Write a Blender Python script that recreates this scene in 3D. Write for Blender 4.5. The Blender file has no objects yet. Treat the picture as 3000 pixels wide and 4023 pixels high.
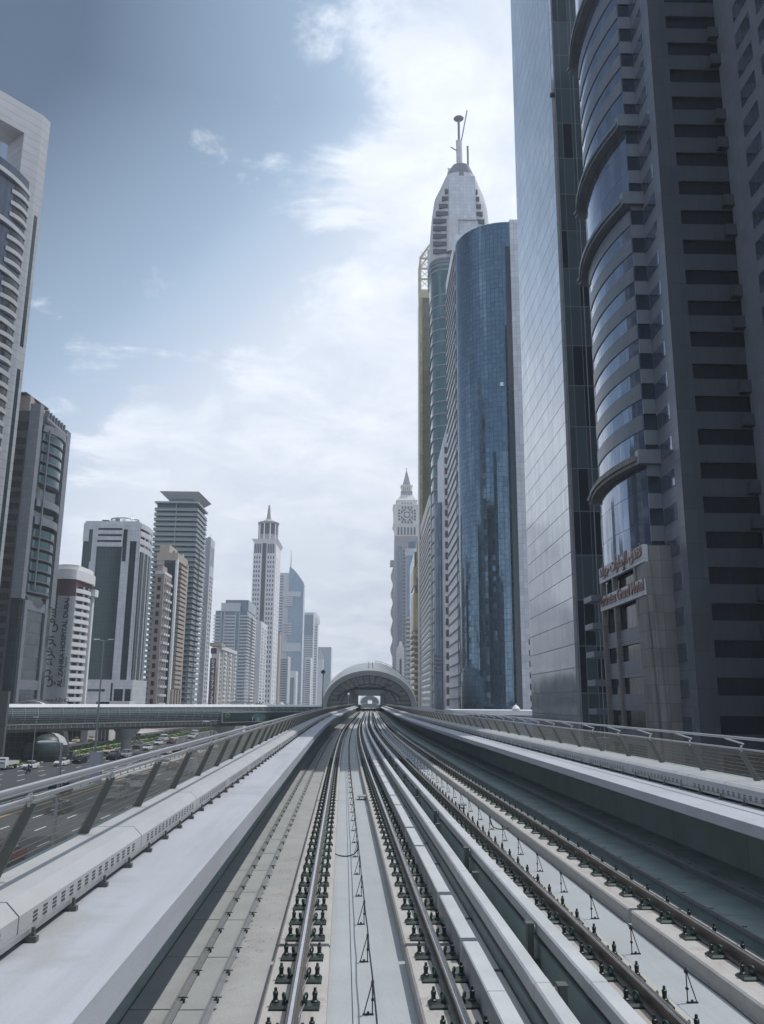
import bpy, bmesh, math, random
from mathutils import Vector, Matrix
random.seed(7)
S = bpy.context.scene
C = S.collection
R = math.radians

# ------------------------------------------------------------------ camera
IW, IH, F = 3000.0, 4023.0, 3300.0
CAM = Vector((0, 0, 2.526))
yv = Vector((1348 - IW/2, -(2756 - IH/2), -F)).normalized()      # world +Y seen from the camera
zv = Vector((125, 14600, -F)); zv = (zv - yv*zv.dot(yv)).normalized()
xv = yv.cross(zv).normalized()
ROT = Matrix((xv, yv, zv))            # rows: world axes in camera space -> camera to world
cd = bpy.data.cameras.new('camera'); cam = bpy.data.objects.new('camera', cd); C.objects.link(cam)
cam.matrix_world = Matrix.Translation(CAM) @ ROT.to_4x4()
cd.sensor_fit = 'VERTICAL'; cd.sensor_height = 36.0; cd.sensor_width = 36.0; cd.lens = 36.0*F/IH
cd.clip_start = 0.1; cd.clip_end = 12000
S.camera = cam

# ------------------------------------------------------------------ sky, sun, exposure
HAZE = 0.00031
CLOUD_SEED = 57.9
SUN = Vector((0.40, 0.13, 0.91)).normalized()
SUN_EL = math.asin(SUN.z); SUN_ROT = math.atan2(SUN.x, SUN.y)
S.view_settings.view_transform = 'Standard'; S.view_settings.look = 'None'
S.view_settings.exposure = 0.36; S.view_settings.gamma = 1.0
S.render.engine = 'CYCLES'
S.cycles.max_bounces = 6; S.cycles.diffuse_bounces = 2; S.cycles.glossy_bounces = 4
S.cycles.transparent_max_bounces = 8; S.cycles.volume_bounces = 0; S.cycles.use_denoising = True
S.cycles.caustics_reflective = False; S.cycles.caustics_refractive = False

class NT:
    """tiny node-tree writer"""
    def __init__(s, tree): s.t = tree; tree.nodes.clear()
    def n(s, kind, ins=None, **kw):
        nd = s.t.nodes.new('ShaderNode' + kind)
        for k, v in kw.items(): setattr(nd, k, v)
        for k, v in (ins or {}).items(): s.set(nd.inputs[k], v)
        return nd
    def set(s, sock, v):
        if isinstance(v, bpy.types.NodeSocket): s.t.links.new(v, sock)
        elif isinstance(v, bpy.types.Node): s.t.links.new(v.outputs[0], sock)
        else: sock.default_value = v
    def m(s, op, a, b=0.0, c=0.0, clamp=False):
        return s.n('Math', {0: a, 1: b, 2: c}, operation=op, use_clamp=clamp).outputs[0]
    def mix(s, f, a, b, bt='MIX'):
        nd = s.n('Mix', data_type='RGBA', blend_type=bt)
        s.set(nd.inputs[0], f)
        for k, v in ((6, a), (7, b)):
            if isinstance(v, (tuple, list)) and len(v) == 3: v = (*v, 1)
            s.set(nd.inputs[k], v)
        return nd.outputs[2]
    def rng(s, v, a, b, c=0.0, d=1.0, smooth=False):
        nd = s.n('MapRange', {0: v, 1: a, 2: b, 3: c, 4: d}, clamp=True)
        if smooth: nd.interpolation_type = 'SMOOTHSTEP'
        return nd.outputs[0]

w = bpy.data.worlds.new('World'); S.world = w; w.use_nodes = True
t = NT(w.node_tree)
geo = t.n('TexCoord').outputs['Generated']
sep = t.n('SeparateXYZ', {0: geo})
dx, dy, dz = sep.outputs[0], sep.outputs[1], sep.outputs[2]
az = t.m('ARCTAN2', dx, dy)                     # azimuth from +Y to the right (radians)
hz = t.m('MAXIMUM', dz, 0.0)
sky = t.n('TexSky', sky_type='NISHITA', sun_disc=False, sun_elevation=SUN_EL, sun_rotation=SUN_ROT,
          air_density=1.3, dust_density=0.8, ozone_density=3.0)
# a flat cloud sheet: direction divided by height
den = t.m('ADD', hz, 0.20)
px_ = t.m('DIVIDE', dx, den); py_ = t.m('DIVIDE', dy, den)
cv = t.n('CombineXYZ', {0: px_, 1: py_, 2: CLOUD_SEED}).outputs[0]
n1 = t.n('TexNoise', {'Vector': cv, 'Scale': 1.5, 'Detail': 10.0, 'Roughness': 0.58, 'Distortion': 0.25}).outputs[0]
n2 = t.n('TexNoise', {'Vector': cv, 'Scale': 4.6, 'Detail': 9.0, 'Roughness': 0.62, 'Distortion': 0.4}).outputs[0]
nn = t.m('ADD', t.m('MULTIPLY', n1, 0.60), t.m('MULTIPLY', n2, 0.40))
# brightness of the air: deep steel blue high on the left (away from the sun), white low down and towards the sun
ahead = t.rng(dy, -0.25, 0.35, 0, 1, True)
gaz = t.m('MULTIPLY', t.rng(az, -0.46, 0.26, -0.04, 0.98), ahead)
B = t.m('ADD', gaz, t.rng(hz, 0.05, 0.62, 0.98, 0.0), clamp=True)
base = t.mix(1.0, sky.outputs[0], (0.34, 0.38, 0.40, 1), 'MULTIPLY')
air = t.mix(t.rng(B, 0.10, 0.62, 0, 1), base, (3.1, 4.35, 6.0, 1))
air = t.mix(t.rng(B, 0.50, 1.06, 0, 1, True), air, (8.0, 8.45, 9.3, 1))
B = t.m('MAXIMUM', B, t.m('MAXIMUM', t.rng(hz, 0.68, 0.95, 0, 0.85, True), t.m('MULTIPLY', t.m('SUBTRACT', 1.0, ahead), 0.55)))  # unseen sky overhead and behind the camera brightened to fill the shadows
air = t.mix(t.rng(B, 0.10, 0.62, 0, 1), base, (3.1, 4.35, 6.0, 1))
air = t.mix(t.rng(B, 0.50, 1.06, 0, 1, True), air, (8.0, 8.45, 9.3, 1))
bias = t.m('SUBTRACT', t.m('MULTIPLY', t.m('SUBTRACT', B, 0.58), 0.26), -0.012)
cov = t.rng(t.m('ADD', nn, bias), 0.525, 0.60, 0.0, 1.0, True)
cshade = t.rng(n2, 0.36, 0.68, 0.0, 1.0)
ccol = t.mix(cshade, (6.3, 6.95, 8.05, 1), (9.2, 9.6, 10.3, 1))
skyc = t.mix(t.m('MULTIPLY', cov, 0.82), air, ccol)
bg = t.n('Background', {0: skyc, 1: 0.10})
out = t.n('OutputWorld', {0: bg.outputs[0]})

sl = bpy.data.lights.new('sun', 'SUN'); sl.energy = 2.5; sl.angle = R(0.5); sl.color = (1.0, 0.98, 0.95)
so = bpy.data.objects.new('sun', sl); C.objects.link(so); so.location = (60, 0, 400)
so.rotation_euler = SUN.to_track_quat('Z', 'Y').to_euler()

# ------------------------------------------------------------------ survey helpers: where a sight line meets a plane
def ray(px, py):
    return (ROT @ Vector((px - IW/2, -(py - IH/2), -F))).normalized()
def at(px, py, Y):                     # the point at distance Y ahead on that sight line
    d = ray(px, py); return CAM + d*(Y/d.y)
def gp(px, py, z=-10.0):               # where it meets the level z
    d = ray(px, py); return CAM + d*((z - CAM.z)/d.z)
def zat(px, py, Y): return at(px, py, Y).z

TH = 0.031                              # heading of the avenue
ST, CT = math.sin(TH), math.cos(TH)
def UV(u, v): return (u*CT + v*ST, -u*ST + v*CT)       # avenue frame -> world
def off(Y):                              # the track bends right, then runs straight down the avenue
    if Y < 30: return 0.0
    if Y < 110: return 0.031/160*(Y - 30)**2
    return 1.24 + 0.031*(Y - 110)

# ------------------------------------------------------------------ mesh helpers
class MB:
    def __init__(s): s.v = []; s.f = []; s.u = []
    def face(s, pts, uv=None):
        i = len(s.v); s.v += [tuple(p) for p in pts]; s.f.append(tuple(range(i, i+len(pts)))); s.u.append(uv)
    def box(s, x0, x1, y0, y1, z0, z1):
        p = [(x0,y0,z0),(x1,y0,z0),(x1,y1,z0),(x0,y1,z0),(x0,y0,z1),(x1,y0,z1),(x1,y1,z1),(x0,y1,z1)]
        i = len(s.v); s.v += p
        for f in ((0,3,2,1),(4,5,6,7),(0,1,5,4),(1,2,6,5),(2,3,7,6),(3,0,4,7)):
            s.f.append(tuple(i+k for k in f)); s.u.append(None)
        return s
    def hexa(s, lo, hi):                # 4 bottom + 4 top points, counter-clockwise from above
        i = len(s.v); s.v += [tuple(p) for p in lo] + [tuple(p) for p in hi]
        for f in ((0,3,2,1),(4,5,6,7),(0,1,5,4),(1,2,6,5),(2,3,7,6),(3,0,4,7)):
            s.f.append(tuple(i+k for k in f)); s.u.append(None)
        return s
    def prism(s, poly, z0, z1, cap=True, top=None):     # poly counter-clockwise; perimeter UVs in metres
        n = len(poly); i = len(s.v); top = top or poly
        s.v += [(p[0], p[1], z0) for p in poly] + [(p[0], p[1], z1) for p in top]
        d = 0.0
        for k in range(n):
            a, b = poly[k], poly[(k+1) % n]; l = math.hypot(b[0]-a[0], b[1]-a[1])
            s.f.append((i+k, i+(k+1) % n, i+n+(k+1) % n, i+n+k)); s.u.append(((d,z0),(d+l,z0),(d+l,z1),(d,z1))); d += l
        if cap:
            s.f.append(tuple(i+n+k for k in range(n))); s.u.append(None)
            s.f.append(tuple(i+k for k in reversed(range(n)))); s.u.append(None)
        return s
    def tube(s, pts, r, n=8, r2=None):
        pts = [Vector(p) for p in pts]; i = len(s.v); m = len(pts)
        for k, p in enumerate(pts):
            d = (pts[min(k+1, m-1)] - pts[max(k-1, 0)]).normalized()
            a = d.orthogonal().normalized() if k == 0 else (a - d*a.dot(d)).normalized()
            b = d.cross(a); rr = r if r2 is None else r + (r2 - r)*k/max(1, m-1)
            for j in range(n):
                q = p + (a*math.cos(2*math.pi*j/n) + b*math.sin(2*math.pi*j/n))*rr; s.v.append(tuple(q))
        for k in range(m-1):
            for j in range(n):
                s.f.append((i+k*n+j, i+k*n+(j+1) % n, i+(k+1)*n+(j+1) % n, i+(k+1)*n+j)); s.u.append(None)
        s.f.append(tuple(i+j for j in reversed(range(n)))); s.u.append(None)
        s.f.append(tuple(i+(m-1)*n+j for j in range(n))); s.u.append(None)
        return s
    def lathe(s, cx, cy, prof, n=24, a0=0, a1=2*math.pi):   # prof: (radius, z) from the bottom up
        i = len(s.v); full = abs(a1-a0-2*math.pi) < 1e-6; k_ = n if full else n+1
        for r, z in prof:
            for j in range(k_):
                a = a0 + (a1-a0)*j/n; s.v.append((cx + r*math.cos(a), cy + r*math.sin(a), z))
        for q in range(len(prof)-1):
            for j in range(n):
                j2 = (j+1) % k_ if full else j+1
                s.f.append((i+q*k_+j, i+q*k_+j2, i+(q+1)*k_+j2, i+(q+1)*k_+j))
                r = max(prof[q][0], prof[q+1][0]); aa = (a1-a0)/n
                s.u.append(((j*aa*r, prof[q][1]), ((j+1)*aa*r, prof[q][1]), ((j+1)*aa*r, prof[q+1][1]), (j*aa*r, prof[q+1][1])))
        return s
    def sweep(s, prof, Ys, closed=True, bend=True):       # (X, z) profile carried along the track
        i = len(s.v); n = len(prof)
        for Y in Ys:
            o = off(Y) if bend else 0
            for x, z in prof: s.v.append((x + o, Y, z))
        for k in range(len(Ys)-1):
            for j in range(n if closed else n-1):
                j2 = (j+1) % n
                s.f.append((i+k*n+j, i+k*n+j2, i+(k+1)*n+j2, i+(k+1)*n+j)); s.u.append(None)
        if closed:
            s.f.append(tuple(i+j for j in reversed(range(n)))); s.u.append(None)
            s.f.append(tuple(i+(len(Ys)-1)*n+j for j in range(n))); s.u.append(None)
        return s
    def mesh(s, name, mat, smooth=False):
        me = bpy.data.meshes.new(name); me.from_pydata(s.v, [], s.f)
        ul = me.uv_layers.new(name='UVMap').data
        for p, uv in zip(me.polygons, s.u):
            if uv:
                for li, q in zip(p.loop_indices, uv): ul[li].uv = q
            else:
                n = p.normal
                if abs(n.z) > 0.75:
                    for li in p.loop_indices: co = me.vertices[me.loops[li].vertex_index].co; ul[li].uv = (co.x, co.y)
                else:
                    tx, ty = -n.y, n.x; l = math.hypot(tx, ty) or 1
                    for li in p.loop_indices:
                        co = me.vertices[me.loops[li].vertex_index].co; ul[li].uv = ((co.x*tx + co.y*ty)/l, co.z)
            p.use_smooth = smooth
        me.materials.append(mat); me.update()
        return me
    def build(s, name, mat, parent=None, smooth=False, more=()):
        nf = len(s.f); cut = [(nf, mat)]
        for b2, m2 in more:                              # surface pattern: a second material inside the same mesh
            i = len(s.v); s.v += b2.v; s.f += [tuple(i+k for k in f) for f in b2.f]; s.u += b2.u; cut.append((len(s.f), m2))
        o = bpy.data.objects.new(name, s.mesh(name, mat, smooth)); C.objects.link(o)
        if more:
            for _, m2 in cut[1:]: o.data.materials.append(m2)
            k = 0
            for p in o.data.polygons:
                while p.index >= cut[k][0]: k += 1
                p.material_index = k
        if smooth:
            bm = bmesh.new(); bm.from_mesh(o.data); bmesh.ops.remove_doubles(bm, verts=bm.verts, dist=1e-4)
            for e in bm.edges:
                if len(e.link_faces) == 2 and e.calc_face_angle(0) > 0.6: e.smooth = False
            bm.to_mesh(o.data); bm.free()
        if parent: o.parent = parent
        return o

def tag(o, label, cat, group=None, kind=None):
    if label: o['label'] = label
    if cat: o['category'] = cat
    if group: o['group'] = group
    if kind: o['kind'] = kind
    return o
def thing(name, label, cat, loc=(0,0,0), rz=0.0, group=None):
    o = bpy.data.objects.new(name, None); o.empty_display_size = 0.3; C.objects.link(o)
    o.location = loc; o.rotation_euler = (0, 0, rz); return tag(o, label, cat, group)
def inst(src, parent, loc=None, name=None, rot=None):     # linked copy of one object
    c = src.copy(); C.objects.link(c); c.parent = parent
    if loc is not None: c.location = loc
    if rot is not None: c.rotation_euler = rot
    return c
def rep(name, mb, mat, parent, zs, smooth=False):         # the same part on many storeys
    o = mb.build(name, mat, parent, smooth); o.location.z = zs[0]
    for z in zs[1:]: inst(o, parent, (0, 0, z))
    return o
def copy_tree(o, parent=None):
    c = o.copy(); C.objects.link(c)
    if parent: c.parent = parent
    for ch in o.children: copy_tree(ch, c)
    return c
def structure(o): o['kind'] = 'structure'; return o
def frange(a, b, st):
    r = []; x = a
    while x < b - 1e-6: r.append(x); x += st
    return r

# ------------------------------------------------------------------ materials
def mat(name, base, rough=0.6, metal=0.0, var=0.0, vscale=1.0, bump=0.0, bscale=8.0, spec=0.5, stain=None, emit=None, specks=None, streak=None):
    m = bpy.data.materials.new(name); m.use_nodes = True; t = NT(m.node_tree)
    col = (*base, 1.0); co = t.n('TexCoord').outputs['Object']
    if var:
        nz = t.n('TexNoise', {'Vector': co, 'Scale': vscale, 'Detail': 6.0, 'Roughness': 0.62}).outputs[0]
        f = t.rng(nz, 0.25, 0.75, 1 - var, 1 + var)
        col = t.mix(1.0, col, t.n('CombineColor', {0: f, 1: f, 2: f}).outputs[0], 'MULTIPLY')
    if stain:
        sc, th, scol = stain
        nz = t.n('TexNoise', {'Vector': co, 'Scale': sc, 'Detail': 5.0, 'Roughness': 0.7}).outputs[0]
        col = t.mix(t.rng(nz, th, th + 0.12, 0, 0.8), col, (*scol, 1))
    if streak:                                           # dust and grime drawn out along the line of travel
        sc, amt, scol = streak
        mp = t.n('Mapping', {0: co, 3: (sc, sc*0.06, sc)})
        nz = t.n('TexNoise', {'Vector': mp.outputs[0], 'Scale': 1.0, 'Detail': 5.0, 'Roughness': 0.65}).outputs[0]
        col = t.mix(t.rng(nz, 0.48, 0.75, 0, amt), col, (*scol, 1))
    if specks:
        sc, size, scol = specks
        vo = t.n('TexVoronoi', {'Vector': co, 'Scale': sc, 'Randomness': 1.0}).outputs['Distance']
        nz = t.n('TexNoise', {'Vector': co, 'Scale': 1.1, 'Detail': 4.0}).outputs[0]
        col = t.mix(t.m('MULTIPLY', t.rng(vo, size*0.5, size, 1, 0), t.rng(nz, 0.40, 0.54, 0, 0.9)), col, (*scol, 1))
    b = t.n('BsdfPrincipled', {'Base Color': col, 'Roughness': rough, 'Metallic': metal, 'Specular IOR Level': spec})
    if bump:
        nz = t.n('TexNoise', {'Vector': co, 'Scale': bscale, 'Detail': 5.0}).outputs[0]
        t.set(b.inputs['Normal'], t.n('Bump', {'Height': nz, 'Strength': bump, 'Distance': 0.02}).outputs[0])
    if emit: t.set(b.inputs['Emission Color'], (*emit[0], 1)); b.inputs['Emission Strength'].default_value = emit[1]
    t.n('OutputMaterial', {0: b.outputs[0]}); return m

def grid(name, base, cell=(1.5, 3.5), line=(0.06, 0.06), lcol=(0.02, 0.025, 0.03), var=0.15, metal=0.0, rough=0.5, tilt=0.0,
         wob=0.0, wscale=0.12, spec=0.5, dark=0.0, dcol=None, noise=0.06):
    """panels on a facade: joints every cell, each panel a little different in tone and in set"""
    m = bpy.data.materials.new(name); m.use_nodes = True; t = NT(m.node_tree)
    s = t.n('SeparateXYZ', {0: t.n('UVMap').outputs[0]})
    u = t.m('DIVIDE', s.outputs[0], cell[0]); v = t.m('DIVIDE', s.outputs[1], cell[1])
    fu = t.m('FRACT', u); fv = t.m('FRACT', v)
    ln = t.m('MAXIMUM', t.m('LESS_THAN', fu, line[0]/cell[0]), t.m('LESS_THAN', fv, line[1]/cell[1]))
    cid = t.n('CombineXYZ', {0: t.m('FLOOR', u), 1: t.m('FLOOR', v), 2: 1.3}).outputs[0]
    wn = t.n('TexWhiteNoise', {0: cid}, noise_dimensions='3D')
    co = t.n('TexCoord').outputs['Object']
    nz = t.n('TexNoise', {'Vector': co, 'Scale': 0.35, 'Detail': 4.0}).outputs[0]
    f = t.m('ADD', t.rng(wn.outputs[0], 0, 1, 1 - var, 1 + var), t.rng(nz, 0.3, 0.7, -noise, noise))
    col = t.mix(1.0, (*base, 1), t.n('CombineColor', {0: f, 1: f, 2: f}).outputs[0], 'MULTIPLY')
    if dark: col = t.mix(t.m('LESS_THAN', wn.outputs[0], dark), col, (*dcol, 1))
    col = t.mix(ln, col, (*lcol, 1))
    b = t.n('BsdfPrincipled', {'Base Color': col, 'Roughness': t.m('ADD', t.m('MULTIPLY', ln, 0.4), rough, clamp=True),
                               'Metallic': t.m('MULTIPLY', t.m('SUBTRACT', 1.0, ln), metal), 'Specular IOR Level': spec})
    if tilt or wob:
        vec = t.n('VectorMath', {0: wn.outputs[1], 1: (0.5, 0.5, 0.5)}, operation='SUBTRACT').outputs[0]
        vec = t.n('VectorMath', {0: vec, 3: tilt}, operation='SCALE').outputs[0]
        if wob:
            nw = t.n('TexNoise', {'Vector': co, 'Scale': wscale, 'Detail': 2.0}).outputs[1]
            nw = t.n('VectorMath', {0: nw, 1: (0.5, 0.5, 0.5)}, operation='SUBTRACT').outputs[0]
            nw = t.n('VectorMath', {0: nw, 3: wob}, operation='SCALE').outputs[0]
            vec = t.n('VectorMath', {0: vec, 1: nw}, operation='ADD').outputs[0]
        nrm = t.n('VectorMath', {0: t.n('NewGeometry').outputs['Normal'], 1: vec}, operation='ADD').outputs[0]
        t.set(b.inputs['Normal'], t.n('VectorMath', {0: nrm}, operation='NORMALIZE').outputs[0])
    t.n('OutputMaterial', {0: b.outputs[0]}); return m

M = {}
M['deck'] = mat('deck_concrete', (0.331, 0.352, 0.360), 0.75, var=0.10, vscale=0.9, bump=0.25, bscale=30, stain=(1.6, 0.62, (0.29, 0.27, 0.245)), streak=(3.0, 0.5, (0.27, 0.265, 0.25)), specks=(16, 0.10, (0.10, 0.085, 0.07)))
M['roughdeck'] = mat('speckled_floor', (0.317, 0.317, 0.311), 0.85, var=0.16, vscale=1.4, bump=0.4, bscale=30, stain=(1.2, 0.60, (0.26, 0.225, 0.195)), specks=(9, 0.16, (0.055, 0.048, 0.043)))
M['walk'] = mat('walkway_concrete', (0.375, 0.387, 0.419), 0.7, var=0.10, vscale=0.6, bump=0.15, bscale=40, streak=(2.6, 0.7, (0.29, 0.29, 0.295)), stain=(0.45, 0.58, (0.30, 0.30, 0.295)), specks=(7, 0.05, (0.16, 0.155, 0.15)))
M['cap'] = mat('parapet_concrete', (0.375, 0.380, 0.385), 0.7, var=0.10, vscale=1.3, bump=0.15, bscale=40, streak=(4.0, 0.4, (0.33, 0.31, 0.285)), specks=(11, 0.06, (0.12, 0.11, 0.10)))
M['plinth'] = mat('plinth_concrete', (0.387, 0.369, 0.350), 0.75, var=0.12, vscale=2.2, bump=0.3, bscale=25, stain=(2.5, 0.58, (0.30, 0.235, 0.19)), streak=(9.0, 0.5, (0.28, 0.22, 0.18)))
M['cover'] = mat('cover_plastic', (0.450, 0.456, 0.462), 0.5, var=0.12, vscale=1.5, stain=(9.0, 0.68, (0.25, 0.23, 0.21)), streak=(6.0, 0.4, (0.36, 0.355, 0.345)), specks=(13, 0.09, (0.10, 0.09, 0.085)))
M['slab'] = mat('trough_slab', (0.315, 0.320, 0.316), 0.8, var=0.12, vscale=1.6, bump=0.3, bscale=20)
M['wall'] = mat('side_wall_concrete', (0.240, 0.292, 0.282), 0.8, var=0.15, vscale=0.8, bump=0.2, bscale=12, stain=(0.7, 0.62, (0.22, 0.24, 0.235)))
M['railhead'] = mat('polished_rail', (0.55, 0.56, 0.58), 0.22, 1.0, var=0.15, vscale=3)
M['railweb'] = mat('rail_steel', (0.13, 0.115, 0.105), 0.55, 0.5, var=0.3, vscale=6, stain=(4.0, 0.55, (0.17, 0.105, 0.075)))
M['iron'] = mat('green_black_iron', (0.028, 0.040, 0.036), 0.45, 0.3, var=0.3, vscale=20)
M['clip'] = mat('green_spring_steel', (0.030, 0.075, 0.058), 0.35, 0.3, var=0.2, vscale=20)
M['cable'] = mat('black_rubber', (0.012, 0.013, 0.014), 0.5)
M['galv'] = mat('galvanised_steel', (0.36, 0.37, 0.375), 0.42, 0.6, var=0.12, vscale=5)
M['tube'] = mat('satin_steel_tube', (0.44, 0.44, 0.45), 0.36, 0.75, var=0.08, vscale=2)
M['post'] = mat('grey_post_paint', (0.105, 0.108, 0.10), 0.5, 0.2, var=0.1, vscale=4)
M['wire'] = mat('bronze_wire', (0.32, 0.295, 0.25), 0.55, 0.3)
M['darksteel'] = mat('dark_steel', (0.045, 0.055, 0.055), 0.5, 0.3, var=0.2, vscale=6)
M['asphalt'] = mat('asphalt', (0.050, 0.054, 0.058), 0.85, var=0.15, vscale=0.15, bump=0.3, bscale=6, stain=(0.05, 0.60, (0.075, 0.076, 0.078)))
M['white'] = mat('white_paint', (0.78, 0.78, 0.78), 0.6)
M['yellow'] = mat('yellow_line', (0.62, 0.36, 0.05), 0.6)
M['kerbw'] = mat('kerb_white', (0.62, 0.62, 0.60), 0.7)
M['kerbb'] = mat('kerb_black', (0.04, 0.04, 0.04), 0.7)
M['grass'] = mat('grass', (0.10, 0.155, 0.045), 0.9, var=0.35, vscale=0.5, bump=0.8, bscale=3)
M['leaf'] = mat('hedge_leaf', (0.036, 0.062, 0.028), 0.8, var=0.5, vscale=1.5)
M['paving'] = mat('pink_paving', (0.42, 0.36, 0.34), 0.8, var=0.1, vscale=0.4)
M['sand'] = mat('dusty_ground', (0.33, 0.31, 0.28), 0.9, var=0.15, vscale=0.05)
M['black'] = mat('black_plastic', (0.015, 0.016, 0.018), 0.4)
M['dglass'] = mat('dark_glass', (0.018, 0.024, 0.028), 0.06, 0.0, spec=0.8)
# ================================================================== GROUND, ROADS
def strip(name, u0, u1, v0, v1, z, m, n=1):
    b = MB()
    for k in range(n):
        a = v0 + (v1-v0)*k/n; c = v0 + (v1-v0)*(k+1)/n
        p = [UV(u0, a), UV(u1, a), UV(u1, c), UV(u0, c)]
        b.face([(q[0], q[1], z) for q in p])
    return b.build(name, m)
GZ = -10.0
structure(strip('ground', -1500, 1500, -300, 6000, GZ - 0.02, M['sand']))
structure(strip('road', -40.9, 24, -60, 2600, GZ, M['asphalt']))
structure(strip('far_road', -66, -44.5, -60, 2600, GZ, M['asphalt']))
structure(strip('service_road', -86, -76, -60, 1500, GZ + 0.004, M['asphalt']))
b = MB()                                              # pavement with a kerb step
for u0, u1 in ((-130, -86.3),):
    p = [UV(u0, -60), UV(u1, -60), UV(u1, 1500), UV(u0, 1500)]
    b.prism(p, GZ - 0.01, GZ + 0.14)
structure(b.build('pavement', M['paving']))
b = MB(); p = [UV(24.2, -60), UV(60, -60), UV(60, 1500), UV(24.2, 1500)]; b.prism(p, GZ - 0.01, GZ + 0.14)
structure(b.build('pavement', M['slab']))

def dashes(name, us, v0, v1, pitch, ln, wd, m):
    b = MB()
    for u in us:
        for v in frange(v0, v1, pitch):
            p = [UV(u-wd/2, v), UV(u+wd/2, v), UV(u+wd/2, v+ln), UV(u-wd/2, v+ln)]
            b.face([(q[0], q[1], GZ + 0.006) for q in p])
    return structure(b.build(name, m))
dashes('lane_markings', (-36.2, -32.5, -28.8, -25.1, -21.4, -17.7), 6, 700, 9, 3.0, 0.18, M['white'])
dashes('lane_markings', (-62.3, -58.6, -55.0, -51.4, -47.9), 3, 700, 9, 3.0, 0.18, M['white'])
dashes('edge_line', (-39.9, -45.2), -40, 900, 940, 940, 0.30, M['yellow'])
# kerb of the far road in black and white blocks
kb = thing('kerb', 'black and white painted kerb along the grass beside the far carriageway', 'kerb', (0, 0, 0))
a, c = MB(), MB()
for k, v in enumerate(frange(40, 600, 1.0)):
    p = [UV(-66.4, v), UV(-66.0, v), UV(-66.0, v+1.0), UV(-66.4, v+1.0)]
    (a if k % 2 else c).prism(p, GZ - 0.02, GZ + 0.15)
a.build('white_block', M['kerbw'], kb)['kind'] = 'stuff'
c.build('black_block', M['kerbb'], kb)['kind'] = 'stuff'
kw = MB()
for u in (-72.3, -76.2): kw.prism([UV(u-0.2, 40), UV(u+0.2, 40), UV(u+0.2, 700), UV(u-0.2, 700)], GZ - 0.02, GZ + 0.16)
tag(kw.build('kerb', M['kerbw']), 'plain pale kerb edging the grass strip beside the service road', 'kerb')

def grass_area(name, u0, u1, v0, v1, seed, m, h=0.22, step=0.5):
    rnd = random.Random(seed); b = MB()
    p = [UV(u0, v0), UV(u1, v0), UV(u1, v1), UV(u0, v1)]; b.prism(p, GZ - 0.01, GZ + 0.12)
    n = int((u1-u0)*(v1-v0)*3.0)
    for k in range(n):
        u = rnd.uniform(u0, u1); v = rnd.uniform(v0, v1); x, y = UV(u, v); s = rnd.uniform(0.15, 0.4); an = rnd.uniform(0, 3.14)
        ca, sa = math.cos(an)*s, math.sin(an)*s
        b.face([(x-ca, y-sa, GZ+0.1), (x+ca, y+sa, GZ+0.1), (x+ca*0.3, y+sa*0.3, GZ+0.1+h*rnd.uniform(0.5, 1.4))])
    return tag(b.build(name, m), 'short green grass on the verge beside the far carriageway', 'grass', kind='stuff')
grass_area('grass', -72, -66.4, 60, 420, 1, M['grass'])
g2 = grass_area('grass', -75.9, -72.6, 60, 420, 2, M['grass']); g2['label'] = 'strip of grass between the hedge and the service road'

def leafmass(b, x0, x1, y0, y1, z0, z1, n, rnd, s=0.22):
    for k in range(n):
        p = Vector((rnd.uniform(x0, x1), rnd.uniform(y0, y1), z0 + (z1-z0)*rnd.random()**0.6))
        a = Vector((rnd.gauss(0,1), rnd.gauss(0,1), rnd.gauss(0,1))).normalized(); c = a.orthogonal().normalized()
        ss = s*rnd.uniform(0.6, 1.4)
        b.face([p - a*ss - c*ss*0.5, p + a*ss*0.2 - c*ss*0.6, p + a*ss + c*ss*0.5, p - a*ss*0.2 + c*ss*0.6])
def hedge(u0, u1, v0, v1, h, label, seed, dens=26):
    rnd = random.Random(seed); b = MB()
    ln = v1 - v0
    for k in range(int(ln*(u1-u0)*dens)):
        u = rnd.uniform(u0, u1); v = rnd.uniform(v0, v1); x, y = UV(u, v)
        hh = h*(0.8 + 0.25*math.sin(v*0.9+seed) + 0.1*math.sin(v*2.7))
        leafmass(b, x-0.2, x+0.2, y-0.2, y+0.2, GZ + 0.1, GZ + hh, 1, rnd, 0.30)
    return tag(b.build('hedge', M['leaf']), label, 'hedge')
hedge(-75.2, -73.8, 188, 340, 0.95, 'clipped dark green hedge along the grass strip beyond the bridge column', 3)
hedge(-71.6, -69.6, 128, 176, 0.9, 'low bushy yellow green hedge on the verge nearest the parked cars', 4)

# ================================================================== VIADUCT
YS = frange(1.5, 30, 3) + frange(30, 140, 4) + frange(140, 420, 14) + [420]
via = thing('viaduct', 'long pale concrete viaduct deck carrying two railway tracks over the avenue', 'viaduct')
b = MB(); b.sweep([(-2.02, -0.34), (-2.02, -1.2), (5.0, -2.4), (6.0, -1.2), (6.45, -0.34)], YS); b.build('deck', M['deck'], via)
FZ = -0.34
def walkway(x0, x1, zb, zt, ys, gap, parent):
    b = MB()
    k = 0
    edges = [1.5] + frange(27.2, 420, 22.0)
    for a, c in zip(edges, edges[1:] + [420]):
        yy = [a] + [q for q in YS if a < q < c] + [c - gap]
        b.sweep([(x0, zb), (x1, zb), (x1, zt), (x0, zt)], yy)
    return b
wl = walkway(-2.30, -1.22, 0.864, 1.073, YS, 0.03, via); wl.build('walkway', M['walk'], via)
wr = walkway(5.13, 6.6, 0.925, 1.073, YS, 0.03, via); wr.build('walkway', M['walk'], via)
b = MB(); b.sweep([(-2.30, -0.345), (-1.95, -0.345), (-1.95, 0.862), (-2.30, 0.862)], YS); b.build('side_wall', M['wall'], via)
b = MB()
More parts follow.
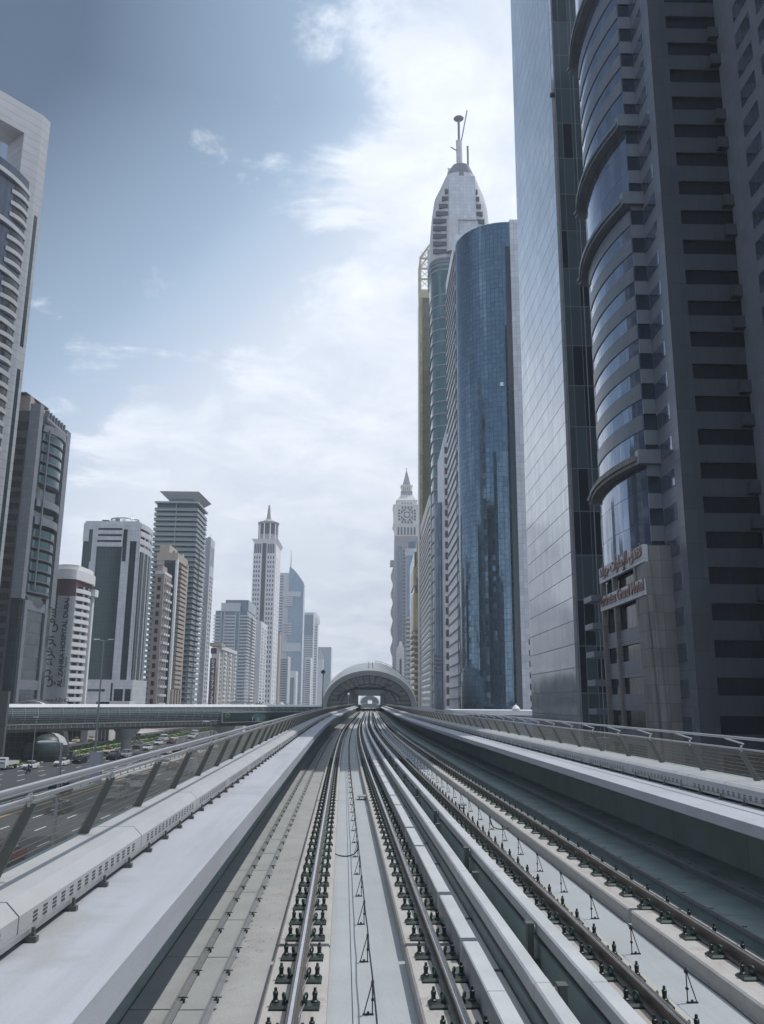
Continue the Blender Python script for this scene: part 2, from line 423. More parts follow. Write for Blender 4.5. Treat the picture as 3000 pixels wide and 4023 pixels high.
for a in frange(1.5, 420, 3.1):
    b.sweep([(6.45, -0.345), (6.75, -0.345), (6.75, 0.922), (6.45, 0.922)], [a, min(a+3.085, 420)])
b.build('side_wall', M['wall'], via)
# expansion joints and floor strip seams
b = MB(); b.sweep([(0.135, FZ), (0.145, FZ), (0.145, FZ+0.002), (0.135, FZ+0.002)], YS); b.sweep([(3.15, FZ), (3.16, FZ), (3.16, FZ+0.002), (3.15, FZ+0.002)], YS)
b.build('seam', M['darksteel'], via)

# ---- parapets: precast caps, three metres each, on brackets
def parapet(name, label, prof, sgn, xb):
    t = thing(name, label, 'parapet', (0, 0, 0), 0, 'parapets of the viaduct')
    segs = frange(5.55 - 3.15, 300, 3.15); first = 0
    for k, y in enumerate(segs[:96]):
        b = MB(); ys = [y + 0.01, y + 1.05, y + 2.1, y + 3.14]
        b.sweep(prof, ys)
        # ventilation slots in the side, set in as dark louvres
        s = MB()
        if k < 22:
            for q in range(15):
                yy = y + 0.25 + q*0.182; o_ = off(yy)
                for r in range(3):
                    zc = prof[0][1] + 0.022 + r*0.024; x = prof[0][0]
                    s.box(x - 0.003 + o_, x + 0.003 + o_, yy, yy + 0.075, zc, zc + 0.012)
        b.build('cap', M['cap'], t, False, [(s, M['darksteel'])] if s.v else ())
    b = MB(); b.sweep([(prof[0][0] - sgn*0.05, 1.073), (prof[0][0] - sgn*0.4, 1.073), (prof[0][0] - sgn*0.4, 1.139), (prof[0][0] - sgn*0.05, 1.139)], YS)
    b.build('kerb_upstand', M['darksteel'], t)
    b = MB(); x = prof[0][0] + sgn*0.012
    b.sweep([(x-0.012, 1.118), (x+0.012, 1.118), (x+0.012, 1.150), (x-0.012, 1.150)], YS); b.build('bottom_rail', M['galv'], t)
    for k, y in enumerate(frange(4.9, 60, 0.79)):
        b = MB(); b.box(-0.028, 0.028, -0.026, 0.026, 0, 0.034); b.box(-0.010, 0.010, -0.010, 0.010, 0.034, 0.085)
        q = b.build('bracket', M['post'], t) if k == 0 else inst(q0, t)
        if k == 0: q0 = q
        q.location = (x + sgn*0.035 + off(y), y, 1.0735)
    return t
pl = [(-1.923, 1.139), (-1.923, 1.248), (-2.006, 1.329), (-2.36, 1.329), (-2.36, 1.139)]
pr = [(5.99, 1.139), (5.99, 1.307), (6.045, 1.352), (6.60, 1.352), (6.60, 1.139)]
parapet('parapet', 'sunlit precast concrete parapet of angular caps along the walkway over the highway', pl, 1, -2.3)
parapet('parapet', 'precast concrete parapet of angular caps along the walkway beside the dark hotel tower', pr, -1, 6.5)
b = MB(); b.sweep([(-2.40, 0.2), (-2.36, 0.2), (-2.36, 1.33), (-2.40, 1.33)], YS); b.build('outer_skin', M['wall'], via)
b = MB(); b.sweep([(6.60, 0.2), (6.75, 0.2), (6.75, 1.353), (6.60, 1.353)], YS); b.build('outer_skin', M['wall'], via)

# ---- railings that lean in over the parapets
def railing(label, xb, zb, xl, zl, xh, zh, sgn, p0, rh, rl):
    t = thing('railing', label, 'railing', (0, 0, 0), 0, 'railings on the parapets')
    ys = frange(2.0, 140, 2.0) + frange(140, 240, 5) + [240]
    MB().tube([(xh + off(y), y, zh) for y in ys], rh, 10).build('handrail', M['tube'], t, True)
    MB().tube([(xl + off(y), y, zl) for y in ys], rl, 10).build('lower_rail', M['tube'], t, True)
    src = None
    for y in frange(p0, 236, 2.05)[:98]:
        if src is None:
            b = MB(); hw = 0.055
            dx = 0.022*sgn
            b.hexa([(xb - dx, -0.012, zb), (xb + 0.09*sgn, -0.012, zb), (xb + 0.09*sgn, 0.012, zb), (xb - dx, 0.012, zb)][::1],
                   [(xl - dx*1.2, -0.012, zl - 0.03), (xl + 0.05*sgn, -0.012, zl - 0.03), (xl + 0.05*sgn, 0.012, zl - 0.03), (xl - dx*1.2, 0.012, zl - 0.03)])
            src = b.build('post', M['post'], t)
            b = MB(); b.tube([(xl, 0, zl - 0.05), (xl, 0, zl + 0.04), (xl - sgn*0.05, 0, zl + 0.075), (xh, 0, zh - 0.02)], 0.017, 6); b.tube([(xl, -0.02, zl), (xl, 0.02, zl)], rl + 0.012, 8)
            arm = b.build('arm', M['tube'], src)
            src.location = (off(y), y, 0)
        else:
            c = inst(src, t, (off(y), y, 0)); inst(arm, c)
    b = MB(); n = 9                                  # horizontal wires of the infill
    for k in range(n):
        f = (k + 0.7)/(n + 0.4); x = xb + (xl - xb)*f; z = zb + (zl - zb)*f; r = 0.0022
        b.sweep([(x-r, z-r), (x+r, z-r), (x+r, z+r), (x-r, z+r)], ys)
    b.build('wire', M['wire'], t)['kind'] = 'stuff'
    b = MB(); r = 0.0013                             # upright wires: seen along their length they close up into a screen
    for y in frange(3.0, 200, 0.030 if True else 1):
        o = off(y)
        i = len(b.v); b.v += [(xb-r+o, y-r, zb), (xb+r+o, y-r, zb), (xb+o, y+r, zb), (xl-r+o, y-r, zl), (xl+r+o, y-r, zl), (xl+o, y+r, zl)]
        for f in ((0,1,4,3), (1,2,5,4), (2,0,3,5)): b.f.append(tuple(i+q for q in f)); b.u.append(((0,0),)*4)
    b.build('mesh_screen', M['wire'], t)['kind'] = 'stuff'
    return t
railing('steel railing with wire mesh leaning over the parapet above the highway', -2.45, 1.20, -2.15, 1.85, -1.90, 2.00, 1, 6.2, 0.025, 0.018)
railing('steel railing with wire mesh leaning over the parapet in front of the hotel tower', 6.68, 1.24, 6.36, 1.84, 6.10, 2.03, -1, 11.6, 0.022, 0.016)

# ---- rails: running rail, concrete plinth, fasteners
RP = [(-0.036, 0.0), (-0.036, -0.035), (-0.010, -0.045), (-0.010, -0.115), (-0.068, -0.125), (-0.068, -0.138), (0.068, -0.138), (0.068, -0.125), (0.010, -0.115), (0.010, -0.045), (0.036, -0.035), (0.036, 0.0)]
def make_fastener():
    b = MB(); b.box(-0.225, 0.225, -0.10, 0.10, -0.158, -0.142)
    b.hexa([(-0.225,-0.095,-0.142),(0.225,-0.095,-0.142),(0.225,0.095,-0.142),(-0.225,0.095,-0.142)], [(-0.205,-0.075,-0.122),(0.205,-0.075,-0.122),(0.205,0.075,-0.122),(-0.205,0.075,-0.122)])
    b.box(-0.105, -0.074, -0.05, 0.05, -0.122, -0.095); b.box(0.074, 0.105, -0.05, 0.05, -0.122, -0.095)
    base = b.build('fastener', M['iron'])
    kids = []
    for sx, sy in ((-1, 1), (1, 1)):
        x = sx*0.178
        m = MB(); m.lathe(x, 0.03*sy, [(0.034, -0.122), (0.034, -0.112), (0.022, -0.104), (0.020, -0.075), (0.024, -0.070), (0.024, -0.040), (0.014, -0.034), (0.013, -0.005), (0.0, -0.004)], 10)
        kids.append(m.build('bolt', M['iron'], base, True))
        m = MB(); pts = []
        for q in range(15):
            a = -0.9 + q*(2*math.pi*0.86)/14
            pts.append((sx*(0.098 + 0.012*math.sin(q*0.5)), -0.02 + 0.036*math.cos(a) + 0.004*q*0.3, -0.078 + 0.038*math.sin(a)))
        pts.append((sx*0.066, 0.03, -0.115))
        m.tube(pts, 0.0105, 6); kids.append(m.build('spring_clip', M['clip'], base, True))
    return base, kids
FAST, FKIDS = make_fastener(); first_fast = [True]
def rail_line(label, x, pl0, pl1, gaps, group='running rails of the two tracks'):
    t = thing('track_rail', label, 'rail', (0, 0, 0), 0, group)
    ys = frange(1.5, 30, 3) + frange(30, 140, 3) + frange(140, 420, 10) + [420]
    MB().sweep([(x + a, z) for a, z in RP], ys).build('running_rail', M['railweb'], t)
    b = MB(); hw = 0.021 if x < 2 else 0.010
    b.sweep([(x-hw, 0.0005), (x+hw, 0.0005), (x+hw*0.7, 0.003), (x-hw*0.7, 0.003)], ys); b.build('running_surface', M['railhead'], t)
    ed = gaps + [420]; st = 1.5
    for g in ed:
        yy = [st] + [q for q in ys if st + .3 < q < g - .3] + [g - 0.06]
        b = MB(); c = 0.02
        b.sweep([(pl0, FZ-0.002), (pl1, FZ-0.002), (pl1, -0.158-c), (pl1-c, -0.158), (pl0+c, -0.158), (pl0, -0.158-c)], yy); b.build('plinth', M['plinth'], t)
        st = g + 0.06
    n = 0
    for y in frange(8.37 - 0.735*3, 8.37 + 0.735*96, 0.735)[:98]:
        a = off(y)
        if first_fast[0]: f = FAST; f.parent = t; first_fast[0] = False
        else:
            f = inst(FAST, t)
            if n < 48:
                for k in FKIDS: inst(k, f)
        f.location = (x + a, y, 0); f.rotation_euler = (0, 0, -math.atan((off(y+0.5)-off(y-0.5))) + random.uniform(-0.03, 0.03)); f.location.y += random.uniform(-0.012, 0.012); n += 1
    b = MB()
    for y in frange(y + 0.735, 215, 0.735):
        o = x + off(y); b.box(o-0.22, o+0.22, y-0.09, y+0.09, -0.157, -0.125)
        for s in (-1, 1): b.box(o+s*0.178-0.02, o+s*0.178+0.02, y+0.01, y+0.05, -0.125, -0.01); b.box(o+s*0.098-0.012, o+s*0.098+0.012, y-0.05, y+0.03, -0.125, -0.045)
    q = b.build('fastener', M['iron'], t); q['kind'] = 'stuff'
    return t
rail_line('shiny steel rail left of the cable stands on the track straight ahead', -0.3875, -0.69, -0.10, [10.35, 24.6, 39, 54, 70, 90, 120, 160, 220])
rail_line('shiny steel rail beside the pale cover blocks on the track straight ahead', 1.0475, 0.745, 1.27, [10.35, 24.6, 39, 54, 70, 90, 120, 160, 220])
rail_line('dark rail next to the two beam covers on the far right track', 2.82, 2.52, 3.12, [14.0, 28.5, 43, 58, 75, 95, 125, 165, 225])
rail_line('dark rail nearest the cable trough under the right walkway', 4.255, 3.88, 4.60, [12.0, 27.0, 42, 57, 74, 94, 124, 164, 224])

# a thin bonding wire lying along the foot of the left rail
pts = []
for k, y in enumerate(frange(6, 40, 0.18)):
    pts.append((-0.315 + 0.018*math.sin(y*8.5) + off(y), y, -0.115 + 0.012*math.cos(y*8.5)))
tag(MB().tube(pts, 0.006, 5).build('bonding_wire', M['galv'], None, True), 'thin grey wire winding along the foot of the left rail', 'wire')

# ---- signal cables on little triangular stands, one down the middle of each track
def stand_cable(label, x, foot, y0, zc, y1):
    t = thing('trackside_cable', label, 'cable', (0, 0, 0), 0, 'cables on stands between the rails')
    ys = frange(4, y1, 0.82); pts = []
    for k, y in enumerate(ys): pts.append((x + off(y) + 0.004*math.sin(y*3.1), y, zc + 0.012 + (0.0 if k % 2 else -0.01)))
    MB().tube(pts, 0.0085, 6).build('cable_run', M['cable'], t, True)
    src = None
    for y in frange(y0, y1, 1.64):
        if src is None:
            b = MB(); f = foot - x
            b.tube([(0, 0, FZ + 0.01), (0, 0, zc + 0.02)], 0.006, 6); b.tube([(f, 0, FZ + 0.01), (0, 0, zc)], 0.0055, 6)
            b.box(min(f, 0) - 0.012, max(f, 0) + 0.012, -0.012, 0.012, FZ, FZ + 0.012); b.tube([(f*0.5, 0, FZ + 0.012), (f*0.5, 0, FZ + 0.03)], 0.012, 6)
            b.box(-0.014, 0.014, -0.02, 0.02, zc - 0.03, zc); b.box(-0.012, 0.012, -0.014, 0.014, FZ + 0.12, FZ + 0.14)
            src = b.build('stand', M['cable'], t); src.location = (x + off(y), y, 0)
        else: inst(src, t, (x + off(y), y, 0))
stand_cable('thin black cable on small stands down the middle of the track straight ahead', 0.325, 0.245, 8.72 - 1.64, -0.05, 150)
stand_cable('thin black cable on small stands down the middle of the far right track', 3.44, 3.53, 13.9 - 1.64*4, -0.04, 150)
def loop(label, pts):
    tag(MB().tube(pts, 0.011, 8).build('cable_loop', M['cable'], None, True), label, 'cable')
def arc_loop(xa, xb, y, za, zb, zm):
    pts = []
    for k in range(17):
        f = k/16; x = xa + (xb - xa)*(0.5 - 0.5*math.cos(math.pi*f)) ; s = math.sin(math.pi*f)**0.5
        z = (za*(1-f) + zb*f)*(1-s) + zm*s
        pts.append((x, y + 0.45*(f-0.5)*0 - 0.05*s, z))
    return pts
loop('black cable loop drooping from the left rail to the middle cable stand', arc_loop(-0.16, 0.33, 17.0, -0.12, -0.06, FZ + 0.012))
loop('black cable loop drooping beside the rail of the far right track', arc_loop(3.46, 3.98, 20.5, -0.04, -0.14, FZ + 0.012))
for x, y, lb in ((0.62, 26.5, 'small grey plate on the floor beside the right rail of the straight track'), (2.62+0.7, 24.5, 'small grey plate on the floor between the rails of the far right track')):
    b = MB(); b.box(x-0.14+off(y), x+0.14+off(y), y-0.2, y+0.2, FZ + 0.08, FZ + 0.12); b.box(x-0.1+off(y), x-0.07+off(y), y-0.05, y+0.05, FZ, FZ + 0.08); b.box(x+0.07+off(y), x+0.1+off(y), y-0.05, y+0.05, FZ, FZ+0.08)
    tag(b.build('trackside_beacon', M['galv']), lb, 'beacon')

# ---- cover blocks right of the straight track
t = thing('cable_trough', 'row of pale concrete trough blocks beside the right rail of the straight track', 'cable trough')
y = 3.75; k = 0
while y < 200 and k < 99:
    ln = (2.02, 2.02, 1.55)[k % 3] if k < 12 else 2.05
    b = MB(); c = 0.012
    b.sweep([(1.29, FZ), (1.465, FZ), (1.465, 0.08-c), (1.465-c, 0.08), (1.29+c, 0.08), (1.29, 0.08-c)], [y, y + ln/2, y + ln])
    b.build('trough_block', M['cover'], t); g = (0.20, 0.012, 0.14)[k % 3]
    if g > 0.1 and k < 40: MB().box(1.31+off(y), 1.98+off(y), y + ln + 0.03, y + ln + 0.08, FZ + 0.09, FZ + 0.13).build('cross_bar', M['darksteel'], t)
    y += ln + g; k += 1
b = MB(); b.sweep([(1.49, FZ), (1.70, FZ), (1.70, -0.22), (1.49, -0.22)], YS); b.build('ledge', M['cap'], t)

# ---- power rail covers in the middle
def conductor(label, x0, x1, z0, z1, bx, byo):
    t = thing('power_rail', label, 'power rail', (0, 0, 0), 0, 'covered power rails between the tracks')
    y = 3.2; k = 0
    while y < 230 and k < 60:
        ln = 4.95; c = 0.018
        b = MB(); ys = [y] + [y + ln*q/3 for q in (1, 2)] + [y + ln - 0.012]
        b.sweep([(x0, z0), (x1, z0), (x1, z1-c), (x1-c, z1), (x0+c, z1), (x0, z1-c)], ys); b.build('cover', M['cover'], t)
        j = MB(); yj = y + ln - 0.012; j.sweep([(x0-0.004, z0), (x1+0.004, z0), (x1+0.004, z1-c), (x1-c, z1+0.004), (x0+c, z1+0.004), (x0-0.004, z1-c)], [yj - 0.16, yj + 0.02]); j.build('joint_sleeve', M['cover'], t)
        y += ln; k += 1
    b = MB(); xm = (x0+x1)/2; b.sweep([(xm-0.03, z0-0.10), (xm+0.03, z0-0.10), (xm+0.03, z0-0.002), (xm-0.03, z0-0.002)], YS); b.build('conductor', M['railweb'], t)
    src = None
    for y in frange(byo, 230, 4.95):
        if src is None:
            b = MB(); b.box(bx-0.035, bx+0.035, -0.05, 0.05, FZ, z1 - 0.03); b.box(bx-0.045, bx+0.045, -0.06, 0.06, z1-0.03, z1-0.015)
            b.box(min(bx, xm), max(bx, xm), -0.03, 0.03, FZ + 0.06, FZ + 0.10); b.box(bx-0.09, bx+0.09, -0.10, 0.10, FZ, FZ + 0.02)
            src = b.build('bracket', M['post'], t); src.location = (off(y), y, 0)
            s = 1 if xm > bx else -1
            b = MB()
            for q in range(4): b.lathe(0, 0, [(0.02, -0.008), (0.055, -0.006), (0.055, 0.006), (0.02, 0.008)], 12)
            b = MB()
            for q in range(4):
                pts = [(bx + s*0.05 + s*0.022*q, 0.045*math.cos(a*math.pi/5), z1 - 0.09 + 0.045*math.sin(a*math.pi/5)) for a in range(11)]
                b.tube(pts, 0.009, 5)
            ins = b.build('insulator', M['galv'], src, True)
        else:
            c = inst(src, t, (off(y), y, 0)); inst(ins, c)
conductor('white topped power rail cover nearest the trough blocks', 1.706, 1.86, 0.0, 0.15, 1.955, 8.0)
conductor('white topped power rail cover nearest the far right track', 2.20, 2.375, 0.02, 0.15, 2.125, 10.1)
for xa, xb, zt_, lb in ((1.725, 1.835, -0.102, 'low upright board under the power rail cover nearest the trough blocks'), (2.225, 2.345, -0.082, 'low jointed concrete wall under the power rail cover nearest the far right track')):
    sk = thing('skirt_wall', lb, 'wall', (0, 0, 0), 0, 'low walls under the power rail covers')
    for k, y in enumerate(frange(2.0, 230, 2.475)[:92]):
        b = MB(); b.sweep([(xa, FZ - 0.003), (xb, FZ - 0.003), (xb, zt_), (xa, zt_)], [y + 0.004, y + 1.2, y + 2.471]); b.build('board', M['wall'], sk)
b = MB(); b.sweep([(-1.165, FZ - 0.002), (-0.705, FZ - 0.002), (-0.705, FZ + 0.004), (-1.165, FZ + 0.004)], YS); b.build('rough_floor', M['roughdeck'], via)

M['shadeslab'] = mat('shaded_trough_slab', (0.265, 0.315, 0.305), 0.8, var=0.2, vscale=1.6, stain=(0.9, 0.56, (0.18, 0.21, 0.20)))  # trough slab copy; teal tone of the shaded side put into its colour
# ---- cable troughs at the sides: slabs between two angle rails with clips
def side_trough(label, xs, z, slabs, pitch, y0, mtop):
    t = thing('side_trough', label, 'cable trough', (0, 0, 0), 0, 'slab covered cable troughs at the sides')
    for (a, c, zz) in slabs:
        n = 0
        for y in frange(y0, 190, pitch)[:98]:
            b = MB(); b.sweep([(a, FZ-0.003), (c, FZ-0.003), (c, zz), (a, zz)], [y + 0.012, y + pitch - 0.012]); b.build('cover_slab', mtop, t)
    for (x, zz) in xs:
        b = MB(); b.sweep([(x-0.03, zz), (x+0.03, zz), (x+0.03, zz+0.012), (x-0.018, zz+0.012), (x-0.018, zz+0.05), (x-0.03, zz+0.05)], YS); b.build('angle_rail', M['galv'], t)
        src = None
        for y in frange(y0 + 0.2, 70, pitch/2)[:80]:
            if src is None:
                b = MB(); b.box(0.0, 0.045, -0.028, 0.028, zz-0.012, zz+0.016); b.tube([(0.02, 0, zz+0.016), (0.02, 0, zz+0.04)], 0.008, 6); b.box(-0.02, 0.075, -0.005, 0.005, zz+0.03, zz+0.038)
                src = b.build('clip', M['iron'], t); src.location = (x + off(y), y, 0)
            else: inst(src, t, (x + off(y), y, 0))
side_trough('pale slab trough with two thin clipped rails under the left walkway', [(-1.50, -0.27), (-1.18, -0.27)], -0.27, [(-1.93, -1.53, -0.275), (-1.47, -1.21, -0.28)], 1.65, 5.4, M['slab'])
side_trough('shaded stepped slab trough with thin clipped rails under the right walkway', [(4.92, -0.16), (5.80, -0.10)], -0.16, [(4.95, 5.72, -0.165), (5.86, 6.43, -0.05)], 1.9, 6.0, M['shadeslab'])
# ================================================================== STATION
def station(label, Y0, L=86.0, near=True):
    cx, cy = 1.925 + off(Y0), Y0
    t = thing('metro_station', label, 'station', (cx, cy, GZ), -TH if near else -TH, 'arched metro stations over the tracks')
    zc = 11.0                                               # local height of the shell's springing (root is at street level)
    def arc(a, b, y, n=40, s0=-0.12, e0=math.pi + 0.12):
        return [(a*math.cos(s0 + (e0 - s0)*k/n), y, zc + b*math.sin(s0 + (e0 - s0)*k/n)) for k in range(n+1)]
    def loft(b, rings):
        for r0, r1 in zip(rings, rings[1:]):
            for k in range(len(r0)-1): b.face([r0[k], r0[k+1], r1[k+1], r1[k]])
    shell = MB(); rings = []
    N = 14
    def size(f):
        g = math.sin(math.pi*min(max(f, 0), 1))**0.75
        return 14.3 + 1.9*g, 10.75 + 4.3*g
    for k in range(N+1):
        f = k/N; a, b_ = size(f); rings.append(arc(a, b_, f*L))
    loft(shell, rings); loft(shell, [[(p[0]*0.96, p[1], zc + (p[2]-zc)*0.96) for p in r] for r in rings][::-1])
    shell.build('roof_shell', M['shell'], t, True)
    rim = MB()
    for y, dy in ((-0.6, 1.2), (L-0.6, 1.2)):
        r = [arc(14.5, 10.95, y), arc(14.5, 10.95, y+dy), arc(13.0, 9.55, y+dy+0.4), arc(13.0, 9.55, y+0.4), arc(14.5, 10.95, y)]
        loft(rim, r[::-1])
    rim.build('arch_rim', M['rim'], t, True)
    seam = MB(); seam.tube(arc(14.42, 10.87, 0.9), 0.16, 6); seam.build('roof_seam', M['black'], t)
    # glazed end walls with a fan of mullions, open over the tracks
    px0, px1, ph = -4.15, 4.15, zc + 3.4
    for y in (2.0, L - 2.0):
        g = MB(); n = 40; P = arc(13.05, 9.6, y, n)
        inner = []
        for p in P:
            dx, dz = p[0], p[2] - (zc + 1.6)
            k = min(4.9/max(abs(dx), 1e-6), (4.3 - 0.0)/max(dz, 1e-6) if dz > 0 else 9)
            inner.append((dx*min(k, 1), y, zc + 1.6 + dz*min(k, 1)))
        for k in range(n): g.face([P[k], inner[k], inner[k+1], P[k+1]])
        g.build('end_glazing', M['stglass'], t)
        if y < L/2:
            m = MB()
            for k in range(2, n-1, 2):
                a_, c_ = Vector(P[k]), Vector(inner[k]); a_.y -= 0.12; c_.y -= 0.12; m.tube([c_, a_], 0.085, 5)
            m.tube([(p[0]*0.66, y-0.14, zc + (p[2]-zc)*0.72) for p in P], 0.12, 6)
            m.build('mullion_fan', M['darksteel'], t)
    for s in (-1, 1):                                       # portal piers
        b = MB()
        for y in (1.0, 22, 43, 64, L-2.4): b.box(s*4.05 - 0.65, s*4.05 + 0.65, y, y+1.4, 2.0, zc + 4.2)
        b2 = MB(); b2.box(s*4.05 - 0.65, s*4.05 + 0.65, 0.6, 2.0, 2.0, zc + 4.2); b2.build('portal_pier', M['darkconc'], t)
        p = MB(); p.box(min(s*5.0, s*12.6), max(s*5.0, s*12.6), 3.0, L-3, zc - 1.3, zc + 0.12); p.build('platform', M['deck'], t)
        q = MB()
        for y in frange(4, L-4, 5.5): q.box(s*4.95-0.12, s*4.95+0.12, y, y+0.3, zc + 0.1, zc + 3.2)
        q.box(s*4.95-0.15, s*4.95+0.15, 3.2, L-3.2, zc + 3.0, zc + 3.5)
        q.build('screen_frame', M['darksteel'], t)
        q = MB(); q.box(s*4.93-0.02, s*4.93+0.02, 3.3, L-3.3, zc + 0.14, zc + 2.98); q.build('platform_screen', M['paleglass'], t)
        w_ = MB()
        for y in frange(6, 30, 6.0): w_.box(min(s*6.2, s*9.6), max(s*6.2, s*9.6), y, y+0.4, zc+0.13, zc+2.4)
        w_.build('stair_wall', M['galv'], t)
    bm_ = MB(); bm_.box(-5.4, 5.4, 0.8, 1.9, ph - 0.1, ph + 2.0)
    lines = MB()
    for k in range(6): lines.box(-4.4, 4.4, 0.74, 0.80, ph + 0.05 + k*0.28, ph + 0.14 + k*0.28)
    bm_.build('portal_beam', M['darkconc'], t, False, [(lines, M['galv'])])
    ar = MB(); pts = [(9.6*math.cos(math.pi*k/24), 0.4, zc + 2.2 + 3.6*math.sin(math.pi*k/24)) for k in range(25)]
    ar.tube(pts, 0.22, 6); ar.build('canopy_arch', M['darksteel'], t)
    fl = MB(); fl.box(-4.9, 4.9, L-30, L, zc - 1.5, zc - 1.35)
    body = MB(); body.box(-12.8, 12.8, 4, L-4, 0, zc - 1.6); body.build('concourse', M['stglass'], t)
    if near:
        e = MB(); e.lathe(0, 0, [(0.0, 0), (0.95, 0.0), (0.95, 0.16), (0.0, 0.16)], 28)
        em = e.build('emblem', M['black'], t); em.location = (5.75, 1.1, zc + 5.9); em.rotation_euler = (R(90), 0, 0)
        e = MB(); ptsE = [(-0.6, -0.25, 0.2), (-0.3, 0.3, 0.2), (0.0, -0.2, 0.2), (0.3, 0.3, 0.2), (0.6, -0.25, 0.2)]; e.tube(ptsE, 0.1, 5); e.tube([(-0.55, -0.45, 0.2), (0.55, -0.45, 0.2)], 0.08, 5)
        m = e.build('emblem_mark', M['galv'], em)
        e = MB()
        for k in range(13):
            a = math.pi*(0.5 - 0.24*k/12); 
        for z_ in (0.25, 0.85):
            e.tube([(15.9*math.cos(a)*1.0, L*0.45, zc + (15.0 + z_)*math.sin(a)) for a in [math.pi*(0.46 - 0.24*k/12) for k in range(13)]], 0.07, 5)
        for k in range(0, 13, 2):
            a = math.pi*(0.46 - 0.24*k/12); e.tube([(15.9*math.cos(a), L*0.45, zc + 14.9*math.sin(a)), (15.9*math.cos(a), L*0.45, zc + 15.9*math.sin(a))], 0.05, 5)
        e.build('roof_rail', M['darksteel'], t)
        for x in (-0.35, 0.95): MB().tube([(x, 4.5, zc + 12.0), (x, 22, zc + 14.7)], 0.09, 5).build('roof_cable', M['darksteel'], t)
    return t
M['shell'] = mat('pale_gold_shell', (0.74, 0.72, 0.67), 0.4, 0.15, var=0.05, vscale=0.3)
M['rim'] = mat('grey_arch_rim', (0.36, 0.365, 0.365), 0.45, 0.3)
M['stglass'] = grid('station_glazing', (0.060, 0.085, 0.088), (1.6, 1.6), (0.06, 0.06), (0.03, 0.035, 0.035), 0.3, 0.0, 0.12, 0.01, spec=0.6)
M['darkconc'] = mat('dark_concrete', (0.10, 0.105, 0.11), 0.7, var=0.15)  # even dark grey concrete
M['paleglass'] = mat('pale_screen_glass', (0.25, 0.30, 0.31), 0.15, 0.0, spec=0.6)
station('arched metro station with a pale shell roof, the nearer of the two over the tracks', 265.0)
station('small far metro station arch seen through the opening of the nearer one', 1330.0, near=False)

# ================================================================== LAMPS AND POLES
def mast(name, label, x, y, zb, zt, r0, r1, cat='street lamp', group=None):
    t = thing(name, label, cat, (x, y, zb), 0, group)
    MB().tube([(0, 0, 0), (0, 0, (zt-zb)*0.5), (0, 0, zt-zb)], r0, 10, r1).build('pole', M['polegrey'], t, True)
    return t
M['polegrey'] = mat('lamp_pole_grey', (0.26, 0.265, 0.27), 0.5, 0.3, var=0.08)
M['lampwhite'] = mat('lamp_head_pale', (0.62, 0.63, 0.63), 0.45)
def twin(label, px, pyt, D, half, zb=GZ):
    p = at(px, pyt, D); t = mast('street_lamp', label, p.x, p.y, zb, p.z, 0.17, 0.09, 'street lamp', 'twin armed lamps of the avenue')
    h = p.z - zb
    for s in (-1, 1):
        o = MB().tube([(0, 0, h-0.25), (s*half*0.25, 0, h-0.05), (s*half*0.5, 0, h+0.02)], 0.06, 6).build('arm', M['polegrey'], t)
        b = MB(); x0, x1 = sorted((s*half*0.45, s*half))
        b.hexa([(x0, -0.16, h), (x1, -0.12, h+0.06), (x1, 0.12, h+0.06), (x0, 0.16, h)], [(x0, -0.10, h+0.16), (x1, -0.08, h+0.16), (x1, 0.08, h+0.16), (x0, 0.10, h+0.16)])
        b.build('lamp_head', M['lampwhite'], o)
    return t
twin('tall twin armed lamp rising from a concrete pedestal in front of the grey glass tower', 408, 2514, 136, 1.55, GZ + 4.5)
p = at(378, 2960, 136)
b = MB(); b.box(-0.85, 0.85, -0.6, 0.6, 0, 4.5); m = MB(); m.box(-0.88, 0.88, -0.63, 0.63, 4.5, 4.62)
o = b.build('pedestal', M['walk'], None, False, [(m, M['cap'])]); o.location = (at(381, 2940, 136).x, 136, GZ); tag(o, 'blunt pale concrete pedestal in the median carrying the tall twin lamp', 'pedestal')
twin('twin armed lamp crossing the maroon sign of the number tower', 852, 2624, 270, 1.7)
def cobra(label, px, py, D, dirx, ln=1.15):
    p = at(px, py, D); t = mast('street_lamp', label, p.x, p.y, GZ, p.z, 0.12, 0.075)
    h = p.z - GZ
    a = MB().tube([(0, 0, h-0.25), (0, 0, h-0.02), (dirx*0.35, 0, h+0.03)], 0.06, 8).build('arm', M['polegrey'], t, True)
    b = MB(); prof = [(0.0, 0.05), (0.25, 0.14), (0.6, 0.20), (0.95, 0.17), (ln, 0.04)]; n = 10
    for (s0, r0), (s1, r1) in zip(prof, prof[1:]):
        for k in range(n):
            q = []
            for (s, r, kk) in ((s0, r0, k), (s0, r0, k+1), (s1, r1, k+1), (s1, r1, k)):
                an = 2*math.pi*kk/n; q.append((dirx*(0.3 + s), r*math.cos(an), h + 0.06 + r*0.55*math.sin(an)))
            b.face(q)
    b.build('lamp_head', M['lampwhite'], a, True); return t
cobra('grey street lamp with a rounded head reaching left, close beyond the left railing', 243, 2920, 52, -1)
cobra('small street lamp with a rounded head in front of the dark green billboard', 829, 2836, 150, -1)
def plain_lamp(label, px, pyt, D):
    p = at(px, pyt, D); t = mast('street_lamp', label, p.x, p.y, GZ, p.z, 0.10, 0.06); h = p.z - GZ
    b = MB(); b.box(-0.5, 0.35, -0.12, 0.12, h-0.02, h+0.12); b.build('lamp_head', M['lampwhite'], t); return t
plain_lamp('thin lamp post standing on the grass in front of the entrance pod', 142, 2818, 158)
plain_lamp('thin lamp post near the walking person on the pink paving', 508, 2862, 230)
plain_lamp('dark thin lamp post behind the bridge column on the pink paving', 260, 2868, 215)
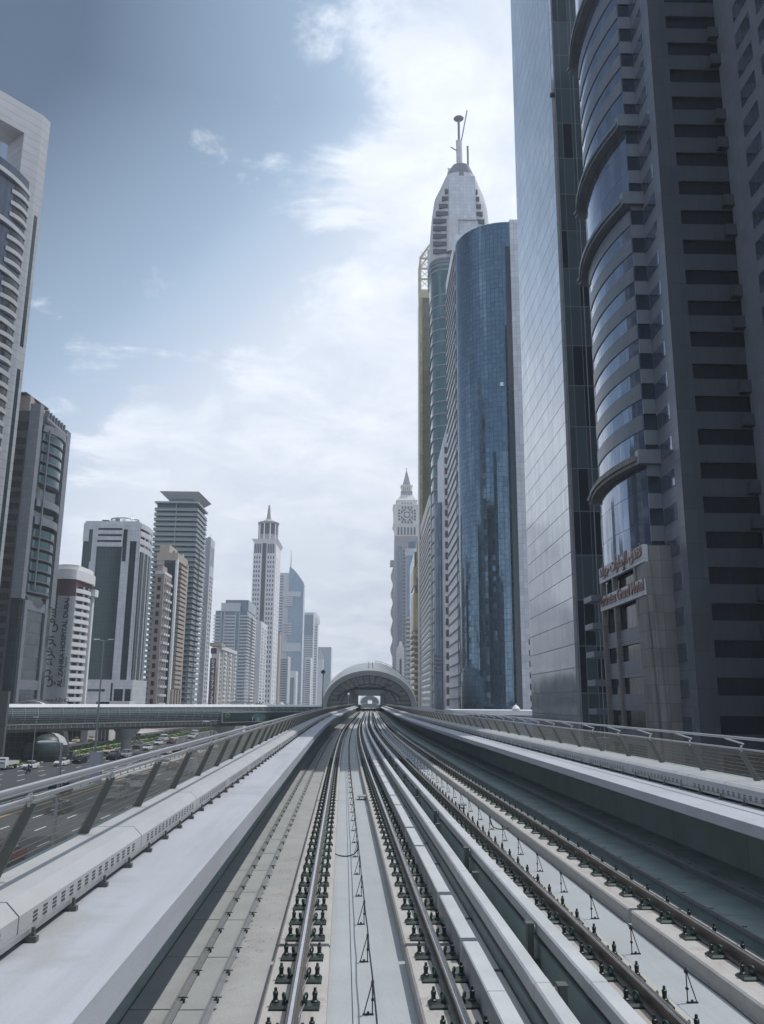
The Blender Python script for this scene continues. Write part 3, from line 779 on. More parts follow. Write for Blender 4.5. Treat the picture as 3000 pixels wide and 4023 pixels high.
# globe lamp and diamond signal near the station
p = at(1368, 2728, 228); t = thing('globe_lamp', 'slim post with a white globe lamp in front of the station', 'lamp', (p.x, p.y, 1.08))
MB().tube([(0,0,0), (0,0,p.z-1.08)], 0.09, 8).build('pole', M['galv'], t); h = p.z - 1.08
MB().lathe(0, 0, [(0.0, h-0.3), (0.26, h-0.18), (0.36, h+0.05), (0.26, h+0.3), (0.0, h+0.4)], 14).build('globe', M['white'], t, True)
for px, py, D, lb in ((1269, 2640, 215, 'dark post with a diamond head left of the station arch'), (1652, 2644, 240, 'pale grey post with a diamond head right of the station arch')):
    p = at(px, py, D); t = thing('signal_post', lb, 'signal post', (p.x, p.y, GZ)); h = p.z - GZ
    MB().tube([(0,0,0), (0,0,h)], 0.13, 8).build('pole', M['post'] if px < 1500 else M['galv'], t)
    b = MB(); s = 0.68; b.prism([(0, -0.1), (s, 0), (0, 0.1), (-s, 0)], h-0.05, h+0.05)
    b = MB(); q = [(0, h-s), (s, h), (0, h+s), (-s, h)]
    b.face([(x, -0.12, z) for x, z in q]); b.face([(x, 0.12, z) for x, z in q[::-1]])
    for k in range(4): a, c = q[k], q[(k+1) % 4]; b.face([(a[0], -0.12, a[1]), (a[0], 0.12, a[1]), (c[0], 0.12, c[1]), (c[0], -0.12, c[1])])
    b.build('diamond_head', M['darksteel'] if px < 1500 else M['galv'], t)

# ================================================================== FOOTBRIDGE
A = at(20, 2766, 176); B_ = at(1255, 2782, 268)
bz = A.z
dvec = Vector((B_.x - A.x, B_.y - A.y, 0)); BL = dvec.length; ang = math.atan2(dvec.y, dvec.x)
fb = thing('footbridge', 'long glazed footbridge with a white roof crossing the avenue to the station', 'footbridge', (A.x, A.y, GZ), ang)
ht = bz - GZ                                             # local roof height
M['brglass'] = grid('bridge_glazing', (0.060, 0.095, 0.095), (1.0, 0.55), (0.0, 0.0), (0.1, 0.1, 0.1), 0.25, 0.0, 0.12, 0.004, spec=0.7)
M['brwhite'] = mat('white_bridge_steel', (0.42, 0.45, 0.46), 0.45, 0.2)
H = 5.0
cs = []                                                   # bulging side profile, offset outwards against height
for k in range(9):
    f = k/8; cs.append((-1.55 - 0.75*math.sin(math.pi*(0.18 + 0.72*f)), ht - 0.62 - (H - 1.75)*f))
sec0 = BL*0.55
b = MB()
rp = [(-2.2, ht-0.62), (-1.9, ht-0.15), (-1.2, ht+0.02), (1.2, ht+0.02), (1.9, ht-0.15), (2.2, ht-0.62)]
for (y0, z0), (y1, z1) in zip(rp, rp[1:]): b.face([(-6, y0, z0), (BL, y0, z0), (BL, y1, z1), (-6, y1, z1)])
b.face([(-6, y, z) for y, z in rp[::-1]]); b.face([(-6, -2.2, ht-0.62), (-6, 2.2, ht-0.62), (BL, 2.2, ht-0.62), (BL, -2.2, ht-0.62)])
b.build('roof', M['lampwhite'], fb)
PANES = frange(-6, BL, 3.05)
for side in (1, -1):
    src = None
    for k, x in enumerate(PANES):
        if src is None:
            g = MB()
            for (y0, z0), (y1, z1) in zip(cs, cs[1:]):
                q = [(0, side*y0, z0), (0, side*y1, z1), (3.0, side*y1, z1), (3.0, side*y0, z0)]
                g.face(q if side > 0 else q[::-1])
            src = g.build('glazing_panel', M['brglass'], fb, True); src.location.x = x
            f = MB()
            for (y, z) in cs: f.box(0, 3.05, min(side*(y-0.05), side*y), max(side*(y-0.05), side*y), z-0.03, z+0.03)
            pts = [(0.0, side*(y-0.06), z) for y, z in cs]; f.tube(pts, 0.05, 4)
            fr = f.build('glazing_bar', M['brwhite'], src)
        else: c = inst(src, fb, (x, 0, 0)); inst(fr, c)
b = MB(); b.box(-6, BL, -1.95, 1.95, ht - H, ht - H + 0.95); l = MB()
for x in frange(-6, BL, 1.5): l.box(x, x + 0.08, -1.98, -1.95, ht - H + 0.05, ht - H + 0.9)
l.box(-6, BL, -2.05, -1.95, ht - H + 0.88, ht - H + 1.02)
b.build('girder', M['galv2'] if 'galv2' in M else M['post'], fb, False, [(l, M['brwhite'])])
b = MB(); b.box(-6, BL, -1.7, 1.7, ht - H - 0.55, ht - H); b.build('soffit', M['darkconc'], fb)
dk = MB(); dk.box(-6, BL, -0.9, 0.9, ht - H + 0.95, ht - 0.9); dk.build('inner_core', M['darksteel'], fb)
for x in (BL*0.295, BL*0.60):
    b = MB(); b.lathe(x, 0, [(1.15, 0), (1.15, ht-H-3.2), (1.35, ht-H-2.4), (2.9, ht-H-0.9), (3.0, ht-H-0.55)], 20)
    b.build('column', M['cap'], fb, True)
# billboard on the right part of the bridge
tb = thing('billboard', 'dark green billboard showing a man in a suit, fixed to the footbridge', 'billboard', (A.x, A.y, GZ), ang)
M['bb'] = mat('billboard_green', (0.012, 0.036, 0.037), 0.4, var=0.35, vscale=0.3)
M['bbglow'] = mat('billboard_teal', (0.05, 0.14, 0.135), 0.4, var=0.25, vscale=0.8)
M['bblime'] = mat('billboard_lime', (0.13, 0.20, 0.055), 0.4)
M['bbink'] = mat('billboard_ink', (0.012, 0.016, 0.020), 0.4)
M['bbskin'] = mat('billboard_skin', (0.16, 0.11, 0.085), 0.5)
x0 = BL*0.565; x1 = BL*0.90; zb0, zb1 = ht - H + 0.55, ht - 2.05; yb = -2.75
MB().box(x0, x1, yb, yb + 0.5, zb0, zb1).build('panel', M['bb'], tb)
f = MB()
for z in (zb0 - 0.12, zb1): f.box(x0 - 0.12, x1 + 0.12, yb - 0.04, yb + 0.5, z, z + 0.12)
f.box(x0 - 0.12, x0, yb - 0.04, yb + 0.5, zb0, zb1); f.build('frame', M['brwhite'], tb)
def disc(b, cx, cz, rx, rz, y, n=24):
    b.face([(cx + rx*math.cos(2*math.pi*k/n), y, cz + rz*math.sin(2*math.pi*k/n)) for k in range(n)])
hb = zb1 - zb0
b = MB(); disc(b, x0 + 14.6, zb0 + hb*0.45, 3.2, hb*0.44, yb - 0.012); b.build('picture_glow', M['bbglow'], tb)
b = MB(); disc(b, x0 + 1.9, zb0 + hb*0.72, 1.0, hb*0.26, yb - 0.012); c = MB(); disc(c, x0 + 1.95, zb0 + hb*0.68, 0.42, hb*0.12, yb - 0.018); b.build('logo', M['bblime'], tb, False, [(c, M['bbink'])])
b = MB(); b.face([(x0+11.0, yb-0.02, zb0+0.05), (x0+13.3, yb-0.02, zb0+0.05), (x0+13.0, yb-0.02, zb0+hb*0.36), (x0+12.4, yb-0.02, zb0+hb*0.47), (x0+11.9, yb-0.02, zb0+hb*0.47), (x0+11.2, yb-0.02, zb0+hb*0.33)])
c = MB(); disc(c, x0 + 12.2, zb0 + hb*0.68, 0.42, hb*0.22, yb - 0.022); d = MB(); disc(d, x0+12.15, zb0+hb*0.83, 0.46, hb*0.11, yb-0.026)
e = MB(); e.face([(x0+12.1, yb-0.024, zb0+0.1), (x0+12.4, yb-0.024, zb0+hb*0.45), (x0+12.05, yb-0.024, zb0+hb*0.45)])
b.build('man_picture', M['bbink'], tb, False, [(c, M['bbskin']), (d, M['bbink']), (e, M['white'])])
def text(body, size, matl, parent, loc, rot, name='lettering', ext=0.02, sx=1.0, align='LEFT', bold=0.0, space=1.0):
    cu = bpy.data.curves.new(name, 'FONT'); cu.body = body; cu.size = size; cu.extrude = ext; cu.offset = bold; cu.align_x = align; cu.resolution_u = 3; cu.space_character = space
    tmp = bpy.data.objects.new('tmp', cu); C.objects.link(tmp); bpy.context.view_layer.update()
    me = bpy.data.meshes.new_from_object(tmp.evaluated_get(bpy.context.evaluated_depsgraph_get())); bpy.data.objects.remove(tmp); bpy.data.curves.remove(cu)
    me.materials.clear(); me.materials.append(matl); me.name = name
    o = bpy.data.objects.new(name, me); C.objects.link(o); o.parent = parent; o.location = loc; o.rotation_euler = rot; o.scale = (sx, 1, 1); return o
text('5G', 1.15, M['brwhite'], tb, (x0 + 13.9, yb - 0.03, zb0 + 0.15), (R(90), 0, 0))

# station entrance pod at the left end of the bridge
p = at(150, 2840, 178)
pod = thing('entrance_pod', 'dark rounded station entrance shell at the left end of the footbridge', 'station entrance', (at(95, 2840, 186).x, 186, GZ), R(12))
b = MB(); n = 28; rings = []
for k in range(13):
    f = k/12; y = -1 + 22*f; s = math.sin(math.pi*(0.12 + 0.80*f))**0.6
    rings.append([(8.6*s*math.cos(math.pi*j/n), y, 12.6*s*math.sin(math.pi*j/n)) for j in range(n+1)])
for r0, r1 in zip(rings, rings[1:]):
    for j in range(n): b.face([r0[j], r0[j+1], r1[j+1], r1[j]])
b.face(rings[0][::-1])
M['pod'] = grid('pod_glass', (0.028, 0.042, 0.042), (1.2, 1.2), (0.08, 0.08), (0.10, 0.115, 0.11), 0.3, 0.0, 0.45, 0.01)
b.build('shell', M['pod'], pod, True)
b = MB(); b.tube(rings[1], 0.28, 8); b.tube(rings[4], 0.10, 6); b.build('arch_rib', M['galv'], pod, True)
pb = thing('round_canopy', 'pale rounded canopy bulging out beside the entrance pod', 'canopy', (at(195, 2900, 186).x, 184, GZ), R(20))
b = MB(); b.lathe(0, 0, [(4.1, 0), (4.4, 1.6), (4.2, 3.2), (3.4, 4.6), (2.0, 5.4), (0, 5.7)], 24); b.build('shell', M['pod'], pb, True)
b = MB(); b.lathe(0, 0, [(4.3, 3.25), (3.5, 4.7), (2.1, 5.52), (0, 5.82)], 24, -0.9, 0.9); b.build('cap', M['cap'], pb, True)
tag(MB().box(-1.0, 1.0, -0.5, 0.5, 0, 14).build('pylon', M['darkconc']), 'tall dark grey pylon at the left end of the footbridge roof', 'pylon').location = (at(8, 2800, 172).x, 172, GZ)

# median barrier between the carriageways
mb = thing('median_barrier', 'low pale guard rail with dark posts between the two carriageways', 'barrier')
b = MB()
for k in range(60):
    v0, v1 = 20 + k*8, 28 + k*8
    b.prism([UV(-44.3, v0), UV(-41.1, v0), UV(-41.1, v1), UV(-44.3, v1)], GZ - 0.01, GZ + 0.18)
b.build('median_kerb', M['kerbw'], mb)
b = MB()
for u in (-43.6, -41.8): b.tube([(*UV(u, v), GZ + 0.85) for v in frange(20, 500, 6)], 0.11, 6)
b.build('guard_rail', M['galv'], mb)
src = None
for v in frange(40, 330, 4.0):
    x, y = UV(-41.75, v)
    if src is None: src = MB().box(-0.07, 0.07, -0.07, 0.07, 0.18, 0.95).build('post', M['darksteel'], mb); src.location = (x, y, GZ)
    else: inst(src, mb, (x, y, GZ))
# ================================================================== TOWERS
def bis(f, a, b):
    fa = f(a)
    for _ in range(60):
        m = (a+b)/2; fm = f(m)
        if (fm > 0) == (fa > 0): a, fa = m, fm
        else: b = m
    return (a+b)/2
def Dfor(px, u, py=2756):                # how far ahead a point of the frontage line u lies on this sight line
    def f(D):
        p = at(px, py, D); return p.x*CT - p.y*ST - u
    return bis(f, 40, 6000)
PXS = 0                                  # small sighting correction for the row being surveyed
class Bld:
    """a tower standing square to the avenue; local origin = its street corner nearest the camera, +x right, +y away, z from the street"""
    def __init__(s, name, label, px, u, D=None, cat='tower', rz=None, group=None):
        s.D = D or Dfor(px + PXS, u); p = at(px + PXS, 2756, s.D); s.x, s.y = p.x, p.y
        s.rz = -TH if rz is None else rz
        s.t = thing(name, label, cat, (p.x, p.y, GZ), s.rz, group)
    def loc(s, px, py, y=0.0):            # local x where the sight line meets the plane at local depth y
        c, q = math.cos(s.rz), math.sin(s.rz)
        d = ray(px + PXS, py); o = CAM
        # world plane: (P - root).yaxis = y, yaxis = (-sin rz, cos rz)
        ya = Vector((-q, c, 0)); k = (y - (o - Vector((s.x, s.y, 0))).dot(ya))/d.dot(ya); P = o + d*k
        return (P - Vector((s.x, s.y, 0))).dot(Vector((c, q, 0))), P.z - GZ
    def X(s, px, py=2756, y=0.0): return s.loc(px, py, y)[0]
    def Z(s, py, px, y=0.0): return s.loc(px, py, y)[1]
    def Y(s, px, py=2756, x=0.0):         # local depth where the sight line meets the side plane local x
        return bis(lambda y: s.loc(px, py, y)[0] - x, -60, 900)
    def box(s, name, m, *a, parent=None, more=()): return MB().box(*a).build(name, m, parent or s.t, False, more)

def arcpts(x0, y0, x1, y1, bulge, n=10):  # plan arc from point 0 to point 1, bulging to the right-hand side of travel
    dx, dy = x1-x0, y1-y0; L = math.hypot(dx, dy); nx, ny = dy/L, -dx/L
    r = (L*L/4 + bulge*bulge)/(2*abs(bulge)); out = []
    half = math.asin(min(1, L/2/r))
    for k in range(n+1):
        a = -half + 2*half*k/n; t_ = r*math.sin(a) + L/2; h = (r*math.cos(a) - (r - abs(bulge)))*(1 if bulge > 0 else -1)
        out.append((x0 + dx/L*t_ + nx*h, y0 + dy/L*t_ + ny*h))
    return out
def band(b, pts, z0, z1, th):             # a wall following plan points, th thick towards the left of travel
    n = len(pts); inn = []
    for k in range(n):
        a = Vector(pts[max(k-1, 0)]); c = Vector(pts[min(k+1, n-1)]); d = (c-a).normalized()
        inn.append((pts[k][0] - d.y*th, pts[k][1] + d.x*th))
    d = 0
    for k in range(n-1):
        l = math.hypot(pts[k+1][0]-pts[k][0], pts[k+1][1]-pts[k][1]); p, q, r, w = pts[k], pts[k+1], inn[k+1], inn[k]
        b.face([(*p, z0), (*q, z0), (*q, z1), (*p, z1)], ((d, z0), (d+l, z0), (d+l, z1), (d, z1)))
        b.face([(*r, z0), (*w, z0), (*w, z1), (*r, z1)]); b.face([(*p, z1), (*q, z1), (*r, z1), (*w, z1)]); b.face([(*w, z0), (*r, z0), (*q, z0), (*p, z0)]); d += l
    for k in (0, n-1):
        p, w = pts[k], inn[k]; q = [(*p, z0), (*p, z1), (*w, z1), (*w, z0)]; b.face(q if k == 0 else q[::-1])
    return b
def windows(bl, mb_fn, places, m, name='window', cap=100):
    """places: list of (x, y, z, quarter-turn); nearest to the eye first"""
    c, q = math.cos(bl.rz), math.sin(bl.rz)
    def dist(p): return math.hypot(bl.x + p[0]*c - p[1]*q, bl.y + p[0]*q + p[1]*c, ) + abs(p[2] - 12)
    places = sorted(places, key=dist); src = {}
    for p in places[:cap]:
        o = mb_fn().build(name, m, bl.t) if not src else inst(src[0], bl.t)
        src[0] = o if not src else src[0]; o.location = p[:3]; o.rotation_euler = (0, 0, p[3])
    if len(places) > cap:
        b = MB(); g = mb_fn()
        for x, y, z, r in places[cap:]:
            cr, sr = math.cos(r), math.sin(r); i = len(b.v)
            b.v += [(x + v[0]*cr - v[1]*sr, y + v[0]*sr + v[1]*cr, z + v[2]) for v in g.v]; b.f += [tuple(i+k for k in f) for f in g.f]; b.u += g.u
        b.build(name, m, bl.t)['kind'] = 'stuff'
def wbox(w_, h_, d=0.12): return lambda: MB().box(-w_/2, w_/2, -d, 0.25, 0, h_)     # window set in a wall, outward = -y

G = {}
G['teal'] = grid('teal_glass', (0.075, 0.135, 0.15), (1.5, 3.4), (0.07, 0.10), (0.03, 0.045, 0.05), 0.22, 0.35, 0.10, 0.012, 0.03)
G['dkteal'] = grid('dark_teal_glass', (0.016, 0.036, 0.041), (1.4, 3.4), (0.07, 0.08), (0.02, 0.03, 0.035), 0.30, 0.30, 0.09, 0.015, 0.03)
G['navy'] = grid('navy_glass', (0.030, 0.050, 0.085), (1.3, 60), (0.10, 0.0), (0.012, 0.016, 0.024), 0.2, 0.3, 0.10, 0.01, 0.02)
G['dark'] = grid('dark_window_glass', (0.016, 0.020, 0.026), (1.4, 40), (0.06, 0.0), (0.012, 0.014, 0.016), 0.5, 0.2, 0.10, 0.02)
G['grey'] = grid('grey_blue_glass', (0.14, 0.19, 0.25), (1.5, 3.5), (0.06, 0.08), (0.07, 0.09, 0.11), 0.2, 0.3, 0.15, 0.012)
G['silver'] = grid('silver_slab_glass', (0.60, 0.62, 0.65), (1.45, 3.55), (0.06, 0.12), (0.12, 0.135, 0.15), 0.10, 0.62, 0.13, 0.010, 0.035, 0.10, noise=0.03)
G['r2front'] = grid('green_black_panels', (0.045, 0.065, 0.075), (1.65, 7.0), (0.10, 0.14), (0.10, 0.12, 0.13), 0.35, 0.1, 0.16, 0.01, dark=0.36, dcol=(0.012, 0.016, 0.022))
G['blue'] = grid('deep_blue_glass', (0.105, 0.165, 0.22), (1.45, 1.75), (0.10, 0.10), (0.03, 0.05, 0.08), 0.16, 0.85, 0.06, 0.010, 0.03, 0.06)
G['bluedk'] = mat('blue_black_glass', (0.014, 0.020, 0.032), 0.12, spec=0.6)
G['tile'] = grid('white_tile_panels', (0.52, 0.54, 0.59), (2.1, 2.1), (0.07, 0.07), (0.25, 0.26, 0.29), 0.10, 0.0, 0.45)
G['white'] = grid('white_cladding', (0.56, 0.575, 0.61), (1.6, 1.6), (0.05, 0.05), (0.34, 0.35, 0.37), 0.06, 0.0, 0.5)
G['plainwhite'] = mat('white_render', (0.72, 0.72, 0.73), 0.7, var=0.07, vscale=0.4, stain=(0.35, 0.66, (0.45, 0.45, 0.45)))
G['frame'] = grid('pale_frame_panels', (0.36, 0.37, 0.39), (40, 2.4), (0.0, 0.10), (0.16, 0.165, 0.175), 0.05, 0.0, 0.5)
G['greycol'] = grid('grey_stone_panels', (0.185, 0.198, 0.228), (1.2, 1.2), (0.04, 0.04), (0.12, 0.125, 0.14), 0.08, 0.0, 0.5)
G['granite'] = grid('grey_granite', (0.040, 0.047, 0.058), (1.35, 3.5), (0.05, 0.06), (0.035, 0.037, 0.042), 0.16, 0.0, 0.35, noise=0.1)
G['granlt'] = grid('pale_granite', (0.15, 0.166, 0.198), (1.35, 1.75), (0.05, 0.05), (0.15, 0.155, 0.17), 0.09, 0.0, 0.35, noise=0.06)
G['tan'] = grid('tan_stone', (0.185, 0.176, 0.168), (1.2, 1.8), (0.04, 0.04), (0.11, 0.10, 0.095), 0.14, 0.0, 0.5, noise=0.1)
G['bayglass'] = grid('blue_grey_bay_glass', (0.23, 0.275, 0.36), (1.4, 3.5), (0.05, 0.06), (0.06, 0.08, 0.12), 0.16, 0.82, 0.08, 0.010, 0.03, 0.10)
G['beige'] = mat('beige_render', (0.44, 0.375, 0.32), 0.75, var=0.1, vscale=0.4)
G['brown'] = mat('rose_brown_render', (0.37, 0.30, 0.285), 0.75, var=0.1, vscale=0.5)
G['dkbrown'] = mat('dark_brown_panels', (0.075, 0.050, 0.048), 0.5, var=0.15)
G['maroon'] = mat('maroon_panels', (0.085, 0.035, 0.045), 0.6, var=0.12)
G['cream'] = mat('cream_stone', (0.66, 0.62, 0.585), 0.7, var=0.06, vscale=0.1)
G['mauve'] = mat('mauve_grey_stone', (0.30, 0.275, 0.285), 0.7, var=0.08, vscale=0.1)
G['gold'] = grid('gold_panels', (0.40, 0.33, 0.19), (1.6, 3.2), (0.12, 0.12), (0.14, 0.10, 0.04), 0.2, 0.45, 0.3, 0.01)
G['goldfr'] = mat('pale_gold_frame', (0.50, 0.43, 0.30), 0.45, 0.2)
G['rosewhite'] = grid('pearl_panels', (0.50, 0.50, 0.515), (2.2, 2.2), (0.05, 0.05), (0.32, 0.325, 0.335), 0.06, 0.1, 0.4)
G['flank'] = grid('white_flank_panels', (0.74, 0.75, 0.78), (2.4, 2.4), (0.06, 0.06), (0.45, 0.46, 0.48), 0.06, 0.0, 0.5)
G['ribs'] = grid('ribbed_grey_wall', (0.40, 0.41, 0.435), (0.55, 200), (0.10, 0.0), (0.33, 0.34, 0.36), 0.06, 0.0, 0.6)
G['sail'] = grid('sky_blue_glass', (0.20, 0.28, 0.36), (2.0, 3.6), (0.08, 0.10), (0.08, 0.12, 0.16), 0.12, 0.5, 0.12, 0.01)
G['ink'] = mat('sign_dark_letter', (0.025, 0.028, 0.034), 0.5)
G['red'] = mat('sign_copper_letter', (0.22, 0.115, 0.10), 0.35, 0.3)
G['signwhite'] = mat('sign_white_letter', (0.72, 0.74, 0.78), 0.5)
FORMS = {}
def arabic(s):
    """join the letters of an Arabic word list into their written shapes, laid out for left-to-right setting"""
    T = {'ا': 'FE8D FE8E', 'ب': 'FE8F FE90 FE91 FE92', 'ت': 'FE95 FE96 FE97 FE98', 'ج': 'FE9D FE9E FE9F FEA0', 'د': 'FEA9 FEAA', 'ر': 'FEAD FEAE', 'ز': 'FEAF FEB0',
         'س': 'FEB1 FEB2 FEB3 FEB4', 'ش': 'FEB5 FEB6 FEB7 FEB8', 'ف': 'FED1 FED2 FED3 FED4', 'ق': 'FED5 FED6 FED7 FED8', 'ل': 'FEDD FEDE FEDF FEE0', 'م': 'FEE1 FEE2 FEE3 FEE4',
         'ن': 'FEE5 FEE6 FEE7 FEE8', 'ه': 'FEE9 FEEA FEEB FEEC', 'ى': 'FEEF FEF0', 'ي': 'FEF1 FEF2 FEF3 FEF4', 'ء': 'FE80', '\u0622L': 'FEF9 FEFA', 'ع': 'FEC9 FECA FECB FECC', 'ة': 'FE93 FE94'}
    out = []
    for wd in s.split(' '):
        l = []; i = 0
        while i < len(wd):
            if wd[i:i+2] == 'لإ': l.append('\u0622L'); i += 2
            else: l.append(wd[i]); i += 1
        r = []
        for k, ch in enumerate(l):
            f = T[ch].split(); prev = k > 0 and len(T[l[k-1]].split()) == 4; nxt = len(f) == 4 and k+1 < len(l) and len(T[l[k+1]].split()) > 1
            j = (3 if nxt else 1) if prev and len(f) > 1 else (2 if nxt else 0)
            r.append(chr(int(f[j], 16)))
        out.append(''.join(reversed(r)))
    return ' '.join(reversed(out))

# ------------------------------------------------------------------ LEFT ROW
# L1: gate-shaped tower with a bowed navy glass front
D1 = 222.0
b1 = Bld('frame_tower', 'huge pale gate framed tower with a bowed navy glass front and ribbon balconies', -38, 0, D=D1, rz=R(50))
cxx = b1.X(169, 460); zt = b1.Z(452, 165, 0)
# re-seat so that the near street corner is the local origin
c_, s_ = math.cos(b1.rz), math.sin(b1.rz); b1.x += cxx*c_; b1.y += cxx*s_; b1.t.location = (b1.x, b1.y, GZ)
W1 = 46.0; pw = 5.0; zt = b1.Z(452, 166); zo = b1.Z(525, 100)
P = [(-pw, 0), (0, 0), (1.9, 2.3), (1.9, 12), (-pw, 12)]
MB().prism([(-pw, 0), (0, 0), (3.0, 1.1), (3.0, 9), (-pw, 9)], 0, zt).build('pillar', G['frame'], b1.t)
MB().prism([(-W1, 0), (-W1+pw, 0), (-W1+pw, 9), (-W1, 9)], 0, zt).build('pillar', G['frame'], b1.t)
MB().prism([(-W1+pw, 0.02), (-pw, 0.02), (-pw, 8.98), (-W1+pw, 8.98)], zo, zt - 0.01).build('top_beam', G['frame'], b1.t)
zb = b1.Z(650, 20, -2)                                  # top of the bowed glass
for za_, zb__ in ((b1.Z(1360, 85), b1.Z(850, 150)), (20, b1.Z(1450, 80))): MB().prism([(0.75, 0.22), (1.95, 0.66), (1.87, 0.9), (0.67, 0.46)], za_, zb__).build('slot_window', G['dkteal'], b1.t)
bow = arcpts(-W1+pw+0.1, -0.1, -1.9, -0.1, 5.6, 20)
MB().prism(bow, 0, zb).build('bow_glass', G['navy'], b1.t, False)
body = MB().prism([(-W1+pw+0.02, 5), (-pw-0.02, 5), (-pw-0.02, 30), (-W1+pw+0.02, 30)], 0, zb - 2).build('body', G['frame'], b1.t)
fl = 3.45; zs = []
n = int((zb - 12)/fl)
sb = arcpts(-8.2, -3.5, -1.3, -0.25, 0.8, 6); lb = arcpts(-W1+pw+0.2, -0.3, -1.3, -0.25, 6.6, 20)
long_z = [zb - 4.5 - 4*fl*k for k in range(12) if zb - 4.5 - 4*fl*k > 6]
short_z = [z - fl*j for z in long_z for j in (1, 2, 3) if z - fl*j > 6]
rep('long_balcony', band(MB(), lb, 0, 1.35, 0.5), G['frame'], b1.t, long_z)
rep('short_balcony', band(MB(), sb, 0, 1.25, 2.0), G['frame'], b1.t, short_z)
b = MB(); b.prism(sb + [(-pw-0.02, 0.5), (-15.5, 0.5)], 0, 2.1); rep('balcony_recess', MB().prism([(p[0], p[1]+0.5) for p in sb] + [(-1.9, -0.03), (-8.2, -0.03)], 0, fl-1.3), G['dark'], b1.t, [z + 1.3 for z in short_z])

# L2: dark tower with teal bowed balconies on its street side
b2 = Bld('balcony_tower', 'dark tower with teal bowed balconies between grey stone piers, second from the left edge', 43, -95)
L = b2.Y(176); zt = b2.Z(1588, 155); zb = b2.Z(2350, 92); H = zt
G['l2wall'] = grid('dark_grey_wall', (0.060, 0.067, 0.079), (3.0, 1.7), (0.04, 0.04), (0.09, 0.095, 0.11), 0.08, 0.0, 0.5)  # even dark grey panels with paler joints
b2.box('core', G['dkteal'], -24, -0.6, 0.6, L - 0.4, 0, H - 5)
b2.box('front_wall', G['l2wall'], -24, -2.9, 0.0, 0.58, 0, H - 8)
nf = int((H - 14)/3.15); zs = [H - 12 - 3.15*k for k in range(nf)]
zs = [z for z in zs if z > 6]
rep('window_band', MB().box(-24, -3.6, -0.05, 0.1, 0, 1.85), G['dark'], b2.t, zs)
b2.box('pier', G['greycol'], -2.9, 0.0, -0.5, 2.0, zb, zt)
zfar = b2.Z(2389, 212, L)
ztf = b2.Z(1705, 272, L)
b2.box('pier', G['greycol'], -3.2, 0.25, L - 3.4, L, zfar, zt - 1)
b2.box('base_pier', G['greycol'], -2.2, 0.1, 2.4, 4.4, 0, zb - 0.1); b2.box('base_pier', G['greycol'], -2.2, 0.1, L - 6.5, L - 4.6, 0, zb + 2)
b2.box('base_glass', G['dkteal'], -1.4, -0.35, 4.5, L - 6.6, 0, zb + 1)
for z in (zb - 2.5, 15.0): b2.box('base_beam', G['greycol'], -1.9, 0.0, 4.42, L - 6.52, z, z + 2.6)
z1a, z1b = b2.Z(1975, 155, 7), b2.Z(2045, 155, 7)
bp = arcpts(-0.55, 4.6, -0.55, L - 4.3, 2.3, 10)
bal = []; z = zt - 9
while z > zb + 2.5:
    if not (z1b - 3.5 < z < z1a + 3.0): bal.append(z)
    z -= 3.15
rep('balcony', band(MB(), bp, 0, 1.95, 0.15), G['teal'], b2.t, bal)
rep('balcony_slab', MB().prism(bp + [(-0.58, L-4.9), (-0.58, 5.4)], -0.28, -0.02), G['greycol'], b2.t, bal)
for z in (z1a, z1b, zt - 5.2): band(MB(), [(p[0] + 0.3, p[1]) for p in arcpts(-0.55, 4.0, -0.55, L - 3.6, 2.5, 12)], z - 1.5, z + 0.6, 0.7).build('curved_cornice', G['greycol'], b2.t)
MB().tube([(0.9, 5.6, zb + 3), (0.9, 5.6, zt - 6)], 0.28, 8).build('downpipe', G['greycol'], b2.t)
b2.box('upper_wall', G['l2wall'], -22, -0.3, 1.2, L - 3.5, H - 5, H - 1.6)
pw_ = b2.X(118, 1580, 3.0); zc1_ = b2.Z(1540, 82, 2.0)
b2.box('penthouse', G['brown'], -22, pw_, 3.0, L - 6, H - 1.6, zc1_ - 0.6)
xa_, xb2 = b2.X(104, 1534, 2.0), b2.X(190, 1611, 12.0); zc2_ = b2.Z(1611, 190, 12.0)
MB().hexa([(-24, 2.0, zc1_ - .5), (xa_, 2.0, zc1_ - .5), (xb2, 12, zc2_), (-24, 12, zc2_)], [(-24, 2.0, zc1_), (xa_, 2.0, zc1_), (xb2, 12, zc2_ + .5), (-24, 12, zc2_ + .5)]).build('canopy_roof', M['darksteel'], b2.t)
src = None
for y in frange(5, L - 4, 2.2):
    src = b2.box('roof_fin', G['greycol'], -0.9, 0.3, 0, 0.5, -2.8, 0.9) if src is None else inst(src, b2.t)
    src.location = (0, y, H - 1)
tb_ = MB(); tb_.tube([(-0.2, 3.6, H - 3.2), (-0.2, L - 3.4, H - 3.2)], 0.9, 10); tb_.build('roof_drum', G['greycol'], b2.t)

# L3: the hospital
PXS = -5
b3 = Bld('hospital', 'white hospital block with tall dark lettering on a ribbed wall and curved white balconies', 261, -95)
L = b3.Y(330); zt = b3.Z(2262, 302); W = 13.0
xw = b3.X(165)
zr1, zr0 = b3.Z(2262 - 15, 240, -1), b3.Z(2285, 240, -1)
fw = arcpts(xw, 0.6, 0.2, 0.0, 1.6, 12)
MB().prism(fw + [(0.2, L), (xw, L)], 0, zt - 6.6).build('wall', G['ribs'], b3.t)
MB().prism([(p[0], p[1]-0.02) for p in fw] + [(0.3, L), (xw, L)], zt - 6.5, zt - 1.2).build('maroon_band', G['maroon'], b3.t)
MB().prism([(p[0], p[1]-0.5) for p in fw] + [(1.0, L*0.3), (1.6, L*0.75), (0.6, L + 0.5), (xw, L)], zt - 1.19, zt + 2.0, True).build('crown', G['plainwhite'], b3.t)
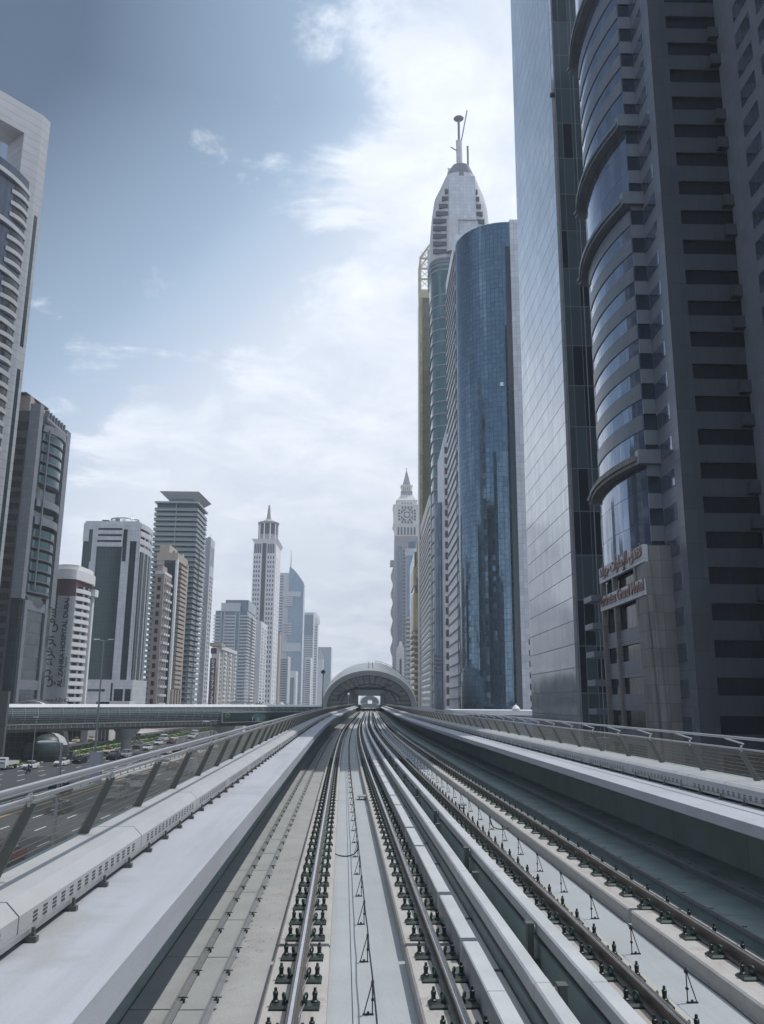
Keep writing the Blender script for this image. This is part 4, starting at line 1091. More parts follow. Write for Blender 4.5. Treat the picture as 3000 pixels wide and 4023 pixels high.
MB().prism([(p[0]*0.96, p[1]+0.6) for p in fw] + [(0.2, L*0.3), (0.6, L*0.7), (0.0, L), (xw, L)], zt + 2.0, zt + 3.6, True).build('roof_band', M['white'], b3.t)
nb = 19; z0, dzf = 4.0, (zt - 5.0)/nb
bp = arcpts(0.25, 0.25, 0.25, L*0.86, 1.7, 8)
MB().prism([(p[0]-0.9, p[1]) for p in bp] + [(-0.1, L), (-0.1, 0.3)], 0, zt - 3).build('bay_wall', G['plainwhite'], b3.t)
zs = [2.2 + dzf*k for k in range(nb)]
rep('balcony', band(MB(), bp, 0, dzf*0.50, 0.14), G['plainwhite'], b3.t, zs)
rep('balcony_floor', MB().prism(bp + [(-0.05, L*0.86), (-0.05, 0.25)], -0.12, -0.01), G['plainwhite'], b3.t, zs)
pl_ = []
for z in zs:
    for f, r in ((0.16, R(65)), (0.45, R(84)), (0.74, R(102))):
        k = int(f*8); p = bp[k]; pl_.append((p[0]-0.86, p[1] + 0.2, z + 0.25, r))
windows(b3, wbox(L*0.21, dzf*0.80, 0.1), pl_, G['dark'])
for f in (0.02, 0.31, 0.60, 0.985):
    k = f*8; i = min(int(k), 7); p = Vector(bp[i]).lerp(Vector(bp[i+1]), k - i)
    b3.box('party_wall', G['plainwhite'], p.x - 0.95, p.x - 0.12, p.y - 0.09, p.y + 0.09, 2.0, zt - 3)
b3.box('side_fin', G['plainwhite'], -0.4, 1.0, L*0.90, L, 0, zt - 4)
b3.box('corner_cornice', G['plainwhite'], -0.5, 1.9, L*0.84, L + 0.9, zt - 4.9, zt - 2.6)
hx = b3.X(243, 2699); he = b3.Z(2699, 243, -1); hz_ = b3.Z(2350, 274, -1); hl = hz_ - he
tx = text('AL ZAHRA HOSPITAL DUBAI', 2.0, G['ink'], b3.t, (b3.X(252.5, 2699), -1.62, he), (R(90), R(-90), 0), ext=0.06, bold=0.05)
tx.scale = (hl/tx.dimensions.x, 1, 1)
ax = text(arabic('مستشفى الزهراء دبي'), 4.4, G['ink'], b3.t, (b3.X(207, 2699), -2.0, b3.Z(2700, 200, -1)), (R(90), R(-90), 0), ext=0.06, bold=0.05)
ax.scale = ((b3.Z(2312, 232, -1) - b3.Z(2700, 200, -1))/ax.dimensions.x, 1, 1)
text('Care in Style', 1.05, G['ink'], b3.t, (b3.X(262.5, 2705), -1.1, he), (R(90), R(-90), 0), ext=0.03).scale = (1.7, 1, 1)
text(arabic('رعاية'), 1.2, G['ink'], b3.t, (b3.X(271, 2410), -1.1, b3.Z(2412, 282, -1)), (R(90), R(-90), 0), ext=0.03).scale = (2.6, 1, 1)
text('www.AZHD', 1.6, G['ink'], b3.t, (b3.X(178, 2755), -1.75, b3.Z(2757, 200)), (R(90), 0, 0), ext=0.03)

# L4: grey glass tower in a white frame
PXS = -10
b4 = Bld('glass_tower', 'white framed tower of dark grey green glass with slotted crown and ring on its roof', 509, -95)
L = b4.Y(562); xw = b4.X(337, 2100); zt = b4.Z(2046, 470)
G['l4glass'] = grid('smoky_green_glass', (0.024, 0.048, 0.053), (1.3, 1.75), (0.06, 0.05), (0.04, 0.062, 0.068), 0.14, 0.45, 0.10, 0.008, 0.02)
b4.box('core', G['l4glass'], xw, -1.0, 0.4, L, 0, zt - 3)
zc1 = b4.Z(2150, 430); zp = b4.Z(2670, 400)
xa, xb_, xc, xd = b4.X(352, 2300), b4.X(377, 2300), b4.X(478, 2300), b4.X(508, 2300)
b4.box('pier', G['white'], xa, xb_, -0.3, 0.39, zp, zt - 2)
b4.box('pier', G['white'], xc, xd, -0.3, 0.39, zp, zt - 2)
b4.box('pier', G['white'], -0.9, -0.15, -0.1, 1.0, zp, zt - 2)
b4.box('crown', G['white'], xw, -0.1, -0.35, 0.6, b4.Z(2130, 330), zt) if False else None
slots = MB()
cr = MB(); cr.box(xb_ - 0.2, xc + 0.2, -0.9, 0.39, b4.Z(2148, 430), zt - 1.5); cr.build('crown', G['white'], b4.t)
for y0, y1 in ((2076, 2084), (2100, 2108), (2123, 2131)): b4.box('crown_slot', G['dark'], xb_ + 0.3, xc - 0.3, -0.95, -0.6, b4.Z(y1, 430), b4.Z(y0, 430))
b4.box('side_crown', G['white'], xw, xa + 0.6, -0.32, 0.39, b4.Z(2126, 340), zt - 1); b4.box('side_crown', G['white'], xd - 0.4, 0.1, -0.32, 0.39, b4.Z(2126, 530), zt - 1)
for x0, x1, y0, y1 in ((356, 370, 2080, 2206), (492, 507, 2080, 2206)): b4.box('upright_slot', G['l4glass'], b4.X(x0, 2150), b4.X(x1, 2150), -0.36, -0.2, b4.Z(y1, x0), b4.Z(y0, x0))
cp = arcpts(0.0, 0.8, 0.0, L, 1.0, 8)
MB().prism(cp + [(-1.0, L), (-1.0, 0.8)], zp, zt - 7).build('bay_glass', G['l4glass'], b4.t)
for k in range(0, 9, 2): p = cp[k]; MB().box(p[0]-0.2, p[0]+0.35, p[1]-0.3, p[1]+0.3, zp, zt - 5).build('fin', G['white'], b4.t)
for k, z in enumerate((zt - 12.5, zt - 9.3, zt - 6.1, zt - 2.9)): band(MB(), [(p[0] + 0.3, p[1]) for p in cp], z, z + 2.2, 0.6).build('bay_cornice', G['white'], b4.t)
b4.box('roof_slab', G['white'], xw + 0.5, -0.3, -0.1, L - 0.4, zt - 1.9, zt - 0.2)
b4.box('podium', G['white'], xw + 0.2, 1.9, -1.0, L, 0, zp)
for x0, x1, z0, z1 in ((353, 420, 2707, 2716), (443, 450, 2683, 2760), (457, 492, 2707, 2770), (500, 522, 2707, 2770)): b4.box('podium_window', G['dkteal'], b4.X(x0, 2720, -1), b4.X(x1, 2720, -1), -1.1, -0.9, max(b4.Z(z1, x0, -1), 3), b4.Z(z0, x0, -1))
b = MB(); xm = b4.X(472, 2040)
for r in (5.6,):
    b.tube([(xm + r*math.cos(a), L*0.5 + r*0.8*math.sin(a), zt + 2.4) for a in [2*math.pi*k/28 for k in range(29)]], 0.32, 6)
for k in range(0, 28, 2):
    a = 2*math.pi*k/28; b.tube([(xm + 5.6*math.cos(a), L*0.5 + 4.5*math.sin(a), zt - 0.5), (xm + 5.6*math.cos(a), L*0.5 + 4.5*math.sin(a), zt + 2.4)], 0.10, 5)
b.build('roof_ring', M['galv'], b4.t); b4.box('lift_house', G['bluedk'], b4.X(386, 2040), b4.X(412, 2040), L*0.4, L*0.8, zt - 0.3, zt + 2.0)

# a generic apartment block: walls, storeys of windows or balconies
def corner_block(label, px, u, pxl, pxf, pyt, pxt, wall, name='apartment_block', D=None):
    b = Bld(name, label, px, u, D); b.L = b.Y(pxf); b.W = b.X(pxl); b.H = b.Z(pyt, pxt)
    return b
def lint(b, a, c, n): return [a + (c-a)*(k + 0.5)/n for k in range(n)]

# L5: small rose-brown block with white balconies
b5 = corner_block('narrow rose brown apartment block with rows of small white balconies', 622, -95, 586, 652, 2246, 640, None)
b5.box('wall', G['brown'], b5.W, 0, 0, b5.L, 0, b5.H - 1); b5.box('roof_parapet', G['plainwhite'], b5.W - .1, 0.15, -0.15, b5.L + 0.1, b5.H - 1, b5.H + 0.3)
nf = 17; fz = (b5.H - 4)/nf; zs = [2.6 + fz*k for k in range(nf)]
windows(b5, wbox(abs(b5.W)*0.36, fz*0.55), [(b5.W*0.52, 0, z + 0.5, 0) for z in zs], G['dark'])
pl_ = [(0, y, z + 0.4, R(90)) for z in zs for y in lint(b5, 1.0, b5.L - 0.5, 3)]
windows(b5, wbox(b5.L/3*0.5, fz*0.62), pl_, G['dark'], 'balcony_door')
src = None
for z in zs:
    for y in lint(b5, 1.0, b5.L - 0.5, 3):
        if src is None:
            m = MB(); m.box(0.0, 1.1, -b5.L/9, b5.L/9, -0.2, 0.0); m.box(1.02, 1.1, -b5.L/9, b5.L/9, 0.0, 0.85); m.box(0, 1.1, -b5.L/9, -b5.L/9+0.07, 0, 0.85); m.box(0, 1.1, b5.L/9-0.07, b5.L/9, 0, 0.85)
            src = m.build('balcony', G['plainwhite'], b5.t); src.location = (0, y, z)
        else: inst(src, b5.t, (0, y, z))
b5.box('penthouse', G['brown'], b5.W*0.9, -1.2, 1.0, b5.L*0.7, b5.H + 0.3, b5.H + 3.2)

PXS = -12
# L6: beige tower, dark glass front, yellowish balconies on the street side
b6 = corner_block('beige tower with a dark glass front and stacked sand coloured balconies', 672, -95, 592, 714, 2178, 700, None)
b6.box('core', G['dkteal'], b6.W, -0.3, 0.3, b6.L, 0, b6.H - 3); b6.box('crown', G['beige'], b6.W - 0.2, 0.3, -0.4, b6.L, b6.H - 3.0, b6.H + 0.8)
xq = b6.X(656, 2230); b6.box('wall', G['beige'], b6.W, xq, -0.2, 0.28, b6.H*0.60, b6.H - 3)
nf = 27; fz = (b6.H - 22)/nf; zs = [18 + fz*k for k in range(nf)]
rep('window_band', MB().box(b6.W, xq - 0.8, -0.3, 0, 0, fz*0.45), G['dark'], b6.t, [z for z in zs if z > b6.H*0.62])
rep('balcony', MB().box(-0.3, 1.35, b6.L*0.22, b6.L*0.80, 0, fz*0.62), G['beige'], b6.t, zs)
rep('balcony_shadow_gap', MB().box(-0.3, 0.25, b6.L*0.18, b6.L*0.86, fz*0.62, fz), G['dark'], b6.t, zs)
b6.box('pier', G['plainwhite'], -0.6, 0.35, -0.2, b6.L*0.12, 0, b6.H - 2); b6.box('pier', G['beige'], -0.6, 0.9, b6.L*0.88, b6.L, 0, b6.H - 2)
for f in (0.05, 0.30, 0.55, 0.80): b6.box('base_pier', G['beige'], -0.5, 1.5, b6.L*f, b6.L*(f + 0.1), 0, 17.5)
b6.box('penthouse', G['beige'], b6.W + 0.5, b6.X(676, 2150), 1.0, b6.L*0.8, b6.H + 0.8, b6.H + 5.0)

PXS = -15
# L7: teal slab-balcony tower with a flying roof
b7 = Bld('balcony_tower', 'tall teal tower striped with balcony slabs under a flaring flat roof', 742, -95)
L = b7.Y(783); xw = b7.X(578); zt = b7.Z(1978, 770); zr = b7.Z(1935, 770)
b7.box('core', G['dkteal'], xw, -0.8, 0.8, L, 0, zt)
nf = 41; fz = (zt - 4)/nf; zs = [3 + fz*k for k in range(nf)]
G['l7slab'] = mat('grey_balcony_slab', (0.34, 0.37, 0.39), 0.6, var=0.06); G['l7rail'] = mat('balcony_rail_glass', (0.14, 0.20, 0.215), 0.12, spec=0.7)
sl_ = MB(); sl_.box(xw - 1.0, 0.9, -0.9, L + 0.5, -0.45, 0.05)
rep('balcony_slab', sl_, G['l7slab'], b7.t, zs)
rl = MB(); rl.box(xw - 0.9, 0.82, -0.85, -0.78, 0.05, 1.1); rl.box(0.76, 0.84, -0.85, L*0.95, 0.05, 1.15)
rep('balcony_rail', rl, G['l7rail'], b7.t, zs)
bw = MB(); bw.box(0.5, 1.5, L*0.35, L*0.95, -0.5, 0.95)
rep('balcony_front', bw, G['l7slab'], b7.t, [z for z in zs if z < zt*0.80])
for x in (xw*0.5,): b7.box('divider', G['l7slab'], x - 0.15, x + 0.15, -0.95, 0.7, 0, zt)
b7.box('penthouse', G['teal'], xw*0.72, -3.0, 2.5, L - 2, zt, zr - 0.2)
MB().hexa([(xw*0.74, 2.2, zr - 3.4), (-2.8, 2.2, zr - 3.4), (-2.8, L, zr - 3.4), (xw*0.74, L, zr - 3.4)], [(xw*0.95, -1.2, zr + 0.3), (0.9, -1.2, zr + 0.3), (2.4, L + 2, zr + 0.3), (xw*0.95, L + 2, zr + 0.3)]).build('flying_roof', G['l7slab'], b7.t)
b7.box('roof_edge', G['l7slab'], xw - 1.1, 1.0, -1.0, L + 0.6, zt, zt + 0.9)

PXS = -8
# L8: slim pale tower behind
b8 = corner_block('slim pale tower close behind the teal striped tower, with a grey bay window top', 802, -95, 780, 819, 2113, 830, None, 'tower')
b8.box('wall', G['white'], b8.W, 0, 0, b8.L, 0, b8.H)
nf = 38; fz = (b8.H - 10)/nf; zs = [4 + fz*k for k in range(nf)]
windows(b8, wbox(b8.L/5, fz*0.5), [(0, y, z, R(90)) for z in zs[:-6] for y in (b8.L*0.35, b8.L*0.75)], G['dark'])
rep('balcony', MB().box(b8.W*0.95, b8.W*0.45, -0.7, 0.1, 0, fz*0.42), G['plainwhite'], b8.t, zs[:-8])
for f in (0.2, 0.4, 0.6, 0.8): b8.box('slot_window', G['grey'], -0.2, 0.1, b8.L*f - 0.5, b8.L*f + 0.5, b8.H - 16, b8.H - 5)

PXS = -5
# L9: low cream block with the maroon number banner
b9 = corner_block('cream apartment block with a tall maroon number banner and ribs of white balconies', 856, -95, 826, 920, 2546, 865, None)
b9.box('wall', G['cream'], b9.W, 0, 0, b9.L, 0, b9.H)
nf = 16; fz = (b9.H - 2)/nf; zs = [1.5 + fz*k for k in range(nf)]
ys = lint(b9, 2, b9.L, 6)
windows(b9, wbox(b9.L/6*0.42, fz*0.62), [(0, y, z + 0.6, R(90)) for z in zs[2:] for y in ys], G['dark'])
src = None
for y in lint(b9, 2, b9.L, 6)[:]:
    b9.box('rib', G['plainwhite'], 0, 0.8, y + b9.L/14, y + b9.L/10, 0, b9.H + 0.5)
for z in zs:
    for y in ys[1::2]:
        src = b9.box('balcony', G['plainwhite'], 0, 1.5, -b9.L/16, b9.L/16, 0, fz*0.40) if src is None else inst(src, b9.t)
        src.location = (0, y, z)
b9.box('roof_parapet', G['plainwhite'], -1.0, 1.2, 2, b9.L + 0.5, b9.H - 0.6, b9.H + 1.6)
b9.box('roof_slab', G['beige'], b9.W - 1.2, 1.5, -1.5, b9.L*0.18, b9.H + 1.2, b9.H + 3.2)
b9.box('banner', G['maroon'], b9.X(830, 2600), b9.X(853, 2600), -0.3, -0.02, 0.5, b9.Z(2586, 842)); b9.box('banner', G['maroon'], b9.X(833, 2555), b9.X(855, 2555), -0.3, -0.02, b9.Z(2568, 842), b9.Z(2546, 842))
for ch, yy in zip('054577735', (2599, 2617.5, 2639, 2662, 2681, 2700, 2725, 2744, 2763)):
    xq = b9.X(842 - (yy - 2600)*0.042, yy); o = text(ch, 3.5, G['signwhite'], b9.t, (xq, -0.32, b9.Z(yy + 6.5, 840)), (R(90), 0, 0), ext=0.03, bold=0.05, align='CENTER'); o.name = 'digit'

PXS = -10
# L10: banded tower
b10 = corner_block('white and blue banded tower with curved balcony corners in front of the spire tower', 968, -95, 838, 1000, 2400, 960, None, 'tower')
b10.box('core', G['grey'], b10.W, -0.4, 0.4, b10.L, 0, b10.H)
nf = 31; fz = (b10.H - 4)/nf; zs = [2 + fz*k for k in range(nf)]
xa, xb_, xc, xd = [b10.X(p, 2600) for p in (868, 884, 926, 944)]
rep('storey_band', MB().box(xb_, xc, -0.5, 0.39, 0, fz*0.50), G['white'], b10.t, zs)
for a_, c_ in ((xa, xb_ - 0.0), (xc, xd)):
    m_ = (a_ + c_)/2; b10.box('glass_strip', G['blue'], a_ + 0.6, c_ - 0.6, -0.2, 0.39, 0, b10.H - 2); b10.box('pier', G['white'], a_, a_ + 0.6, -0.6, 0.39, 0, b10.H - 1); b10.box('pier', G['white'], c_ - 0.6, c_, -0.6, 0.39, 0, b10.H - 1)
rep('balcony', MB().box(b10.W - 1.0, xa - 0.3, -0.9, 0.39, 0, fz*0.45), G['white'], b10.t, zs)
cb = [(xd + 0.3, -0.7), (-1.6, -0.9), (-0.2, -0.5), (0.7, 0.6), (0.9, 2.0), (0.6, b10.L*0.35)]
rep('balcony', band(MB(), cb, 0, fz*0.45, 0.3), G['white'], b10.t, zs)
rep('balcony', MB().box(-0.2, 1.4, b10.L*0.45, b10.L*0.9, 0, fz*0.45), G['plainwhite'], b10.t, zs)
b10.box('side_wall', G['beige'], -0.5, 0.3, b10.L*0.9, b10.L, 0, b10.H - 5)
b10.box('crown', G['white'], xa, xd, -0.7, b10.L*0.8, b10.H - 0.5, b10.H + 6.0); b10.box('penthouse', G['grey'], xa + 3, xd + 6, 1.0, b10.L, b10.H + 0.2, b10.H + 8.5)

# L12: white narrow block
b12 = corner_block('bright white narrow block with dark paired windows, right of the banded tower', 1024, -95, 1000, 1049, 2440, 1026, None)
b12.box('wall', G['plainwhite'], b12.W, 0, 0, b12.L, 0, b12.H)
nf = 26; fz = (b12.H - 6)/nf; zs = [2 + fz*k for k in range(nf)]
windows(b12, wbox(b12.L*0.30, fz*0.6), [(0, y, z, R(90)) for z in zs for y in (b12.L*0.25, b12.L*0.70)], G['dark'])
b12.box('side_strip', G['maroon'], b12.W - 0.1, b12.W + 0.8, -0.15, 0.1, 0, b12.H*0.62)

# L11: the spire tower
b11 = Bld('spire_tower', 'pale tower with a round glazed crown and a needle spire above a dark central stripe', 1072, -95)
L = b11.Y(1092, 2756); xw = b11.X(980); zt = b11.Z(2130, 1040)
b11.box('wall', G['plainwhite'], xw, 0, 0, L, 0, zt); w_ = abs(xw)
b11.box('stripe', G['bluedk'], xw*0.61, xw*0.43, -0.3, 0.1, 0, zt - 1)
nf = 33; fz = (zt - 14)/nf; zs = [2 + fz*k for k in range(nf)]
G['softwin'] = mat('grey_mauve_window', (0.075, 0.080, 0.10), 0.25)
windows(b11, wbox(w_*0.055, fz*0.55), [(xw*f, 0, z, 0) for z in zs for f in (0.93, 0.83, 0.72, 0.33, 0.22, 0.10)] + [(0, L*f, z, R(90)) for z in zs for f in (0.3, 0.7)], G['softwin'])
for f in (0.93, 0.85, 0.77, 0.69, 0.35, 0.27, 0.19, 0.11): b11.box('tall_window', G['bluedk'], xw*f - 0.6, xw*f + 0.6, -0.2, 0.1, zt - 11, zt - 1.5)
MB().hexa([(xw-.2, -.2, zt), (.2, -.2, zt), (.2, L+.2, zt), (xw-.2, L+.2, zt)], [(xw-2, -2, zt+3), (2, -2, zt+3), (2, L+2, zt+3), (xw-2, L+2, zt+3)]).build('cornice', G['plainwhite'], b11.t)
xm = xw/2; rr = abs(b11.X(1082, 2070) - b11.X(1006, 2070))/2; z0 = zt + 3; z1 = b11.Z(2062, 1044, L/2)
b = MB(); b.lathe(xm, L/2, [(rr*0.96, z0), (rr*0.96, z1)], 32); b.build('crown_glass', G['bluedk'], b11.t, True)
b = MB(); b.lathe(xm, L/2, [(rr, z0), (rr, z0 + (z1-z0)*0.42), (rr*0.97, z0 + (z1-z0)*0.43)], 32); b.build('crown_wall', G['mauve'], b11.t, True)
b = MB()
for k in range(10):
    a = 2*math.pi*k/10; b.box(xm + rr*math.cos(a) - 0.55, xm + rr*math.cos(a) + 0.55, L/2 + rr*math.sin(a) - 0.55, L/2 + rr*math.sin(a) + 0.55, z0, z1)
b.build('crown_mullion', G['plainwhite'], b11.t)
zs_ = b11.Z(1988, 1045, L/2)
b = MB(); b.lathe(xm, L/2, [(rr*1.1, z1), (rr*1.14, z1 + 1.8), (rr*0.6, z1 + 3.6), (rr*0.26, z1 + 6), (rr*0.2, z1 + 9)], 28); b.build('crown_roof', G['mauve'], b11.t, True)
b = MB(); b.lathe(xm, L/2, [(rr*0.2, z1 + 9), (0.75, zs_ + 1)], 12); b.build('spire', G['mauve'], b11.t, True)

PXS = -8
# L13: sail tower
b13 = Bld('sail_tower', 'hazy blue tower with a curved sail top and a mast beside a white banded wing', 1188, -95)
D13 = b13.D
xs, xl = b13.X(1133, 2600), b13.X(1086, 2600); L = 40; zt = b13.Z(2250, 1100); za = b13.Z(2228, 1134); zz = b13.Z(2292, 1188)
b13.box('banded_wing', G['white'], xl, xs - 0.1, 0, L, 0, zt)
nf = 48; fz = (zt - 4)/nf; zs = [2 + fz*k for k in range(nf)]
rep('window_band', MB().box(xl + 2, xs - 8, -0.4, 0.2, 0, fz*0.45), G['grey'], b13.t, zs)
b = MB(); pr = []
n = 10
for k in range(n+1):
    f = k/n; x = xs + (0 - xs)*f; pr.append((x, za + (zz - za)*(f**1.45)))
q = [(xs, 0)] + [(0, 0)] + pr[::-1]
b.face([(x, -1.5, z) for x, z in q], [(x, z) for x, z in q]); b.face([(x, L*0.6, z) for x, z in q[::-1]])
for k in range(len(q)):
    a, c = q[k], q[(k+1) % len(q)]; b.face([(a[0], -1.5, a[1]), (a[0], L*0.6, a[1]), (c[0], L*0.6, c[1]), (c[0], -1.5, c[1])])
b.build('sail', G['sail'], b13.t)
for pa, pb_, x0, x1 in ((2325, 2345, 1118, 1190), (2526, 2560, 1115, 1189)): b13.box('white_belt', G['white'], b13.X(x0, pa), b13.X(x1, pa), -4, L*0.6+1, b13.Z(pb_, 1150), b13.Z(pa, 1150))
for pa, pb_, x1 in ((2345, 2382, 1159), (2445, 2495, 1156)):
    z0, z1 = b13.Z(pb_, 1130), b13.Z(pa, 1130)
    rep('balcony', MB().box(xs - 6, b13.X(x1, pa), -4.5, 0, 0, 2.2), G['white'], b13.t, [z0 + (z1 - z0)*k/5 for k in range(5)])
MB().tube([(xs + 1.5, 2, za - 2), (xs + 1.5, 2, b13.Z(2162, 1136))], 0.9, 6, 0.25).build('mast', G['mauve'], b13.t)

PXS = -6
def far_block(name, label, pxl, pxr, D, pyt, m, bm, side=0.0, nf=30, depth=30, group=None, cat='tower'):
    b = Bld(name, label, pxr, 0, D=D); xw = b.X(pxl); zt = b.Z(pyt, (pxl+pxr)/2); b.W = xw; b.H = zt
    b.box('wall', m, xw, 0, 0, depth, 0, zt)
    if bm:
        fz = (zt - 4)/nf; rep('window_band', MB().box(xw*0.93, xw*0.07, -0.5, 0.2, 0, fz*0.45), bm, b.t, [2 + fz*k for k in range(nf)])
    return b
q = far_block('tower', 'thin dark tower with sand coloured edge squeezed beside the spire tower', 1081, 1095, 915, 2481, G['greycol'], None, depth=20)
q.box('edge_strip', G['beige'], q.W*0.45, 0.4, -0.4, 12, 0, q.H - 3)
q = far_block('tower', 'hazy tower with a blank teal top and striped floors, right of the sail tower', 1190, 1229, 1500, 2406, G['white'], G['grey'], nf=40)
q.box('top_panel', G['grey'], q.W*0.95, q.W*0.05, -0.8, 0, q.H - 40, q.H - 6)
q = far_block('tower', 'faint tower with a small white dome, behind the teal topped tower', 1226, 1246, 1750, 2452, G['white'], G['grey'], nf=30)
MB().lathe(q.W/2, 8, [(9, q.H), (9.5, q.H + 10), (8, q.H + 20), (4, q.H + 26), (0, q.H + 27)], 20).build('dome', G['plainwhite'], q.t, True)
q = far_block('tower', 'faintest broad slab at the far end of the left row of towers', 1244, 1302, 2300, 2542, G['grey'], None, depth=60)
q.box('notch', G['sail'], q.W*0.85, q.W*0.45, -1.0, 0.2, 0, q.H - 30)
q = far_block('tower', 'small hazy tower with a pointed top in front of the faintest slab', 1247, 1270, 1900, 2590, G['white'], None)
MB().lathe(q.W/2, 15, [(11, q.H), (0.5, q.H + 24)], 4, math.pi/4, math.pi/4 + 2*math.pi).build('pointed_roof', G['mauve'], q.t)
q = far_block('tower', 'pale block low in front of the sail tower, nearer the spire tower', 1096, 1132, 960, 2578, G['white'], G['grey'], nf=22)
q = far_block('tower', 'low white block with a flat glass front at the foot of the sail tower', 1134, 1166, 1050, 2636, G['plainwhite'], None, depth=24)
q.box('glass_front', G['sail'], q.W*0.8, q.W*0.25, -0.5, 0.1, 0, q.H - 8)
q = far_block('tower', 'small stepped white tower with dotted windows below the teal topped tower', 1200, 1222, 1180, 2582, G['plainwhite'], G['grey'], nf=24)
q = far_block('tower', 'narrow pale block between the white narrow block and the spire tower', 1050, 1063, 830, 2566, G['plainwhite'], G['softwin'], nf=18, depth=16)
PXS = 0
# white box-like plant house by the bridge
o = MB().box(-9, 9, -4, 4, 0, 4.6).build('plant_house', G['plainwhite']); p = at(415, 2765, 300); o.location = (p.x, p.y, p.z - 1.4 ); o.location.z = GZ; o.scale = (1, 1, (at(415, 2754, 300).z - GZ)/4.6)
tag(o, 'low white box building showing just above the footbridge roof', 'building')
p2 = MB().box(-2.2, 2.2, -4.06, -3.98, 3.9, 4.5).build('blue_panel', G['blue'], o)

def roof_plant(b, x0, x1, y0, y1, z, seed, n=5):
    rnd = random.Random(seed)
    for k in range(n):
        x, y = rnd.uniform(x0, x1), rnd.uniform(y0, y1); w_, d_, h_ = rnd.uniform(.8, 2.2), rnd.uniform(.8, 2.0), rnd.uniform(.9, 2.4)
        m = MB(); m.box(x - w_/2, x + w_/2, y - d_/2, y + d_/2, z, z + h_)
        m.build('roof_unit', rnd.choice((M['galv'], G['greycol'], G['plainwhite'])), b.t)
    x, y = rnd.uniform(x0, x1), rnd.uniform(y0, y1); MB().tube([(x, y, z), (x, y, z + rnd.uniform(4, 7))], .09, 6, .04).build('aerial', M['galv'], b.t)
roof_plant(b5, b5.W*.9, -.5, 1, b5.L*.9, b5.H + .3, 1, 3); roof_plant(b6, b6.W*.5, -1, 2, b6.L*.8, b6.H + .8, 2, 4); roof_plant(b8, b8.W*.9, -1, 2, b8.L*.9, b8.H, 3, 3)
roof_plant(b9, b9.W*.9, -1, b9.L*.3, b9.L*.9, b9.H, 4, 6); roof_plant(b10, b10.W*.9, b10.W*.7, 1, b10.L*.8, b10.H, 5, 3); roof_plant(b12, b12.W*.9, -1, 1, b12.L*.9, b12.H, 6, 4)
roof_plant(b4, b4.X(420, 2040), -3, 2, 8, zt*0 + b4.Z(2046, 470) - .2, 7, 4)
# ------------------------------------------------------------------ RIGHT ROW
G['pit'] = grid('black_window_glass', (0.010, 0.012, 0.016), (1.4, 40), (0.06, 0.0), (0.004, 0.004, 0.005), 0.3, 0.0, 0.25, 0.02, spec=0.25)
# R1: the dark granite hotel, nearest on the right
r1 = Bld('hotel_tower', 'dark granite hotel tower with banded bowed glass bay and copper lettered signs', 2742, 0, D=80.0)
t = r1.t; HT = 150.0
fz = 3.55
zw0 = r1.Z(1900 + 650/1.652, 2760)                     # bottom edge of one dark window band on the front
nlo = int(zw0/fz)
zs = [zw0 + fz*k for k in range(-nlo + 1, int((HT - zw0)/fz))]
W0 = 7.2                                               # width of the front wall to the projecting wing
xwin = r1.X(2790, 2330)
def wallpanel(m, name, x0, x1, y0, y1, z0, z1): return r1.box(name, m, x0, x1, y0, y1, z0, z1)
N0 = r1.Y(2632, 2440, 0.0)                            # length of the narrow street wall
wallpanel(G['granite'], 'front_wall', 0, xwin, 0, 6.0, 0, HT)
r1.box('core', G['bluedk'], xwin, 24, 0.9, 14, 0, HT)
rep('front_spandrel', MB().box(xwin + 0.002, 11, 0.05, 0.9, 0, fz*0.53), G['granite'], t, [z - fz*0.53 for z in zs])
rep('corner_block', MB().box(W0 - 0.7, 11, -0.7, 0.05, 0, fz*0.36), G['granite'], t, [z - fz*0.46 for k, z in enumerate(zs) if k % 3])
rep('window_band', MB().box(xwin + 0.002, 11, 0.40, 0.9, 0, fz*0.47), G['pit'], t, zs)
wallpanel(G['granlt'], 'street_wall', -0.02, 0.6, 0.02, N0, 0, HT)
for z in zs:
    pass
rep('street_window', MB().box(-0.06, 0.1, N0*0.30, N0*0.99, 0, fz*0.50), G['bayglass'], t, [z - 0.25 for z in zs])
# the wing that comes forward on the right
wg = 24.0
wallpanel(G['granlt'], 'wing_wall', W0 + 0.4, 24, -wg, -0.02, 0, HT)
for y in (-4.6, -9.4, -14.2, -19.0): rep('wing_window', MB().box(W0 + 0.34, W0 + 0.5, y - 3.1, y + 0.2, 0, fz*0.55), G['bayglass'], t, [z + 0.3 for z in zs])
# bowed bay towards the avenue
XB = -1.1; Y0, Y1 = N0 + 0.02, N0 + 21.0
r1.box('step_wall', G['bluedk'], XB - 0.3, 0.55, N0 + 0.02, N0 + 3, 0, HT)
rep('step_spandrel', MB().box(XB - 0.32, 0.0, N0 - 0.12, N0 + 1, 0, fz*0.47), G['granlt'], t, [z - fz*0.5 for z in zs])
xt_ = r1.X(2352, 980, N0 + 10.0)
bay = arcpts(-1.75, N0 + 18.0, XB - 0.35, Y0 + 0.1, 1.25, 18)
bayr = bay
ztop = HT
MB().prism(bay + [(4, Y0 + 0.1), (4, N0 + 18.0)], r1.Z(2147, 2526, N0 - 0.5) - 0.6, HT, True).build('bay_glass', G['bayglass'], t)
zl1, zl2, zl3 = r1.Z(487, 2500, N0), r1.Z(790, 2525, N0), r1.Z(1800, 2590, N0)
zl0 = zl1 + (zl1 - zl2)*2.3
zsign = r1.Z(2150, 2530, N0)
